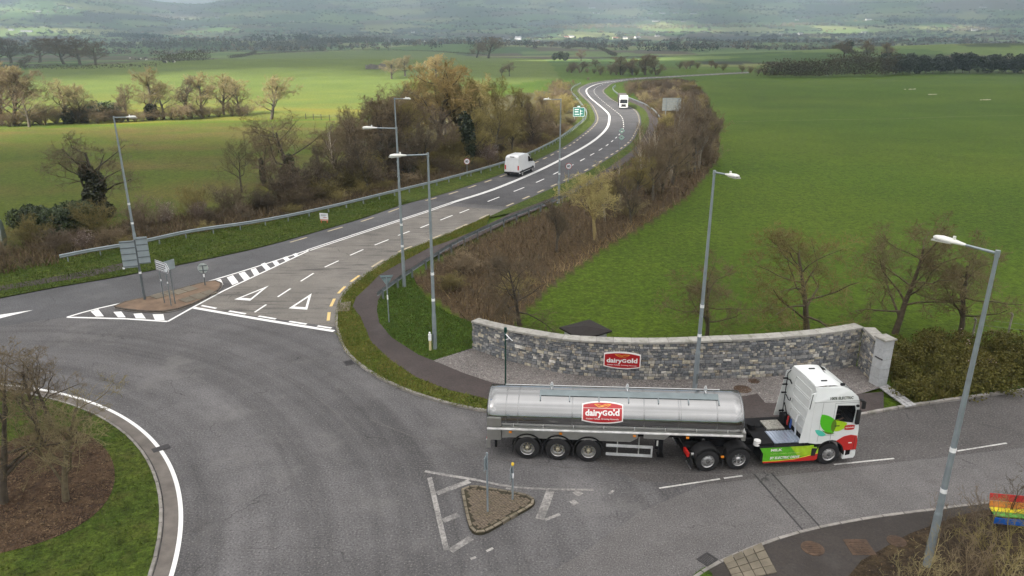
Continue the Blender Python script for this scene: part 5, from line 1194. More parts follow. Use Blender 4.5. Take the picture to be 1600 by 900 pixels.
for s in (-1, 1): MB().lathe([(-.008, 0), (0, .011), (.008, 0)], 8, 'x', (.112, s * .032, .8)).build('eye', BLKP, pe)
MB().box((.107, -.024, .735), (.116, .024, .742)).build('mouth', mat('lips', (.3, .12, .1), .5), pe)
MB().lathe([(.0, .092), (.05, .09), (.1, .06), (.133, 0)], 16, 'z', (.018, 0, .79)).build('hair', HAIR, pe)
skinned('jacket', [(0, 0, .02), (-.02, 0, .3), (-.03, 0, .5), (-.01, 0, .57), (-.02, .2, .47), (.16, .25, .27), (.38, .205, .325), (-.02, -.2, .47), (.16, -.25, .27), (.38, -.205, .325)], [(0, 1), (1, 2), (2, 3), (2, 4), (4, 5), (5, 6), (2, 7), (7, 8), (8, 9)], [(.165, .19), (.15, .18), (.15, .2), .075, .08, .062, .045, .08, .062, .045], HIVIS, pe)
skinned('trousers', [(0, 0, .06), (.05, .1, .06), (.45, .12, .1), (.5, .12, -.2), (.05, -.1, .06), (.45, -.12, .1), (.5, -.12, -.2)], [(0, 1), (1, 2), (2, 3), (0, 4), (4, 5), (5, 6)], [(.17, .18), .11, .08, .06, .11, .08, .06], TROU, pe)

# ------------------------------------------------------------------ white panel van
vd = at(824, 270.5) - at(802, 277.5); va = math.atan2(*(clF[np.argmin(np.hypot(*(clF - at(845, 265)).T))] - clF[np.argmin(np.hypot(*(clF - at(790, 289)).T))])[::-1])
vr = at(801, 276.5); vp = vr + np.array((math.cos(va), math.sin(va))) * 1.0 + np.array((-math.sin(va), math.cos(va))) * .1
van = empty('white_van', (*vp, T(*vp) + .02), va, label='white high-roof panel van driving away on the main road', cat='van')
VP = [(-1.0, .42), (-1.02, .7), (-1.0, 1.6), (-.94, 2.4), (-.85, 2.55), (-.5, 2.62), (1.9, 2.6), (2.3, 2.5), (2.75, 2.05), (3.25, 1.5), (4.0, 1.25), (4.25, 1.0), (4.3, .45)]
def vw(z): return float(np.interp(z, [.4, .8, 1.5, 2.2, 2.62], [1.0, 1.03, 1.0, .93, .8]))
n = 8; V = []
for x, z in VP:
    for i in range(n + 1): V.append((x, (-1 + 2 * i / n) * vw(z), z + .03 * (1 - (-1 + 2 * i / n) ** 2) * (z > 2.4)))
F = [(j * 9 + i, j * 9 + i + 1, (j + 1) * 9 + i + 1, (j + 1) * 9 + i) for j in range(len(VP) - 1) for i in range(8)]
F += [tuple(j * 9 for j in range(len(VP)))[::-1], tuple(j * 9 + 8 for j in range(len(VP)))]
VW = mat('van_white', (.72, .74, .75), .35, var=.03, coat=.4)
MB().add(V, F).build('body', VW, van, bevel=.03)
for s in (-1, 1):
    y = lambda z, d: s * (vw(z) + d)
    MB().plate([(2.05, 1.55), (3.05, 1.5), (2.7, 2.02), (2.4, 2.2), (2.1, 2.2)], fn=lambda q: (q[0], s * (vw(q[1]) + .008 + q[2]), q[1]), th=.02).build('side_window', GLD, van)
    for a, b in ((-.75, .35), (.5, 1.85)):
        MB().plate([(a, 1.45), (b, 1.45), (b, 2.2), (a, 2.2)], [[(a + .03, 1.48), (b - .03, 1.48), (b - .03, 2.17), (a + .03, 2.17)]], lambda q: (q[0], s * (vw(q[1]) + .006 + q[2]), q[1]), .01).build('pressed_panel', VW, van)
    MB().box((-.9, y(.6, .0) - .02, .5), (3.9, y(.6, .0) + .02, .72)).build('sill_trim', BLKP, van)
    MB().box((2.75, min(y(1.6, 0), y(1.6, .28)), 1.5), (2.95, max(y(1.6, 0), y(1.6, .28)), 1.85)).build('mirror', BLKP, van, bevel=.03)
    MB().box((-1.06, s * .88 - .08, .9), (-.96, s * .88 + .08, 1.45)).build('tail_lamp', REDL, van)
    for x in (0, 3.4):
        arch(van, x, s * 1.04, s * .7, .4, 5, 175, .36, .05, BLKP, 'wheel_arch'); wheel(van, x, s * 1.02, .36, s, .25, 'front')
    MB().plate([(-.8, 1.2), (.0, 1.2)][:0] or [(-.02, -.86), (-.02, -.86)][:0] or [(s * .06, .8), (s * .84, .8), (s * .82, 2.3), (s * .06, 2.3)], [[(s * .09, .83), (s * .81, .83), (s * .79, 2.27), (s * .09, 2.27)]], lambda q: (-1.03 + (q[1] - .8) * .04 + q[2], q[0], q[1]), .01).build('rear_door', VW, van)
MB().box((-1.12, -1.0, .4), (-.95, 1.0, .62)).build('rear_bumper', BLKP, van, bevel=.03); MB().box((-1.05, -.26, .68), (-1.02, .26, .8)).build('number_plate', PLATEW, van)
MB().box((-.98, -.3, 2.46), (-.9, .3, 2.54)).build('brake_lamp', BLKP, van); MB().add([(3.2, -.86, 1.56), (3.2, .86, 1.56), (2.4, .8, 2.44), (2.4, -.8, 2.44)], [(0, 1, 2, 3)]).build('windscreen', GLD, van, loc=(.03, 0, .03))

# ------------------------------------------------------------------ white lorry coming round the bend
lp = at(974, 170.5); la = R(-98)
lo = empty('white_lorry', (*lp, T(*lp) + .03), la, label='white articulated lorry coming towards the junction on the far bend', cat='truck')
LP = [(1.2, .45), (1.25, 1.0), (1.2, 1.7), (1.05, 2.8), (.8, 3.2), (.2, 3.75), (-1.0, 3.85)]
V = [(x, t * (1.23 - .12 * max(0, z - 3)), z) for x, z in LP for t in np.linspace(-1, 1, 7)] 
F = [(j * 7 + i, j * 7 + i + 1, j * 7 + 8 + i, j * 7 + 7 + i) for j in range(6) for i in range(6)]
k = len(V); V += [(-1.0, -1.23, .45), (-1.0, 1.23, .45)]; F += [tuple([j * 7 for j in range(7)] + [k]), tuple([j * 7 + 6 for j in range(7)] + [k + 1])[::-1]]
MB().add(V, F).build('cab', VW, lo)
MB().add([(1.225, -1.1, 1.72), (1.225, 1.1, 1.72), (1.075, 1.05, 2.72), (1.075, -1.05, 2.72)], [(0, 1, 2, 3)]).build('windscreen', GLD, lo, loc=(.01, 0, 0))
MB().plate([(-.72, .75), (.72, .75), (.62, 1.35), (.8, 1.5), (-.8, 1.5), (-.62, 1.35)], fn=lambda q: (1.26 + q[2] * 1, q[0], q[1]), th=.03).build('grille', BLKP, lo)
MB().box((.62, -.95, 2.78), (1.25, .95, 2.88)).build('sun_visor', BLKP, lo); MB().box((.45, -.35, 3.58), (.6, .35, 3.66)).build('roof_light', BLKP, lo)
MB().box((.9, -1.2, .18), (1.24, 1.2, .42)).build('front_skirt', BLK, lo)
for s in (-1, 1):
    MB().box((1.2, s * .95 - .2, .62), (1.27, s * .95 + .2, .82)).build('headlight', CHR, lo); MB().box((.85, min(s * 1.25, s * 1.5), 2.0), (1.0, max(s * 1.25, s * 1.5), 2.7)).build('mirror', BLKP, lo)
    wheel(lo, .0, s * 1.22, .5, s, .3, 'front'); wheel(lo, -3.6, s * 1.22, .5, s, .5, 'drive')
MB().box((-4.6, -.5, .7), (1.0, .5, 1.0)).build('chassis', BLK, lo)
lt = empty('lorry_trailer', (0, 0, 0), label='grey curtain-sided trailer behind the white lorry cab', cat='trailer'); lt.location = lo.location + Vector((math.cos(la) * -1.3, math.sin(la) * -1.3, 0)); lt.rotation_euler.z = la + R(2.5)
CURT = mat('grey_curtain', (.09, .075, .08), .6, var=.15)
MB().box((-13, -1.26, 1.15), (-.1, 1.26, 3.45)).build('body', CURT, lt, bevel=.03)
for s in (-1, 1):
    for x in np.arange(-12.5, -.5, 1.5): MB().box((x, s * 1.27 - .008, 1.2), (x + .06, s * 1.27 + .008, 3.4)).build('strap', BLKP, lt)
    for x in (-9, -10.3, -11.6): wheel(lt, x, s * 1.22, .5, s, .36, 'dish')
MB().box((-12.9, -.5, .8), (-.5, .5, 1.14)).build('chassis', BLK, lt)
# ------------------------------------------------------------------ bare winter trees and shrubs
BARK = mat('bark', (.09, .078, .058), .9, var=.35, scale=6, bump=.5, tint=True, rnd=.12)
TWIG = mat('twig', (1, 1, 1), .85, var=.25, scale=1.5, tint=True, rnd=.14, spec=.2)
LEAFM = mat('ivy_leaf', (1, 1, 1), .6, var=.5, scale=2.5, tint=True, rnd=.12)
def grow(seed, h, trunk_r, nlimb, spread, levels, kids, up=.25, first=.3, multi=1, bend=.22, lean=0, ang=(35, 65), taper=.55, minr=.0125, lens=(.62, .55, .55, .5), limb_len=None):
    """returns segment arrays: thick limbs and fine twigs"""
    r = random.Random(seed); thick, thin = [], []
    def branch(p, d, L, rad, lev):
        seg = 5 if lev == 0 else (4 if lev == 1 else (3 if lev == 2 else 2)); 
        if lev >= levels: seg = 1
        pts = [p]; rads = [rad]; q = p; dd = d
        for i in range(seg):
            b = (.07 if lev == 0 and multi == 1 else bend * (.75 + .4 * lev))
            dd = (dd + Vector((r.gauss(0, b), r.gauss(0, b), r.gauss(0, b) + up * .35))).normalized()
            q = q + dd * (L / seg); pts.append(q); rads.append(max(minr * .5, rad * (1 - (1 - taper * .55) * (i + 1) / seg)))
        if lev >= levels: rads[-1] = minr * .35
        for i in range(seg): (thick if lev <= 1 else thin).append((pts[i], pts[i + 1], rads[i], rads[i + 1]))
        if lev < levels:
            k = kids[min(lev, len(kids) - 1)] if lev else nlimb
            for j in range(k):
                t = (first + (1 - first) * (j + r.random()) / k) if lev == 0 else (.25 + .75 * (j + r.random()) / k)
                i = min(seg - 1, int(t * seg)); f = t * seg - i; o = pts[i].lerp(pts[i + 1], f); ax = (pts[i + 1] - pts[i]).normalized()
                a = R(r.uniform(*ang)) * (1 if lev else (1.12 - .45 * t)); pr = ax.orthogonal().normalized(); pr.rotate(Matrix.Rotation(r.uniform(0, 6.283) if lev else j * 2.399 + r.uniform(-.5, .5), 3, ax))
                nd = (ax * math.cos(a) + pr * math.sin(a)).normalized()
                ll = (limb_len or lens[0]) * h * spread * (1.15 - .6 * (t - first)) * r.uniform(.75, 1.2) if lev == 0 else L * lens[min(lev, len(lens) - 1)] * r.uniform(.65, 1.25) * (1.15 - .45 * t)
                branch(o, nd, ll, max(minr * .7, (rads[i] * (1 - f) + rads[i + 1] * f) * (.5 if lev == 0 else .58)), lev + 1)
    for m in range(multi):
        a = 6.283 * m / multi + r.uniform(-.5, .5); o = Vector((math.cos(a), math.sin(a), 0)) * (trunk_r * 1.5 if multi > 1 else 0); sl = (.0 if multi == 1 else r.uniform(.08, .5))
        branch(o + Vector((0, 0, -.1)), Vector((math.cos(a) * sl + lean, math.sin(a) * sl, 1)).normalized(), h * (.72 if multi == 1 else r.uniform(.6, .85)), trunk_r * (1 if multi == 1 else r.uniform(.5, 1)), 0)
    return thick, thin
def seg_mesh(name, S, n, m):
    if not S: return None
    A = np.array([s[0] for s in S]); B = np.array([s[1] for s in S]); ra = np.array([s[2] for s in S]); rb = np.array([s[3] for s in S])
    D = B - A; D /= np.linalg.norm(D, axis=1)[:, None] + 1e-9; H = np.where(np.abs(D[:, 2:3]) < .9, (0, 0, 1), (1, 0, 0)); U = np.cross(D, H); U /= np.linalg.norm(U, axis=1)[:, None]; Wv = np.cross(D, U)
    V = []
    for P, rd in ((A, ra), (B, rb)):
        for i in range(n):
            q = 2 * math.pi * i / n; V.append(P + (U * math.cos(q) + Wv * math.sin(q)) * rd[:, None])
    k = len(S); V = np.stack(V, 1).reshape(-1, 3); b0 = (np.arange(k) * 2 * n)[:, None]
    F = np.concatenate([np.concatenate((b0 + i, b0 + (i + 1) % n, b0 + n + (i + 1) % n, b0 + n + i), 1) for i in range(n)])
    return np_mesh(name, V, F, m, True)
def tri_cloud(P, size, flat=.0):
    k = len(P); a = rng.normal(size=(k, 3)); b = rng.normal(size=(k, 3)); a[:, 2] *= 1 - flat; b[:, 2] *= 1 - flat
    a /= np.linalg.norm(a, axis=1)[:, None]; b -= (a * b).sum(1)[:, None] * a; b /= np.linalg.norm(b, axis=1)[:, None] + 1e-9
    s = (size * rng.uniform(.6, 1.4, k))[:, None]
    return np.stack((P + a * s, P - a * s * .5 + b * s * .8, P - a * s * .5 - b * s * .8), 1).reshape(-1, 3), np.arange(k * 3).reshape(k, 3)
def foliage(name, P, size, m=None, flat=0): V, F = tri_cloud(np.asarray(P), size, flat); return np_mesh(name, V, F, m or LEAFM)
def blob_points(n, blobs):
    out = []; w = np.array([b[3] * b[4] * b[5] for b in blobs]) ** .7; w /= w.sum()
    for b, k in zip(blobs, (w * n).astype(int)):
        u = rng.normal(size=(k, 3)); u /= np.linalg.norm(u, axis=1)[:, None]; rad = rng.uniform(.55, 1.08, k) ** .6
        out.append(np.array(b[:3]) + u * rad[:, None] * np.array(b[3:6]))
    return np.vstack(out)
# kinds: (trunk mesh, crown mesh, own height)
def kind(seed, **kw):
    h = kw['h']; a, b = grow(seed, **kw); tk = seg_mesh('trunk', a, 6, BARK); cr = seg_mesh('crown', b, 3, TWIG)
    z = np.empty(len(cr.vertices) * 3, np.float32); cr.vertices.foreach_get('co', z); zz = z[2::3]
    return tk, cr, float(np.percentile(zz, 99.5))
KIND = {
    'spread': [kind(11 + i, h=9, trunk_r=.22, nlimb=12, spread=.66, levels=4, kids=(0, 8, 8, 7), minr=.016, up=.22, first=.28) for i in range(2)],
    'open': [kind(31 + i, h=9, trunk_r=.28, nlimb=10, spread=.75, levels=4, kids=(0, 7, 7, 7), minr=.014, up=.15, first=.3, bend=.28, ang=(40, 75)) for i in range(2)],
    'dense': [kind(51 + i, h=8, trunk_r=.18, nlimb=15, spread=.5, levels=4, kids=(0, 7, 7, 7), minr=.016, up=.45, first=.15, ang=(25, 48)) for i in range(2)],
    'round': [kind(71 + i, h=9, trunk_r=.26, nlimb=14, spread=.6, levels=4, kids=(0, 8, 8, 8), minr=.017, up=.3, first=.22, ang=(30, 62)) for i in range(2)],
    'birch': [kind(91 + i, h=8, trunk_r=.16, nlimb=14, spread=.38, levels=3, kids=(0, 7, 7), up=.5, first=.25, ang=(25, 45), minr=.008) for i in range(2)],
    'sparse': [kind(131 + i, h=5.0, trunk_r=.12, nlimb=10, spread=.62, levels=4, kids=(0, 7, 5, 6), up=.3, first=.2, ang=(35, 65), bend=.26, minr=.008) for i in range(3)],
    'small': [kind(111 + i, h=5.0, trunk_r=.11, nlimb=14, spread=.62, levels=4, kids=(0, 8, 7, 6), up=.16, first=.2, ang=(38, 74), bend=.22, minr=.0085) for i in range(3)],
}
def skind(seed, minr=.008, **kw):
    a, b = grow(seed, minr=minr, **kw); me = seg_mesh('shrub', a + b, 3, TWIG)
    z = np.empty(len(me.vertices) * 3, np.float32); me.vertices.foreach_get('co', z); return me, float(np.percentile(z[2::3], 99))
SHR = {
    'thicket': [skind(200 + i, h=3.2, trunk_r=.035, nlimb=7, spread=.5, levels=3, kids=(0, 5, 4), up=.35, first=.1, multi=15, ang=(20, 55), minr=.01) for i in range(3)],
    'tall': [skind(220 + i, h=5, trunk_r=.05, nlimb=8, spread=.36, levels=3, kids=(0, 6, 5), up=.5, first=.15, multi=13, ang=(18, 45), minr=.01) for i in range(3)],
    'low': [skind(240 + i, h=1.7, trunk_r=.02, nlimb=7, spread=.6, levels=3, kids=(0, 5, 4), up=.2, first=.05, multi=12, ang=(30, 70), minr=.008) for i in range(2)],
    'wand': [skind(260 + i, h=2.6, trunk_r=.03, nlimb=7, spread=.42, levels=3, kids=(0, 4, 3), up=.4, first=.3, multi=5, ang=(22, 52), minr=.006) for i in range(3)],
}
GREY, OLIVE, GOLDC, REDB, DARK, TAN = (.2, .155, .095), (.25, .21, .08), (.44, .33, .14), (.18, .14, .095), (.125, .1, .066), (.29, .245, .125)
def tree(kname, g, h, label, tint=GREY, group=None, v=None, bark=(1, 1, 1), wide=1.0, cat='tree', name='bare_tree'):
    K = KIND[kname]; tk, cr, hh = K[(v if v is not None else rng.integers(len(K))) % len(K)]
    t = empty(name, (g[0], g[1], T(*g) - .05), rng.uniform(0, 6.28), label=label, cat=cat)
    if group: t['group'] = group
    s = h / hh; t.scale = (s * wide, s * wide, s)
    a = link('trunk', tk, t); a.color = (*bark, 1); b = link('crown', cr, t); b.color = (*np.array(tint) * rng.uniform(.9, 1.1), 1)
    return t
def tpx(kname, px, top, label, **kw):
    g = at(*px); return tree(kname, g, height_for(g, top), label, **kw)
SHADE = {}
def id_(c): return tuple(np.round(c, 4))
def shrub(kname, g, h, label, tint=GREY, group=None, wide=1.0, name='bare_shrub'):
    K = SHR[kname]; me, hh = K[rng.integers(len(K))]
    o = link(name, me, None, (g[0], g[1], T(*g) - .03), (0, 0, rng.uniform(0, 6.28))); s = h / hh; o.scale = (s * wide, s * wide, s)
    o.color = (*np.array(tint) * rng.uniform(.8, 1.25), 1); return put(o, label, 'shrub', group)
def ivy(t, n, blobs, col=(.035, .05, .014), size=.16):
    o = link('ivy', foliage('ivy', blob_points(n, blobs), size), t); o.color = (*col, 1); return o
def evergreen(g, h, w, label, col=(.036, .054, .016), n=5000, group=None, size=.11, name='evergreen_bush', cat='bush'):
    t = empty(name, (g[0], g[1], T(*g)), 0, label=label, cat=cat)
    if group: t['group'] = group
    bl = [(rng.normal(0, w * .22), rng.normal(0, w * .22), h * rng.uniform(.3, .78), w * rng.uniform(.26, .42), w * rng.uniform(.26, .42), h * rng.uniform(.2, .32)) for _ in range(9)]
    o = link('foliage', foliage('foliage', blob_points(n, bl), size), t); o.color = (*col, 1)
    mb = MB()
    for k in range(5): mb.cyl((rng.normal(0, .1), rng.normal(0, .1), -.05), (bl[k][0], bl[k][1], bl[k][2]), .06, .03, 6)
    q = mb.build('trunk', BARK, t); q.color = (1, 1, 1, 1); return t

# -- trees standing by themselves
t = tpx('open', (152, 338), 206, 'leaning bare tree with ivy-choked trunk in front of the left field', tint=DARK, v=0, bark=(.6, .6, .6), wide=1.15)
sc = t.scale[0]; ivy(t, 5200, [(0, 0, 1.6, .9, .9, 1.9), (.3, .2, 3.2, .75, .75, 1.4), (-.3, .2, 4.4, .55, .6, .9), (.5, -.3, .7, 1.1, 1.0, .8)], (.03, .034, .012), .17)
t = tpx('open', (452, 290), 172, 'many-limbed bare tree with ivied base in the left field hedge', tint=GREY, v=1, bark=(.8, .8, .8), wide=1.1)
ivy(t, 2600, [(0, 0, 1.2, .9, .9, 1.4), (.3, 0, 2.8, .5, .5, .9)], (.05, .055, .02), .17)
t = tpx('spread', (412, 286), 196, 'second bare tree with ivied stem just beside the many-limbed one', tint=GREY, v=0, wide=.8, bark=(.8, .8, .8)); ivy(t, 1500, [(0, 0, 1.5, .6, .6, 1.7), (.1, 0, 3.2, .45, .4, .9)], (.045, .05, .016), .17)
tpx('open', (378, 300), 212, 'thin bare tree left of the ivied pair', tint=DARK, v=1, wide=.6)
ROW = [('spread', 2, 195, 98, TAN, 'big bare tree at the far-left end of the field hedge'), ('spread', 22, 196, 106, GREY, 'bare tree close beside the big far-left one'), ('open', 46, 198, 138, GREY, 'low spreading bare tree in the left part of the field hedge'),
       ('open', 108, 193, 122, TAN, 'wide bare tree with dark base in the field hedge'), ('birch', 132, 192, 130, TAN, 'slim pale bare tree right of the wide one with dark base'),
       ('dense', 200, 189, 132, GREY, 'dense rounded brown bare tree in the field hedge'), ('spread', 238, 187, 104, TAN, 'tall sunlit bare tree with ivied foot in the field hedge'), ('open', 256, 186, 128, TAN, 'small leaning bare tree beside the tall sunlit one'),
       ('dense', 294, 183, 119, DARK, 'dark dense upright tree in the middle of the sunlit trees'), ('round', 316, 182, 112, TAN, 'pale fine-twigged tree right of the dark dense tree'), ('spread', 350, 179, 115, TAN, 'sunlit round bare tree near the right end of the field hedge'), ('spread', 374, 178, 124, TAN, 'last small sunlit tree of the field hedge'),
       ('round', 424, 186, 118, TAN, 'lone golden round tree right of the field hedge')]
for kd, x, yb, yt, c, lab in ROW:
    t = tpx('round' if kd in ('spread', 'birch') else kd, (x, yb), yt, lab, tint=np.array(c) * .9, group=None, wide=1.3)
    if 'ivied' in lab or 'dark base' in lab: ivy(t, 900, [(0, 0, 1.2, .8, .8, 1.5)], (.03, .036, .012), .2)
for i, (x, yb, h, w) in enumerate(((145, 188, 4, 6), (160, 187, 4.6, 6), (172, 187, 3.6, 5))):
    evergreen(at(x, yb), h, w, 'dark evergreen bush in the field hedge between two bare trees', n=1600, size=.26, group='evergreen bushes of the field hedge')
G_FH = 'low bare shrubs filling the field hedge'
for x in np.arange(-30, 400, 15.0):
    yb = np.interp(x, [0, 200, 400], [197, 190, 179]); shrub('thicket', at(x + rng.normal(0, 3), yb + rng.normal(0, .8)), rng.uniform(2.0, 4.2), 'low bare shrub in the hedge below the sunlit field', np.array(GREY) * rng.uniform(.6, 1.0), G_FH, wide=2.0)
evergreen(at(58, 366), 2.9, 3.0, 'leftmost dark evergreen bush above the bramble bank', n=5000); evergreen(at(92, 368), 2.7, 3.4, 'middle dark evergreen bush above the bramble bank', n=5500, col=(.04, .06, .018)); evergreen(at(122, 364), 2.8, 3.6, 'dark evergreen bush beside the ivied leaning tree', n=5500)
# -- the wood left of the main road
WT = [('round', 686, 235, 94, GOLDC, 1.35), ('round', 655, 228, 112, GOLDC, 1.15), ('round', 722, 232, 120, TAN, 1.2), ('spread', 610, 255, 136, GREY, 1.3), ('spread', 578, 262, 152, DARK, 1.3), ('spread', 640, 262, 150, OLIVE, 1.0),
      ('round', 752, 236, 122, OLIVE, 1.0), ('spread', 786, 228, 120, OLIVE, 1.0), ('round', 815, 225, 135, OLIVE, 1.0), ('dense', 700, 262, 165, REDB, 1.2), ('dense', 735, 258, 170, OLIVE, 1.2), ('spread', 770, 250, 160, OLIVE, 1.0),
      ('spread', 800, 245, 165, OLIVE, 1), ('dense', 835, 228, 160, GREY, 1.1), ('open', 560, 275, 165, GREY, .9), ('dense', 600, 285, 195, DARK, 1.2), ('dense', 560, 292, 215, DARK, 1.2), ('spread', 660, 275, 190, DARK, 1), ('dense', 505, 300, 230, DARK, 1.1),
      ('spread', 530, 285, 195, GREY, 1.3), ('round', 590, 270, 150, GREY, 1.2), ('round', 625, 268, 165, DARK, 1.2), ('spread', 545, 262, 170, GREY, 1.2), ('dense', 575, 300, 225, DARK, 1.3), ('dense', 640, 285, 210, DARK, 1.3), ('dense', 855, 212, 150, GREY, 1.1), ('spread', 845, 200, 140, OLIVE, 1), ('dense', 870, 196, 145, GREY, 1), ('round', 695, 210, 110, OLIVE, 1), ('spread', 760, 205, 118, OLIVE, 1), ('spread', 635, 240, 132, GREY, 1)]
named = {0: 'tallest golden willow-like tree at the top of the roadside wood', 1: 'golden round tree left of the tallest golden one', 3: 'dark-limbed bare tree at the left front of the roadside wood', 9: 'reddish dense tree in the middle of the roadside wood'}
for i, (kd, x, yb, yt, c, w) in enumerate(WT):
    cn = {GOLDC: 'golden', TAN: 'tan', GREY: 'grey brown', DARK: 'dark brown', OLIVE: 'olive', REDB: 'reddish'}[c]
    tpx(kd, (x, yb), yt, named.get(i, '%s bare tree among others in the roadside wood' % cn), tint=c, group=None if i in named else '%s trees of the roadside wood' % cn, wide=w)
for x, yb, yt, lab, c in ((547, 275, 178, 'white-stemmed birch at the left edge of the roadside wood', GREY), (526, 290, 190, 'slim reddish birch left of the white-stemmed birch', REDB)):
    t = tpx('birch', (x, yb), yt, lab, tint=c, bark=(5.5, 5.5, 5.8), wide=.8)
t = evergreen(at(735, 262), 7.2, 1.7, 'dark ivy column standing in the roadside wood', n=3000, size=.2, col=(.022, .034, .012), name='ivy_column'); evergreen(at(620, 275), 4.5, 5, 'dark evergreen mass behind the nearer lamp pole', n=2600, size=.2, col=(.025, .036, .013)); evergreen(at(468, 305), 3.0, 4.5, 'small dark bush in the open right of the ivied pair', n=2200, size=.16, col=(.05, .04, .02))
for _c, _n in ((GREY, 'grey brown'), (REDB, 'reddish brown'), (DARK, 'dark brown'), (OLIVE, 'olive'), (TAN, 'tan')): SHADE[id_(_c)] = _n
G1 = 'bare shrubs of the thicket behind the left guard rail'; gl = offset(GR, 1)
off = (lambda P, d: P + normals(P) * d)
sL = np.r_[0, np.cumsum(np.hypot(*np.diff(GR, axis=0).T))]
nrm = normals(GR)
k = 0
for s_ in np.arange(-34, sL[-1] - 5, 3.9):
    near = s_ < 110
    for d in ((2.6, 4.6, 6.8) if s_ < 62 else (2.4, 5.0, 8.5)) if near else (2.5, 6.0):
        if not near and (int(s_) % 2): continue
        q = np.clip(s_, 0, None); p = np.array((np.interp(q, sL, GR[:, 0]), np.interp(q, sL, GR[:, 1]))); nn = np.array((np.interp(q, sL, nrm[:, 0]), np.interp(q, sL, nrm[:, 1])))
        if s_ < 0: p = GR[0] + (GR[0] - GR[4]) / np.hypot(*(GR[0] - GR[4])) * -s_
        p = p + nn * (d + rng.normal(0, .7)) + rng.normal(0, .4, 2)
        if rng.random() < (.2 if near else .1): continue
        h = rng.uniform(1.2, 2.2) if d < 3 else (rng.uniform(2.0, 3.6) if d < 6 else rng.uniform(3.2, 5.4)); c = [GREY, REDB, DARK, OLIVE, GREY, OLIVE][rng.integers(6)]
        shrub('thicket' if rng.random() < .75 or d < 5 else 'tall', p, h * (1 if s_ > 22 else .62), SHADE[id_(c)] + (' low' if d < 3 else '') + ' bare shrub in the thicket ' + ('left of the guard rail end' if s_ < 0 else 'behind the guard rail left of the wood' if s_ < 62 else 'behind the guard rail below the wood'), np.array(c) * rng.uniform(.6, 1.0), G1, wide=2.0 if d < 6 else 1.6); k += 1
for px, h, lab in (((134, 392), 1.9, 'pale blossoming shrub low in the left thicket'), ((262, 352), 2.2, 'pinkish blossoming shrub in the left thicket behind the rail'), ((310, 345), 2.0, 'second pinkish blossoming shrub nearer the ivied pair'), ((764, 258), 3.2, 'white blossoming shrub beside the white van'), ((470, 318), 2.2, 'pinkish hazel shrub in the left thicket')):
    o = shrub('thicket', at(*px), h, lab, (.2, .15, .12), None, 1.1, name='blossom_shrub'); P = blob_points(260, [(-.3, .1, 1.5, 1.0, .8, .8), (.5, -.2, 2.1, .7, .9, .7)]); q = link('blossom', foliage('blossom', P, .05), o); q.color = (.4, .33, .29, 1)
# -- right-hand bank
t = tpx('spread', (930, 374), 258, 'olive many-stemmed bare tree on the bank right of the path', tint=(.36, .31, .13), v=1, bark=(3.2, 2.9, 1.7), wide=1.15)
tpx('small', (812, 507), 392, 'dark bare tree just behind the left end of the stone wall', tint=DARK, v=0, bark=(.55, .5, .5), wide=1.15)
for x, yb, yt, lab, v in ((1103, 532, 392, 'sparse bare tree behind the wall, left of the other three in the field', 1), (1262, 523, 355, 'round bare tree behind the stone wall near its middle', 0), (1398, 520, 340, 'largest bare tree behind the gate pier', 2), (1498, 528, 362, 'bare tree behind the flowering shrubs right of the gate pier', 1)):
    tpx('small', (x, yb), yt, lab, tint=(.17, .135, .07) if v else (.19, .15, .06), v=v, bark=(1.0, .9, .75), wide=1.3 if v != 1 else 1.2)
RT = [('birch', 945, 345, 262, GREY, 3), ('birch', 1030, 292, 172, REDB, 4), ('birch', 1048, 280, 160, REDB, 3), ('birch', 970, 330, 238, OLIVE, 3), ('birch', 1068, 255, 146, REDB, 3), ('birch', 1092, 262, 168, REDB, 2), ('birch', 1012, 300, 196, REDB, 5), ('birch', 1003, 285, 190, GREY, 5), ('birch', 985, 318, 235, GREY, 3), ('dense', 1035, 300, 205, GREY, 1), ('dense', 990, 325, 240, OLIVE, 1), ('dense', 1050, 288, 190, REDB, 1), ('birch', 1060, 262, 150, REDB, 3), ('birch', 1075, 268, 160, REDB, 2), ('dense', 1085, 268, 175, REDB, 1), ('dense', 1095, 256, 180, REDB, 1), ('birch', 1085, 235, 140, REDB, 2), ('birch', 1100, 225, 150, REDB, 1), ('dense', 960, 335, 262, OLIVE, 1), ('spread', 1020, 312, 215, GREY, 1), ('dense', 1065, 245, 165, REDB, 1), ('dense', 1108, 240, 185, REDB, 1), ('dense', 870, 392, 310, DARK, 1), ('dense', 985, 350, 275, DARK, 1)]
nm = {6: 'pale-stemmed birch highest on the right-hand bank', 8: 'pale-stemmed birch nearest the path on the right-hand bank'}
for i, (kd, x, yb, yt, c, bk) in enumerate(RT):
    cn = {GREY: 'grey', DARK: 'dark', OLIVE: 'olive', REDB: 'reddish purple'}[c]
    tpx(kd, (x, yb), yt, nm.get(i, '%s bare tree crowded on the right-hand bank' % cn), tint=c, group=None if i in nm else '%s trees crowded on the right-hand bank' % cn, bark=(bk, bk, bk), wide=1.1)
G2 = 'bare shrubs and brambles of the right-hand bank'
for x, y in ats([(0, 0)])[:0]: pass
pts = scatter(TH_R, 900); ok = []
for p in pts:
    if p[1] < 46 or len(ok) > 88: continue
    d = line_dist(TH_EDGE, p[:1], p[1:])[0]
    if d < .6 or min([np.hypot(*(p - o)) for o in ok] or [9]) < 1.9 + p[1] * .008: continue
    ok.append(p)
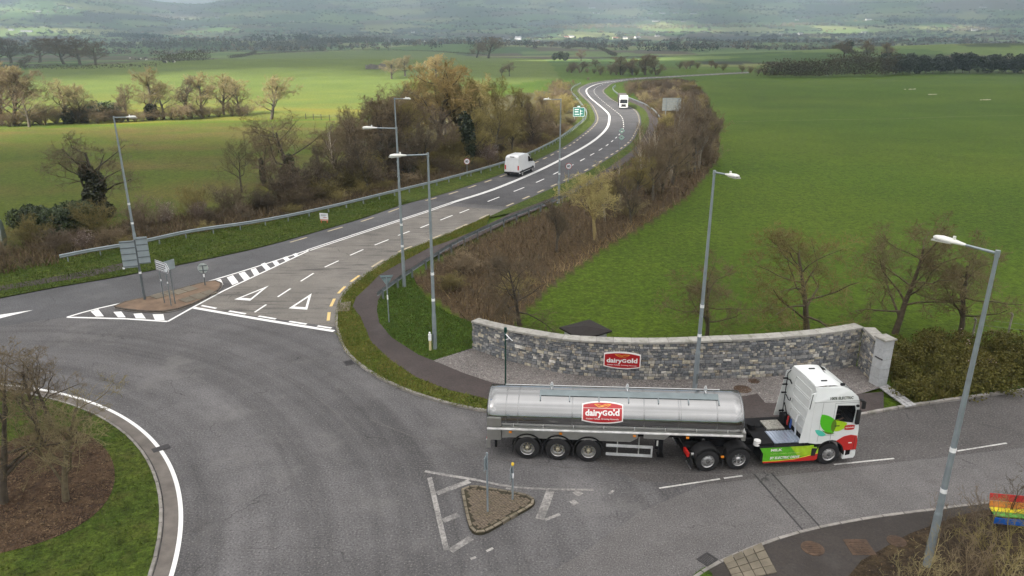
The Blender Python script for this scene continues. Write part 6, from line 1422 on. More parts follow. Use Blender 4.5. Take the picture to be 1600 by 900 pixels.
for p in ok:
    dr = line_dist(RE, p[:1], p[1:])[0]
    if p[1] < 62: h = rng.uniform(1.0, 1.9)
    elif p[1] < 80: h = rng.uniform(1.6, 3.0)
    else: h = rng.uniform(1.8, 3.6) * (.7 if dr < 5 else 1)
    if p[1] > 150: h = min(h, max(.7, height_for(p, 124)))
    c = [REDB, GREY, OLIVE, TAN, OLIVE, GREY][rng.integers(6)]; shrub('low' if h < 1.6 else 'thicket', p, h, SHADE[id_(c)] + ' bare shrub on the right-hand bank ' + ('above the wall end' if p[1] < 62 else 'behind the low dark rail' if p[1] < 85 else 'beside the far path'), np.array(c) * rng.uniform(.6, 1.25), G2, wide=1.8)
G3 = 'tall bare shrubs round the far bend'
for A_, n_, d0, d1 in ((after(RE, 150), 28, 6, 16), (after(LE, 210), 16, 5, 14)):
    sg = -1 if A_ is not None and d0 == 6 else 1
    for i in range(n_):
        q = A_[int(rng.integers(len(A_)))]; nn = normals(A_)[np.argmin(np.hypot(*(A_ - q).T))]
        p = q + nn * sg * rng.uniform(d0, d1)
        if line_dist(RE, p[:1], p[1:])[0] < 4.5 or line_dist(LE, p[:1], p[1:])[0] < 4.5 or inside(np.vstack((LE, RE[::-1])), p[:1], p[1:])[0]: continue
        shrub('tall', p, min(rng.uniform(3.0, 5.0), max(.8, height_for(p, 122.5)) if proj((*p, T(*p)))[0] > 985 else 9) * (.5 if p[1] > 310 else 1), 'tall bare shrub ' + ('right' if d0 == 6 else 'left') + ' of the far bend of the main road', [REDB, GREY, OLIVE][rng.integers(3)], G3, wide=1.2)
# dead stems, bracken and bramble between the shrubs: nobody could count them
def blades(name, P, h, w, m, z=0.0, lean=.35, label=None, cat=None, hv=.4, par=None):
    k = len(P); a = rng.uniform(0, 6.283, k); hh = h * rng.uniform(1 - hv, 1 + hv, k); ww = w * rng.uniform(.7, 1.3, k); ln = rng.normal(0, lean, (k, 2)) * hh[:, None]
    zz = terr(P[:, 0], P[:, 1]) + z; b = np.c_[P, zz]; u = np.c_[np.cos(a) * ww, np.sin(a) * ww, np.zeros(k)]
    V = np.stack((b - u, b + u, b + np.c_[ln, hh]), 1).reshape(-1, 3); o = link(name, np_mesh(name, V, np.arange(k * 3).reshape(k, 3), m), par)
    return put(o, label, cat, kind='stuff')
def stem(name, c1, c2, c3):
    m, nt, b = base(name); p = pos(nt); c = mixc(nt, ramp(nt, [(.35, 0), (.65, 1)], noise(nt, p, .45, 5, .7)), c1, c2); c = mixc(nt, ramp(nt, [(.5, 0), (.68, .8)], noise(nt, p, 5, 3, .7)), c, c3)
    nt.links.new(c, b.inputs['Base Color']); b.inputs['Roughness'].default_value = .85; b.inputs['Specular IOR Level'].default_value = .2; return m
BRAM = stem('bramble_stem', (.125, .092, .055), (.096, .073, .044), (.27, .205, .11)); DEADG = stem('dead_grass', (.3, .22, .11), (.2, .145, .07), (.13, .085, .04)); BLADE = stem('grass_blade', (.046, .082, .009), (.068, .102, .014), (.11, .11, .03)); MOSSB = stem('worn_grass_blade', (.085, .13, .016), (.15, .15, .03), (.26, .2, .07)); HEATH = stem('bronze_leaf', (.075, .078, .014), (.1, .088, .022), (.15, .13, .045))
pr = scatter(TH_R, 60000); pr = pr[pr[:, 1] < 75]; d = line_dist(TH_EDGE, pr[:, 0], pr[:, 1]); 
blades('bramble_bank', pr[d > .8][:38000], .75, .035, BRAM, lean=.4, label='tangle of brown bramble and dead bracken on the right-hand bank', cat='undergrowth')
blades('dead_grass', pr[(d < 1.5) | (rng.random(len(d)) < .05)][:9000], .5, .03, DEADG, lean=.6, label='pale dead grass along the edge of the right-hand bank', cat='undergrowth')
pr = scatter(TH_R, 20000); blades('undergrowth', pr[pr[:, 1] >= 75], .8, .07, BRAM, lean=.4, label='brown undergrowth among the far shrubs of the right-hand bank', cat='undergrowth')
pl = scatter(np.vstack((offset(GR, 1.4)[:95:3], offset(GR, 9)[:95:3][::-1])), 26000); blades('undergrowth', pl, .8, .04, BRAM, lean=.45, label='brown bramble undergrowth behind the left guard rail', cat='undergrowth')
pl = scatter(np.vstack((GR[0] + (GR[0] - GR[6]) * 5, GR[0], GR[0] + nrm[0] * 7, GR[0] + (GR[0] - GR[6]) * 5 + nrm[0] * 7)), 9000); blades('undergrowth', pl, .7, .04, BRAM, lean=.45, label='brown bramble undergrowth left of the guard rail end', cat='undergrowth')
pl = scatter(np.vstack((offset(GR, 1.0)[:100:2], offset(GR, 2.4)[:100:2][::-1])), 5000); blades('dead_grass', pl, .4, .03, DEADG, lean=.6, label='dead grass along the foot of the left thicket', cat='undergrowth')
# grass on verges, lawn and island
def turf_blades(poly, n, h, w, m, z, label, keep=None):
    P = scatter(poly, n)
    if keep is not None: P = P[keep(P)]
    blades('grass', P, h, w, m, z, .5, label, 'grass')
turf_blades(ring(RBR - .8)[:-1], 60000, .07, .016, BLADE, .1, 'short mossy grass blades of the roundabout island', lambda P: (~inside(MUL, P[:, 0], P[:, 1])) & (P[:, 0] > -31) & (P[:, 1] < 36))
turf_blades(v1, 26000, .09, .02, MOSSB, GZ - .01, 'worn grass blades between kerb and footpath')
turf_blades(np.vstack((FPI[3:11], ats([(737, 546), (750, 528), (735, 505), (700, 492), (668, 470), (650, 445), (645, 432)]))), 16000, .09, .02, BLADE, GZ - .01, 'grass blades of the lawn by the wall')
turf_blades(lv, 22000, .1, .03, BLADE, .07, 'grass blades of the left verge')
for poly_, n_ in ((v1, 1800), (lv, 2600), (ring(RBR - .8)[:-1], 3000)):
    P = scatter(poly_, n_ * 3); P = P[(fbm(P[:, 0], P[:, 1], 1.6, 5) > .12) & (P[:, 0] > -31 if poly_ is not lv else True) & ~inside(MUL, P[:, 0], P[:, 1])][:n_]; blades('grass_tufts', P, .22, .025, BLADE if poly_ is not v1 else MOSSB, .08, .45, 'longer grass tufts standing out of the short turf', 'grass')
mp = scatter(MUL, 12000); V, F = tri_cloud(np.c_[mp, np.full(len(mp), .125)], .035, .7); put(link('leaf_litter', np_mesh('leaf_litter', V, F, stem('leaf_litter', (.07, .042, .028), (.13, .085, .05), (.24, .17, .1)))), 'dead leaves and wood chips scattered over the mulch bed', 'leaf litter', kind='stuff')
sp_ = scatter(np.vstack((ats([(1300, 935), (1345, 880), (1420, 838), (1500, 808), (1560, 797), (1640, 786)]), [(36, 22), (36, 14), (12, 14)])), 5000); V, F = tri_cloud(np.c_[sp_, np.full(len(sp_), .13)], .03, .7); put(link('leaf_litter', np_mesh('leaf_litter', V, F, MATS['leaf_litter'])), 'dead leaves scattered under the twiggy shrubs', 'leaf litter', kind='stuff')
gp_ = scatter(gv, 16000); V, F = tri_cloud(np.c_[gp_, np.full(len(gp_), GZ + .004)], .026, .5); put(link('gravel_stones', np_mesh('gravel_stones', V, F, stem('gravel_stone', (.2, .175, .165), (.3, .27, .25), (.42, .4, .37)))), 'loose grey and pink stones of the gravel bed', 'gravel', kind='stuff')
# tussocks in the near part of the right-hand field
RFN = np.vstack((TH_EDGE[:8], ats([(1240, 250), (1700, 250), (1800, 560), (1400, 540), (1100, 540), (800, 516)])))
#turf_blades(RFN, 42000, .11, .06, BLADE, -.06, 'grass blades of the field behind the stone wall')
# -- trees of the roundabout and the planting at the lower right
for x, yb, yt, lab, v, c in ((66, 700, 532, 'dark-stemmed bare tree highest on the roundabout', 0, DARK), (84, 668, 540, 'slender bare tree just behind the dark-stemmed one', 1, GREY), (103, 786, 606, 'pale mossy bare tree nearest the road on the roundabout', 2, (.2, .17, .09)), (6, 790, 560, 'bare tree at the outer edge of the mulch bed', 1, (.16, .125, .07))):
    tpx('sparse', (x, yb), yt, lab, tint=np.array(c), v=v, bark=(1.5, 1.4, 1.1) if v == 2 else (.7, .65, .6), wide=1.0)
for i, (gx_, gy_, h, c) in enumerate(((13.2, 19.2, 2.2, TAN), (14.9, 19.4, 2.6, GREY), (16.2, 20.0, 2.7, OLIVE), (17.4, 19.4, 3.0, TAN), (18.6, 21.2, 3.2, OLIVE), (15.6, 21.6, 2.3, REDB), (18.8, 23.0, 2.6, DARK), (20.2, 21.8, 2.8, GREY), (12.2, 18.2, 2.0, TAN), (17.2, 22.4, 2.0, REDB), (15.8, 18.6, 2.6, TAN), (18.2, 19.8, 3.0, OLIVE))):
    shrub('wand', (gx_, gy_), h, 'twiggy bare shrub in the soil bed by the nearest street lamp', np.array(c) * 1.05, 'twiggy shrubs in the soil bed at the pavement', wide=1.1)
# rainbow bench at the edge of the bed
rb_ = at(1549, 829); rt = empty('rainbow_bench', (*rb_, GZ), R(-9), label='bench with planks painted red, orange, yellow, green and blue beside the soil bed', cat='bench')
for nm_, c_, z0, y0, z1, y1 in (('blue', (.01, .12, .5), .22, 0, .47, 0), ('green', (.1, .36, .05), .5, .02, .52, .26), ('yellow', (.75, .62, .02), .525, .275, .55, .5), ('orange', (.7, .25, .04), .58, .53, .8, .6), ('red', (.55, .03, .03), .82, .605, 1.06, .68)):
    dy, dz = y1 - y0, z1 - z0; ln_ = math.hypot(dy, dz); ny, nz = -dz / ln_ * .035, dy / ln_ * .035
    MB().add([(x, y + a * ny, z + a * nz) for x in (0, 1.9) for y, z in ((y0, z0), (y1, z1)) for a in (0, 1)], [(0, 1, 3, 2), (4, 6, 7, 5), (0, 4, 5, 1), (2, 3, 7, 6), (1, 5, 7, 3), (0, 2, 6, 4)]).build('plank', mat('painted_%s' % nm_, c_, .5, var=.18, scale=5, dirt=((.2, .17, .12), .4, 4)), rt, bevel=.006)
for x in (.15, 1.7):
    MB().box((x, .06, 0), (x + .07, .13, .5)).build('leg', BLKP, rt); MB().box((x, .5, 0), (x + .07, .57, .56)).build('leg', BLKP, rt); MB().box((x, .06, .45), (x + .07, .57, .5)).build('bracket', BLKP, rt)
# bronze evergreen shrubs right of the pier
G4 = 'bronze green shrubs right of the gate pier'
hb = ats([(1392, 606), (1432, 632), (1500, 622), (1600, 604), (1720, 585), (1720, 535), (1590, 548), (1500, 538), (1400, 548)]); pts = scatter(hb, 500); ok = []
for p in pts:
    if min([np.hypot(*(p - o)) for o in ok] or [9]) > 1.25: ok.append(p)
for p in ok[:46]:
    w = rng.uniform(1.5, 1.9); h = rng.uniform(1.0, 1.4); bl = [(rng.normal(0, w * .22), rng.normal(0, w * .22), h * rng.uniform(.3, .7), w * .38, w * .38, h * .36) for _ in range(6)]
    o = link('bronze_shrub', foliage('bronze_shrub', blob_points(1500, bl), .055, HEATH), None, (*p, 0)); put(o, 'bronze green leafy shrub in the bed right of the gate pier', 'shrub', G4)
    if rng.random() < .25: q = link('blossom', foliage('blossom', blob_points(16, [(0, 0, h * .8, w * .4, w * .4, h * .25)]), .05), o); q.color = (.3, .22, .19, 1)
blades('undergrowth', scatter(hb, 6000), .4, .04, HEATH, lean=.5, label='dark leafy ground cover under the bronze shrubs', cat='undergrowth')

# -- posts and odds in the fields
fe = empty('field_fence', (0, 0, 0), label='old concrete post fence behind the bronze shrubs', cat='fence')
for x, yb, yt in ((1519, 527, 500), (1572, 534, 492), (1630, 540, 496)):
    g = at(x, yb); h = height_for(g, yt); MB().tube([(*g, -.05), (g[0], g[1], h), (g[0] - .18, g[1] - .1, h + .16)], .06, 6).build('post', CONC, fe)
for z in (.5, .85, 1.2):
    P = [(*at(x, yb), z) for x, yb in ((1519, 527), (1572, 534), (1630, 540))]; MB().tube(P, .008, 4).build('wire', STEELD, fe)
fe = empty('field_fence', (0, 0, 0), label='row of thin dark stakes along the edge of the sunlit field', cat='fence')
fpts = [(478, 186), (490, 186.5), (502, 187), (515, 188), (531, 188.5), (545, 189)]
for x, yb in fpts: g = at(x, yb); MB().cyl((*g, T(*g) - .1), (*g, T(*g) + 1.3), .09, .08, 6).build('stake', BARK, fe).color = (.5, .5, .5, 1)
MB().tube([(*at(*q), T(*at(*q)) + 1.0) for q in fpts], .015, 4).build('wire', STEELD, fe)
PALE = mat('pale_stone', (.32, .32, .22), .9, var=.3, scale=2)
for x, y, w, lab in ((1423, 139.5, 2.2, 'pale stone patch in the upper right-hand field, second from the crest'), (1457, 147.5, 1.6, 'small pale stone patch right of the second one'), (1542, 156, 2.4, 'largest pale stone patch in the upper right-hand field'), ):
    g = at(x, y); mb = MB()
    for k in range(9):
        a = rng.uniform(0, 6.28); r = rng.uniform(.1, w); c = (g[0] + r * math.cos(a), g[1] + r * .5 * math.sin(a)); mb.lathe([(-.05, .4), (.08, .36), (.16, .2), (.18, 0)], 7, 'z', (*c, T(*c) - .02), sm=False)
    put(mb.build('stone_patch', PALE), lab, 'stones', kind='stuff')
g = at(-62, 394); t = empty('polytunnel', (*g, T(*g)), R(30), label='ribbed pale green polytunnel at the edge of the left field', cat='polytunnel')
mb = MB(); A = np.linspace(0, math.pi, 15); V = [(x, 2.2 * math.cos(a), 2.3 * math.sin(a)) for x in np.linspace(-3.5, 3.2, 9) for a in A]
mb.add(V, [(i * 15 + j, i * 15 + j + 1, i * 15 + 16 + j, i * 15 + 15 + j) for i in range(8) for j in range(14)], True); mb.add([(3.2, 2.2 * math.cos(a), 2.3 * math.sin(a)) for a in A], [tuple(range(15))]); mb.build('cover', mat('polythene', (.1, .13, .11), .5, var=.2, scale=3), t)
for x in np.linspace(-3.5, 3.2, 15): MB().tube([(x, 2.23 * math.cos(a), 2.33 * math.sin(a)) for a in A], .035, 5).build('hoop', mat('hoop_grey', (.2, .24, .22), .5) if 'hoop_grey' not in MATS else MATS['hoop_grey'], t)
# ------------------------------------------------------------------ middle distance and far countryside
HEDGE = stem('hedge_twig', (.055, .05, .028), (.085, .07, .04), (.05, .06, .028)); FARW = stem('far_wood', (.085, .07, .05), (.06, .062, .04), (.04, .055, .03)); CONIF = stem('conifer_needle', (.022, .036, .018), (.03, .045, .022), (.018, .028, .014))
def hedge(px, h, w, label, m=HEDGE, step=2.2, sz=.4, dens=34):
    P = resample(smooth(ats(px), 3), step); k = len(P); c = []
    for p in P:
        n = dens; q = np.c_[rng.normal(p[0], w * .33, n) + rng.uniform(-step, step, n) * .5, rng.normal(p[1], w * .33, n), np.zeros(n)]; q[:, 2] = terr(q[:, 0], q[:, 1]) + rng.uniform(.05, 1, n) ** .8 * h * rng.uniform(.75, 1.15); c.append(q)
    return put(link('hedge', foliage('hedge', np.vstack(c), sz, m)), label, 'hedge')
hedge([(-40, 107), (40, 107), (110, 108), (180, 106.5), (245, 104)], 2.4, 4, 'dark clipped hedge below the far-left trees', dens=22)
hedge([(400, 86), (450, 82), (520, 79.5), (600, 79), (680, 81), (760, 86)], 2.0, 4, 'thin hedge along the crest of the left-hand hill', dens=16)
hedge([(250, 97), (290, 96.5), (322, 95)], 6.0, 7, 'thick brown hedge block behind the grazing cattle', dens=130, sz=.4)
hedge([(360, 91.5), (385, 88), (400, 83)], 3.5, 5, 'short hedge climbing beside the left-hand hill', dens=22)
hedge([(885, 77), (905, 74), (925, 75), (945, 80), (962, 88)], 4, 5, 'curved dark hedge round the small sunlit field', dens=24, sz=.45)
hedge([(1206, 72.5), (1240, 74), (1271, 76)], 4.0, 6, 'dark trimmed hedge at the left of the far right-hand fields', dens=26, sz=.45)
hedge([(1276, 76), (1320, 79), (1365, 82)], 3.4, 6, 'dark trimmed hedge sloping down in the far right-hand fields', dens=26, sz=.45)
hedge([(1280, 74.5), (1340, 71.5), (1400, 67), (1445, 63.5)], 3.4, 6, 'long dark trimmed hedge rising to the right', dens=26, sz=.45)
hedge([(1452, 62.5), (1512, 58.5)], 3.4, 6, 'middle length of trimmed hedge near the top right', dens=26, sz=.45)
hedge([(1520, 57.5), (1600, 53.5), (1660, 50)], 3.4, 6, 'last length of trimmed hedge at the top right', dens=26, sz=.45)
hedge([(1000, 65), (1045, 64), (1110, 66), (1190, 66.5)], 4.5, 9, 'loose hedge across the middle of the far fields', dens=40, sz=.5)
for x0, x1, y, yt, lab, m in ((1200, 1300, 121, 92, 'brown leafless thicket along the crest of the right-hand field', HEDGE), (1300, 1392, 119.5, 88, 'tall brown thicket beside the dark evergreens', HEDGE)):
    for k_, (a, b) in enumerate(((x0, (x0 + x1) / 2), ((x0 + x1) / 2, x1))):
        g = at((a + b) / 2, y); h = height_for(g, yt); hedge([(a, y - .6), ((a + b) / 2, y - 1.0), (b, y - .8)], h * rng.uniform(.85, 1.05), 7, lab + (', its left half' if k_ == 0 else ', its right half'), m, dens=330, sz=.36, step=1.6)
EG = 'dark evergreens along the crest of the right-hand field'
for x in np.arange(1388, 1640, 11.5):
    g = at(x, np.interp(x, [1390, 1470, 1600], [117.2, 114.8, 115]) - rng.uniform(.3, 1.2)); evergreen(g, height_for(g, 81 + rng.uniform(-2, 9)), rng.uniform(7, 9), 'dark bushy evergreen in the row on the crest of the right-hand field', col=(.017, .028, .015), n=2200, size=.42, group=EG, name='evergreen_tree', cat='tree')
G5 = 'grey bare shrubs below the trees beyond the bend'
for x in np.arange(885, 1030, 11.0):
    g = at(x + rng.normal(0, 2), 117.5 - rng.uniform(0, 3) - (3 if x < 925 else 0)); shrub('tall', g, height_for(g, rng.uniform(100, 108)), 'grey bare shrub below the trees beyond the bend', np.array(GREY) * rng.uniform(.6, .9), G5, wide=1.7)
for x, yb, yt in ((1062, 107, 96), (1072, 108, 95), (1090, 107, 96), (1118, 107, 97), (1130, 110, 99), (1160, 112, 101), (1172, 114, 102), (1185, 116, 104), (1195, 117, 103)):
    g = at(x, yb); shrub('tall', g, height_for(g, yt), 'grey bare shrub along the far field edge right of the bend', np.array(GREY) * rng.uniform(.6, .9), 'grey bare shrubs along the far field edge', wide=1.8)
# single and grouped trees of the middle distance
for kd, x, yb, yt, c, lab, w in (
    ('round', 612, 123, 91, TAN, 'round tan tree with pale twigs left of the golden pair', 1.2), ('round', 633, 119, 86, TAN, 'broad tan tree in the middle of the three by the ruined shed', 1.3), ('round', 682, 122, 84, GOLDC, 'broad golden tree in the field behind the roadside wood', 1.4),
    ('spread', 796, 119, 96, GREY, 'small upright dark tree on the left-hand hill', 1.0), ('dense', 784, 118, 104, GREY, 'little round tree beside the upright dark one', 1.2), ('round', 763, 91, 57, GREY, 'tall grey tree in front of the far farm buildings', 1.3), ('round', 745, 90, 66, GREY, 'lower grey tree left of the tall one by the farm', 1.3),
    ('round', 1, 99, 56, DARK, 'big dark bare tree at the left edge beyond the fields', 1.4), ('round', 18, 99, 58, DARK, 'dark bare tree right of the big edge tree', 1.3), ('round', 62, 98, 60, DARK, 'broad dark bare tree above the clipped hedge', 1.5), ('round', 100, 100, 58, DARK, 'first of the broad dark trees above the clipped hedge', 1.4), ('round', 125, 101, 57, DARK, 'tallest of the broad dark trees above the clipped hedge', 1.5), ('round', 150, 102, 64, DARK, 'last of the broad dark trees above the clipped hedge', 1.4), ('dense', 38, 107, 88, DARK, 'small dark round tree before the clipped hedge', 1.5),
    ('round', 1025, 117, 86, GREY, 'dark ivied tree at the right of the roadside group beyond the bend', 1.1), ('round', 1008, 117, 84, GREY, 'tall grey tree second from right beyond the bend', 1.2), ('round', 988, 117, 90, GREY, 'grey tree third from right beyond the bend', 1.2), ('round', 970, 117, 88, GREY, 'grey tree fourth from right beyond the bend', 1.2), ('round', 908, 112, 96, GREY, 'low grey tree at the left of the group beyond the bend', 1.4), ('round', 893, 113, 97, GREY, 'leftmost low tree of the group beyond the bend', 1.3), ('round', 930, 104, 92, GREY, 'grey round tree under the curved hedge', 1.3),
    ('round', 908, 95, 77, DARK, 'dark tree at the left tip of the curved hedge', 1.2), ('spread', 1320, 92, 62, GREY, 'tall thin tree left of the dark crest evergreens', 1.0), ('spread', 1355, 92, 60, GREY, 'second tall thin tree left of the dark crest evergreens', 1.1), ('round', 1382, 95, 66, GREY, 'third thin tree, nearest the dark crest evergreens', 1.2), ('round', 1111, 106, 94, GREY, 'grey tree beyond the road where it leaves the bend', 1.2), ('round', 1078, 107, 94, GREY, 'grey bushy tree beyond the bend', 1.5)):
    tpx(kd, (x, yb), yt, lab, tint=np.array(c) * (1.0 if c is GOLDC or c is TAN else .9), wide=w * 1.5)
for x, h, lab in ((866, 5, 'small dark conifer, leftmost of a row in the sunlit field'), (875, 6, 'small dark conifer second in the row'), (884, 5, 'small dark conifer last in the row'), (1323, 8, 'dark ivy-clad tree standing before the far right-hand hedges')):
    evergreen(at(x, 95 if x < 1000 else 84), h * 1.3, h * .9, lab, n=500, size=.7, col=(.028, .04, .02), name='evergreen_tree', cat='tree')
g = at(588, 108); t = empty('ruined_shed', (*g, T(*g)), R(8), label='small ruined stone shed beside the tan trees', cat='building')
MB().plate([(-6, 0), (6, 0), (6, 2.4), (3.2, 3.4), (1, 2.2), (-3, 2.9), (-6, 1.6)], fn=lambda q: (q[0], q[2], q[1]), th=.5).build('wall', mat('old_stone', (.13, .12, .11), .9, var=.4, scale=1), t); MB().box((-6, 0, 0), (-5.4, 5, 2.2)).build('wall', MATS['old_stone'], t); MB().box((5.4, 0, 0), (6, 5, 2.0)).build('wall', MATS['old_stone'], t); MB().box((-5.3, -.1, .1), (-4.1, -.0, 2.0)).build('door', PALE, t)
# cattle, a few pixels each
COWB = mat('cow_hide', (.025, .022, .02), .7); COWW = mat('cow_white', (.55, .53, .5), .7)
def cow(g, a, i):
    P = [(0, 0, 1.05), (.5, 0, 1.1), (-.55, 0, 1.1), (.95, 0, 1.2), (1.2, 0, .8 if i % 2 else 1.3), (1.5, 0, .55 if i % 2 else 1.2), (-.8, 0, 1.15), (-.9, 0, .6)]; E_ = [(0, 1), (0, 2), (1, 3), (3, 4), (4, 5), (2, 6), (6, 7)]; RD = [.36, .34, .36, .2, .16, .1, .16, .03]
    for x, s, j in ((.5, .2, 1), (.5, -.2, 1), (-.6, .2, 2), (-.6, -.2, 2)):
        k = len(P); P += [(x, s, .75), (x + (.03 if x > 0 else .08), s, .45), (x - (.0 if x > 0 else .06), s, .02)]; E_ += [(j, k), (k, k + 1), (k + 1, k + 2)]; RD += [.14, .08, .06]
    o = skinned('cow', P, E_, RD, COWB if i % 3 else COWW, None, 0, 1, (*g, T(*g))); o.rotation_euler.z = a; return put(o, 'cow grazing in the far field below the brown hedge block', 'cow', 'cattle grazing far off')
for i in range(14): cow(at(rng.uniform(198, 232) if i < 7 else rng.uniform(248, 275), rng.uniform(91, 95) if i < 7 else rng.uniform(96, 99)), rng.uniform(0, 6.28), i)
# houses of the valley
HWALL = mat('house_render', (.68, .67, .63), .8, var=.08, rnd=.12); HROOF = mat('slate_roof', (.12, .12, .13), .7, var=.2, rnd=.25); HWIN = GLD
def house(g, a, L, Wd, H, label, roof=HROOF, wall=HWALL, group=None):
    t = empty('house', (*g, T(*g) - .3), a, label=label, cat='house')
    if group: t['group'] = group
    mb = MB().box((-L / 2, -Wd / 2, 0), (L / 2, Wd / 2, H)); mb.add([(-L / 2, -Wd / 2, H), (-L / 2, Wd / 2, H), (-L / 2, 0, H + Wd * .42), (L / 2, -Wd / 2, H), (L / 2, Wd / 2, H), (L / 2, 0, H + Wd * .42)], [(0, 1, 2), (3, 5, 4)]); mb.build('wall', wall, t)
    e = .4; r = H + Wd * .42; rb = MB().add([(-L / 2 - e, -Wd / 2 - e, H - .2), (L / 2 + e, -Wd / 2 - e, H - .2), (L / 2 + e, 0, r + .12), (-L / 2 - e, 0, r + .12), (-L / 2 - e, Wd / 2 + e, H - .2), (L / 2 + e, Wd / 2 + e, H - .2)], [(0, 1, 2, 3), (3, 2, 5, 4)]).build('roof', roof, t)
    MB().box((-L / 2 + .3, -.5, r - .4), (-L / 2 + 1.2, .5, r + 1.2)).build('chimney', wall, rb)
    for x in np.arange(-L / 2 + 1.6, L / 2 - 1, 3.0):
        for z in ((.9, 3.6) if H > 4.5 else (.9,)): MB().box((x, -Wd / 2 - .06, z), (x + 1.1, -Wd / 2 - .01, z + 1.2)).build('window', HWIN, t)
    MB().box((.2, -Wd / 2 - .07, .0), (1.2, -Wd / 2 - .012, 2.1)).build('door', GREENP, t); return t
RRED = mat('red_roof', (.26, .1, .06), .7, var=.2); SHEDW = mat('pale_shed', (.5, .52, .55), .6)
HS = [(893, 58.5, 12, 'white-gabled house left of the small sunlit field'), (885, 59, 10, 'low house with reddish roof beside the white-gabled one'), (996, 59.5, 16, 'long white bungalow between the middle fields'), (977, 61, 9, 'yellowish cottage left of the long white bungalow'), (962, 60.5, 14, 'red-roofed low house left of the yellowish cottage'), (1027, 57, 10, 'white house half hidden by trees right of the bungalow'),
      (660, 66, 16, 'wide grey-roofed farmhouse in the far trees'), (692, 62, 10, 'bright white farmhouse gable right of the wide one'), (636, 63, 12, 'low white farm building left of the wide farmhouse'), (645, 51.5, 8, 'small white house above the farm buildings'), (748, 65, 14, 'blue-grey shed-like house right of the farmhouse'), (791, 62, 14, 'low pale house at the right of the farm group'), (810, 62, 16, 'long grey farm shed right of the farm group'), (838, 66, 18, 'long dark-roofed farm building before the sunlit field'),
      (1224, 55.5, 18, 'white house with bright gable at the left of the right-hand woods'), (1250, 54.5, 10, 'small white house right of the bright gable'), (1350, 51.5, 12, 'white house among the trees right of centre'), (1357, 31.5, 22, 'large white house high above the right-hand woods'), (1245, 32, 10, 'small white house on the distant right-hand slope'), (1026, 34, 22, 'bright white house group in the centre distance'), (1068, 34.5, 14, 'white house right of the centre group'), (1522, 48.5, 12, 'pale house under the far right-hand conifers'),
      (42, 50, 22, 'long pale shed at the left in the valley'), (18, 47.5, 10, 'small white house left of the long pale shed'), (284, 31.5, 16, 'white house on the distant left slope'), (312, 26.5, 14, 'pale house on the distant left slope right of the white one'), (340, 28.5, 12, 'faint pale house farther right on the distant slope'), (110, 13.5, 16, 'white house high on the far-left hill'), (60, 18.5, 12, 'faint white house at the far left on the hill'), (355, 22, 12, 'bright speck of a house high on the distant slope'), (398, 20, 10, 'bright white house left of the hill notch'), (456, 34, 12, 'pale house above the left-hand hill'), (783, 12.5, 14, 'faint white house high in the distant haze'), (925, 13, 22, 'pale group of buildings high in the distant centre'), (932, 21, 26, 'long pale roof in the distant centre'), (1016, 22, 16, 'pale house in the distant village row, left'), (1035, 21.5, 20, 'pale house in the distant village row, second'), (1056, 21, 16, 'pale house in the distant village row, third'), (1084, 22, 20, 'pale house in the distant village row, fourth'), (1536, 12, 18, 'faint pale farm high on the right-hand hills'), (1565, 16, 12, 'bright white house high on the right-hand hills')]
for i, (x, y, L, lab) in enumerate(HS):
    g = at(x, y); house(g, rng.normal(0, .35), 1.25 * L * (1 + (np.hypot(*g) > 2500) * .5), 7 + (L > 15) * 2, 3 if i % 3 else 5.2, lab, RRED if 'red' in lab else HROOF, SHEDW if 'shed' in lab else HWALL)
# far woods and hedgerows along field edges
cand = np.c_[rng.uniform(-1, 1, 90000), rng.uniform(0, 1, 90000)]; yy = 520 + 7300 * cand[:, 1] ** 1.7; xx = cand[:, 0] * yy * .95
i_, e_ = cell_of(xx, yy); wood = fbm(xx, yy, 420, 3) + .45 * fbm(xx, yy, 150, 6)
keep = (e_ < .035) | ((wood > .42) & (rng.random(len(xx)) < .55)); az = xx / yy
hill = (np.abs(xx - 470) < 330) & (np.abs(yy - 700) < 190); keep &= ~(hill & (rng.random(len(xx)) < .985)); keep &= (yy > 1150) & ((yy > 2700) | (e_ < .016) | (wood > .62))
keep &= ~inside(F_UP, xx, yy)
keep &= ~((yy > 2600) & (rng.random(len(xx)) < .35))
P = np.c_[xx, yy][keep]; P = P[:13000]; k = len(P); h = np.where(P[:, 1] > 2200, rng.uniform(3.5, 8, k), rng.uniform(5, 11, k)); isw = (fbm(P[:, 0], P[:, 1], 300, 9) > .35)
V, F, MI = [], [], []
nt_ = 20
u = rng.normal(size=(k, nt_, 3)); u /= np.linalg.norm(u, axis=2)[..., None]; rad = rng.uniform(.5, 1.05, (k, nt_, 1)); w = h * rng.uniform(.4, .65, k) * np.where(P[:, 1] > 2200, 2.4, 1)
C = np.c_[P, terr(P[:, 0], P[:, 1]) + h * .52][:, None, :] + u * rad * np.stack((w, w, h * .5), 1)[:, None, :]
V, F = tri_cloud(C.reshape(-1, 3), 1.0); sc = np.repeat(np.clip(np.hypot(*P.T) / 1100, .8, 2.2), nt_)
V = V.reshape(-1, 3, 3); cen = V.mean(1, keepdims=True); V = (cen + (V - cen) * (sc[:, None, None] * 1.15)).reshape(-1, 3)
me = np_mesh('far_woodland', V, F, FARW); me.materials.append(CONIF); me.materials.append(stem('far_tan_wood', (.15, .12, .075), (.2, .155, .09), (.11, .09, .06)))
mi = np.repeat(np.where(isw, 1, np.where(rng.random(k) < .22, 2, 0)), nt_).astype(np.int32); me.polygons.foreach_set('material_index', mi)
put(link('far_woodland', me), 'far-off woods, hedgerows and conifers spread over the valley and hills', 'woodland', kind='stuff')
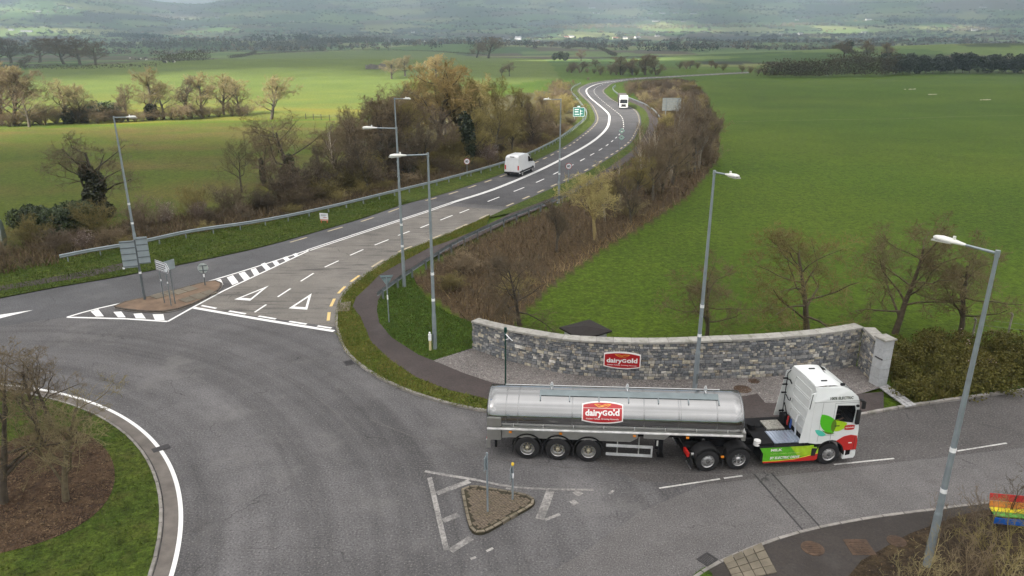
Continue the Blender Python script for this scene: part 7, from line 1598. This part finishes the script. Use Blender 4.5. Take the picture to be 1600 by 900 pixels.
# belts of wood that stand out across the valley
def belt(pts, n, h, wdt, m, label):
    L = resample(ats(pts), 6); q = L[rng.integers(len(L), size=n)] + rng.normal(0, 1, (n, 2)) * (wdt * .5, wdt); hh = h * rng.uniform(.7, 1.2, n); t_ = 20
    u = rng.normal(size=(n, t_, 3)); u /= np.linalg.norm(u, axis=2)[..., None]; w = hh * .42; C = np.c_[q, terr(q[:, 0], q[:, 1]) + hh * .5][:, None, :] + u * rng.uniform(.5, 1.05, (n, t_, 1)) * np.stack((w, w, hh * .5), 1)[:, None, :]
    put(link('wood_belt', foliage('wood_belt', C.reshape(-1, 3), h * .13, m)), label, 'woodland', kind='stuff')
belt([(170, 75), (280, 74), (400, 74), (480, 72), (600, 66)], 420, 13, 14, FARW, 'grey-brown belt of wood behind the left-hand fields')
belt([(90, 52), (180, 56), (240, 62)], 160, 16, 30, CONIF, 'dark clump of wood in the left of the valley'); belt([(400, 64), (470, 64), (530, 62)], 130, 17, 14, CONIF, 'row of dark conifers left of the farm buildings')
belt([(850, 44), (960, 42), (1100, 42), (1200, 43), (1300, 40)], 420, 14, 40, MATS['far_tan_wood'], 'sunlit tan belt of wood across the valley'); belt([(1180, 62), (1280, 58), (1390, 53), (1470, 51)], 330, 12, 18, FARW, 'brown wood strip left of the trimmed hedges')
belt([(1380, 36), (1480, 36), (1600, 36), (1680, 38)], 260, 20, 30, CONIF, 'tall dark conifer belt at the right of the valley'); belt([(800, 58), (840, 54), (870, 50)], 130, 12, 20, FARW, 'brown copse left of the white-gabled house')

# ------------------------------------------------------------------ unseen cloud deck, added to shade the land and pass sun through placed gaps
def clouds():
    m, nt, b = base('cloud'); L = nt.links; nt.nodes.remove(b); out = nt.nodes['Material Output']; p = pos(nt)
    sp = node(nt, 'ShaderNodeSeparateXYZ'); L.new(p, sp.inputs[0]); wob = math_(nt, 'MULTIPLY', math_(nt, 'SUBTRACT', noise(nt, p, .011, 5, .6), .5), 1.1)
    tot = None; k = CLOUD_Z / math.tan(SUN_EL); sx, sy = k * math.sin(SUN_AZ), k * math.cos(SUN_AZ)
    for cx, cy, rx, ry, rot in SUN_GAPS:
        dx = math_(nt, 'SUBTRACT', sp.outputs[0], cx + sx); dy = math_(nt, 'SUBTRACT', sp.outputs[1], cy + sy); c, s = math.cos(rot), math.sin(rot)
        u = math_(nt, 'ADD', math_(nt, 'MULTIPLY', dx, c / rx), math_(nt, 'MULTIPLY', dy, s / rx)); v = math_(nt, 'ADD', math_(nt, 'MULTIPLY', dx, -s / ry), math_(nt, 'MULTIPLY', dy, c / ry))
        d = math_(nt, 'SQRT', math_(nt, 'ADD', math_(nt, 'MULTIPLY', u, u), math_(nt, 'MULTIPLY', v, v))); g = ramp(nt, [(.35, 1), (.62, 0)], math_(nt, 'MULTIPLY', math_(nt, 'ADD', d, wob), .5))
        tot = g if tot is None else math_(nt, 'MAXIMUM', tot, g)
    tr_ = node(nt, 'ShaderNodeBsdfTransparent'); tl = node(nt, 'ShaderNodeBsdfTranslucent'); lw = node(nt, 'ShaderNodeLayerWeight'); lw.inputs['Blend'].default_value = .5        # overcast: thicker, so darker, towards the horizon
    c = math_(nt, 'MULTIPLY', ramp(nt, [(.3, .34), (.7, .86)], noise(nt, p, .0018, 5, .6)), math_(nt, 'SUBTRACT', 1.0, math_(nt, 'MULTIPLY', lw.outputs['Facing'], .72)))
    mr = node(nt, 'ShaderNodeMapRange', interpolation_type='SMOOTHSTEP'); L.new(sp.outputs[1], mr.inputs[0])          # deck dimmed ahead to shape the tank's reflection and the far haze
    for q_, v_ in zip((1, 2, 3, 4), (-350, 750, 1.12, .76)): mr.inputs[q_].default_value = v_
    c = math_(nt, 'MULTIPLY', c, mr.outputs[0]); L.new(c, tl.inputs['Color'])
    mx = node(nt, 'ShaderNodeMixShader'); L.new(tot, mx.inputs[0]); L.new(tl.outputs[0], mx.inputs[1]); L.new(tr_.outputs[0], mx.inputs[2]); L.new(mx.outputs[0], out.inputs['Surface']); return m
CLOUD_Z = 620.0
_c = at(300, 150); SUN_GAPS = [(-122, 262, 150, 138, 0), (-28, 205, 60, 66, 0), (62, 640, 70, 55, 0), (*at(1010, 49.5), .09 * at(1010, 49.5)[1], 420, 0), (*at(60, 50), .05 * at(60, 50)[1], 250, 0), (*at(1290, 45), .05 * at(1290, 45)[1], 300, 0), (*at(60, 16), 260, 500, 0)] + [(*at(px_, py_), max(70, .035 * at(px_, py_)[1]) * k_, max(80, .06 * at(px_, py_)[1]) * k_, 0) for px_, py_, k_ in ((888, 58.5, 1), (990, 59.5, 1.2), (660, 64, 1.1), (1235, 55, 1.2), (1030, 34, .8), (1357, 31.5, .7), (300, 28, .8), (330, 52, 1.2), (1500, 44, 1.1), (840, 62, 1))]  # gaps placed so the sun reaches chosen fields, wood and houses
xs = np.linspace(-11000, 11000, 90); GX, GY = np.meshgrid(xs, xs + 2000)
GZ_ = CLOUD_Z + 25 * fbm(GX, GY, 700, 1) + 14 * fbm(GX, GY, 260, 2); I = np.arange(8100).reshape(90, 90)
put(link('shade_cloud_layer', np_mesh('shade_cloud_layer', np.c_[GX.ravel(), GY.ravel(), GZ_.ravel()], np.stack((I[:-1, :-1], I[:-1, 1:], I[1:, 1:], I[1:, :-1]), -1).reshape(-1, 4), clouds(), True)), 'unseen broken cloud layer, its gaps placed to let sun onto chosen fields', 'cloud', kind='structure')

# ------------------------------------------------------------------ haze
hm, nt, b = base('haze'); nt.nodes.remove(b); pv = node(nt, 'ShaderNodeVolumePrincipled'); pv.inputs['Color'].default_value = (.64, .81, 1, 1); pv.inputs['Density'].default_value = HAZE; pv.inputs['Anisotropy'].default_value = .1
nt.links.new(pv.outputs[0], nt.nodes['Material Output'].inputs['Volume'])
put(MB().box((-9600, -9600, -16), (9600, 9700, 372)).build('haze', hm), 'pale bluish haze lying over the valley', 'haze', kind='stuff')
for o in SC.objects:
    if o.parent and 'category' in o: del o['category']
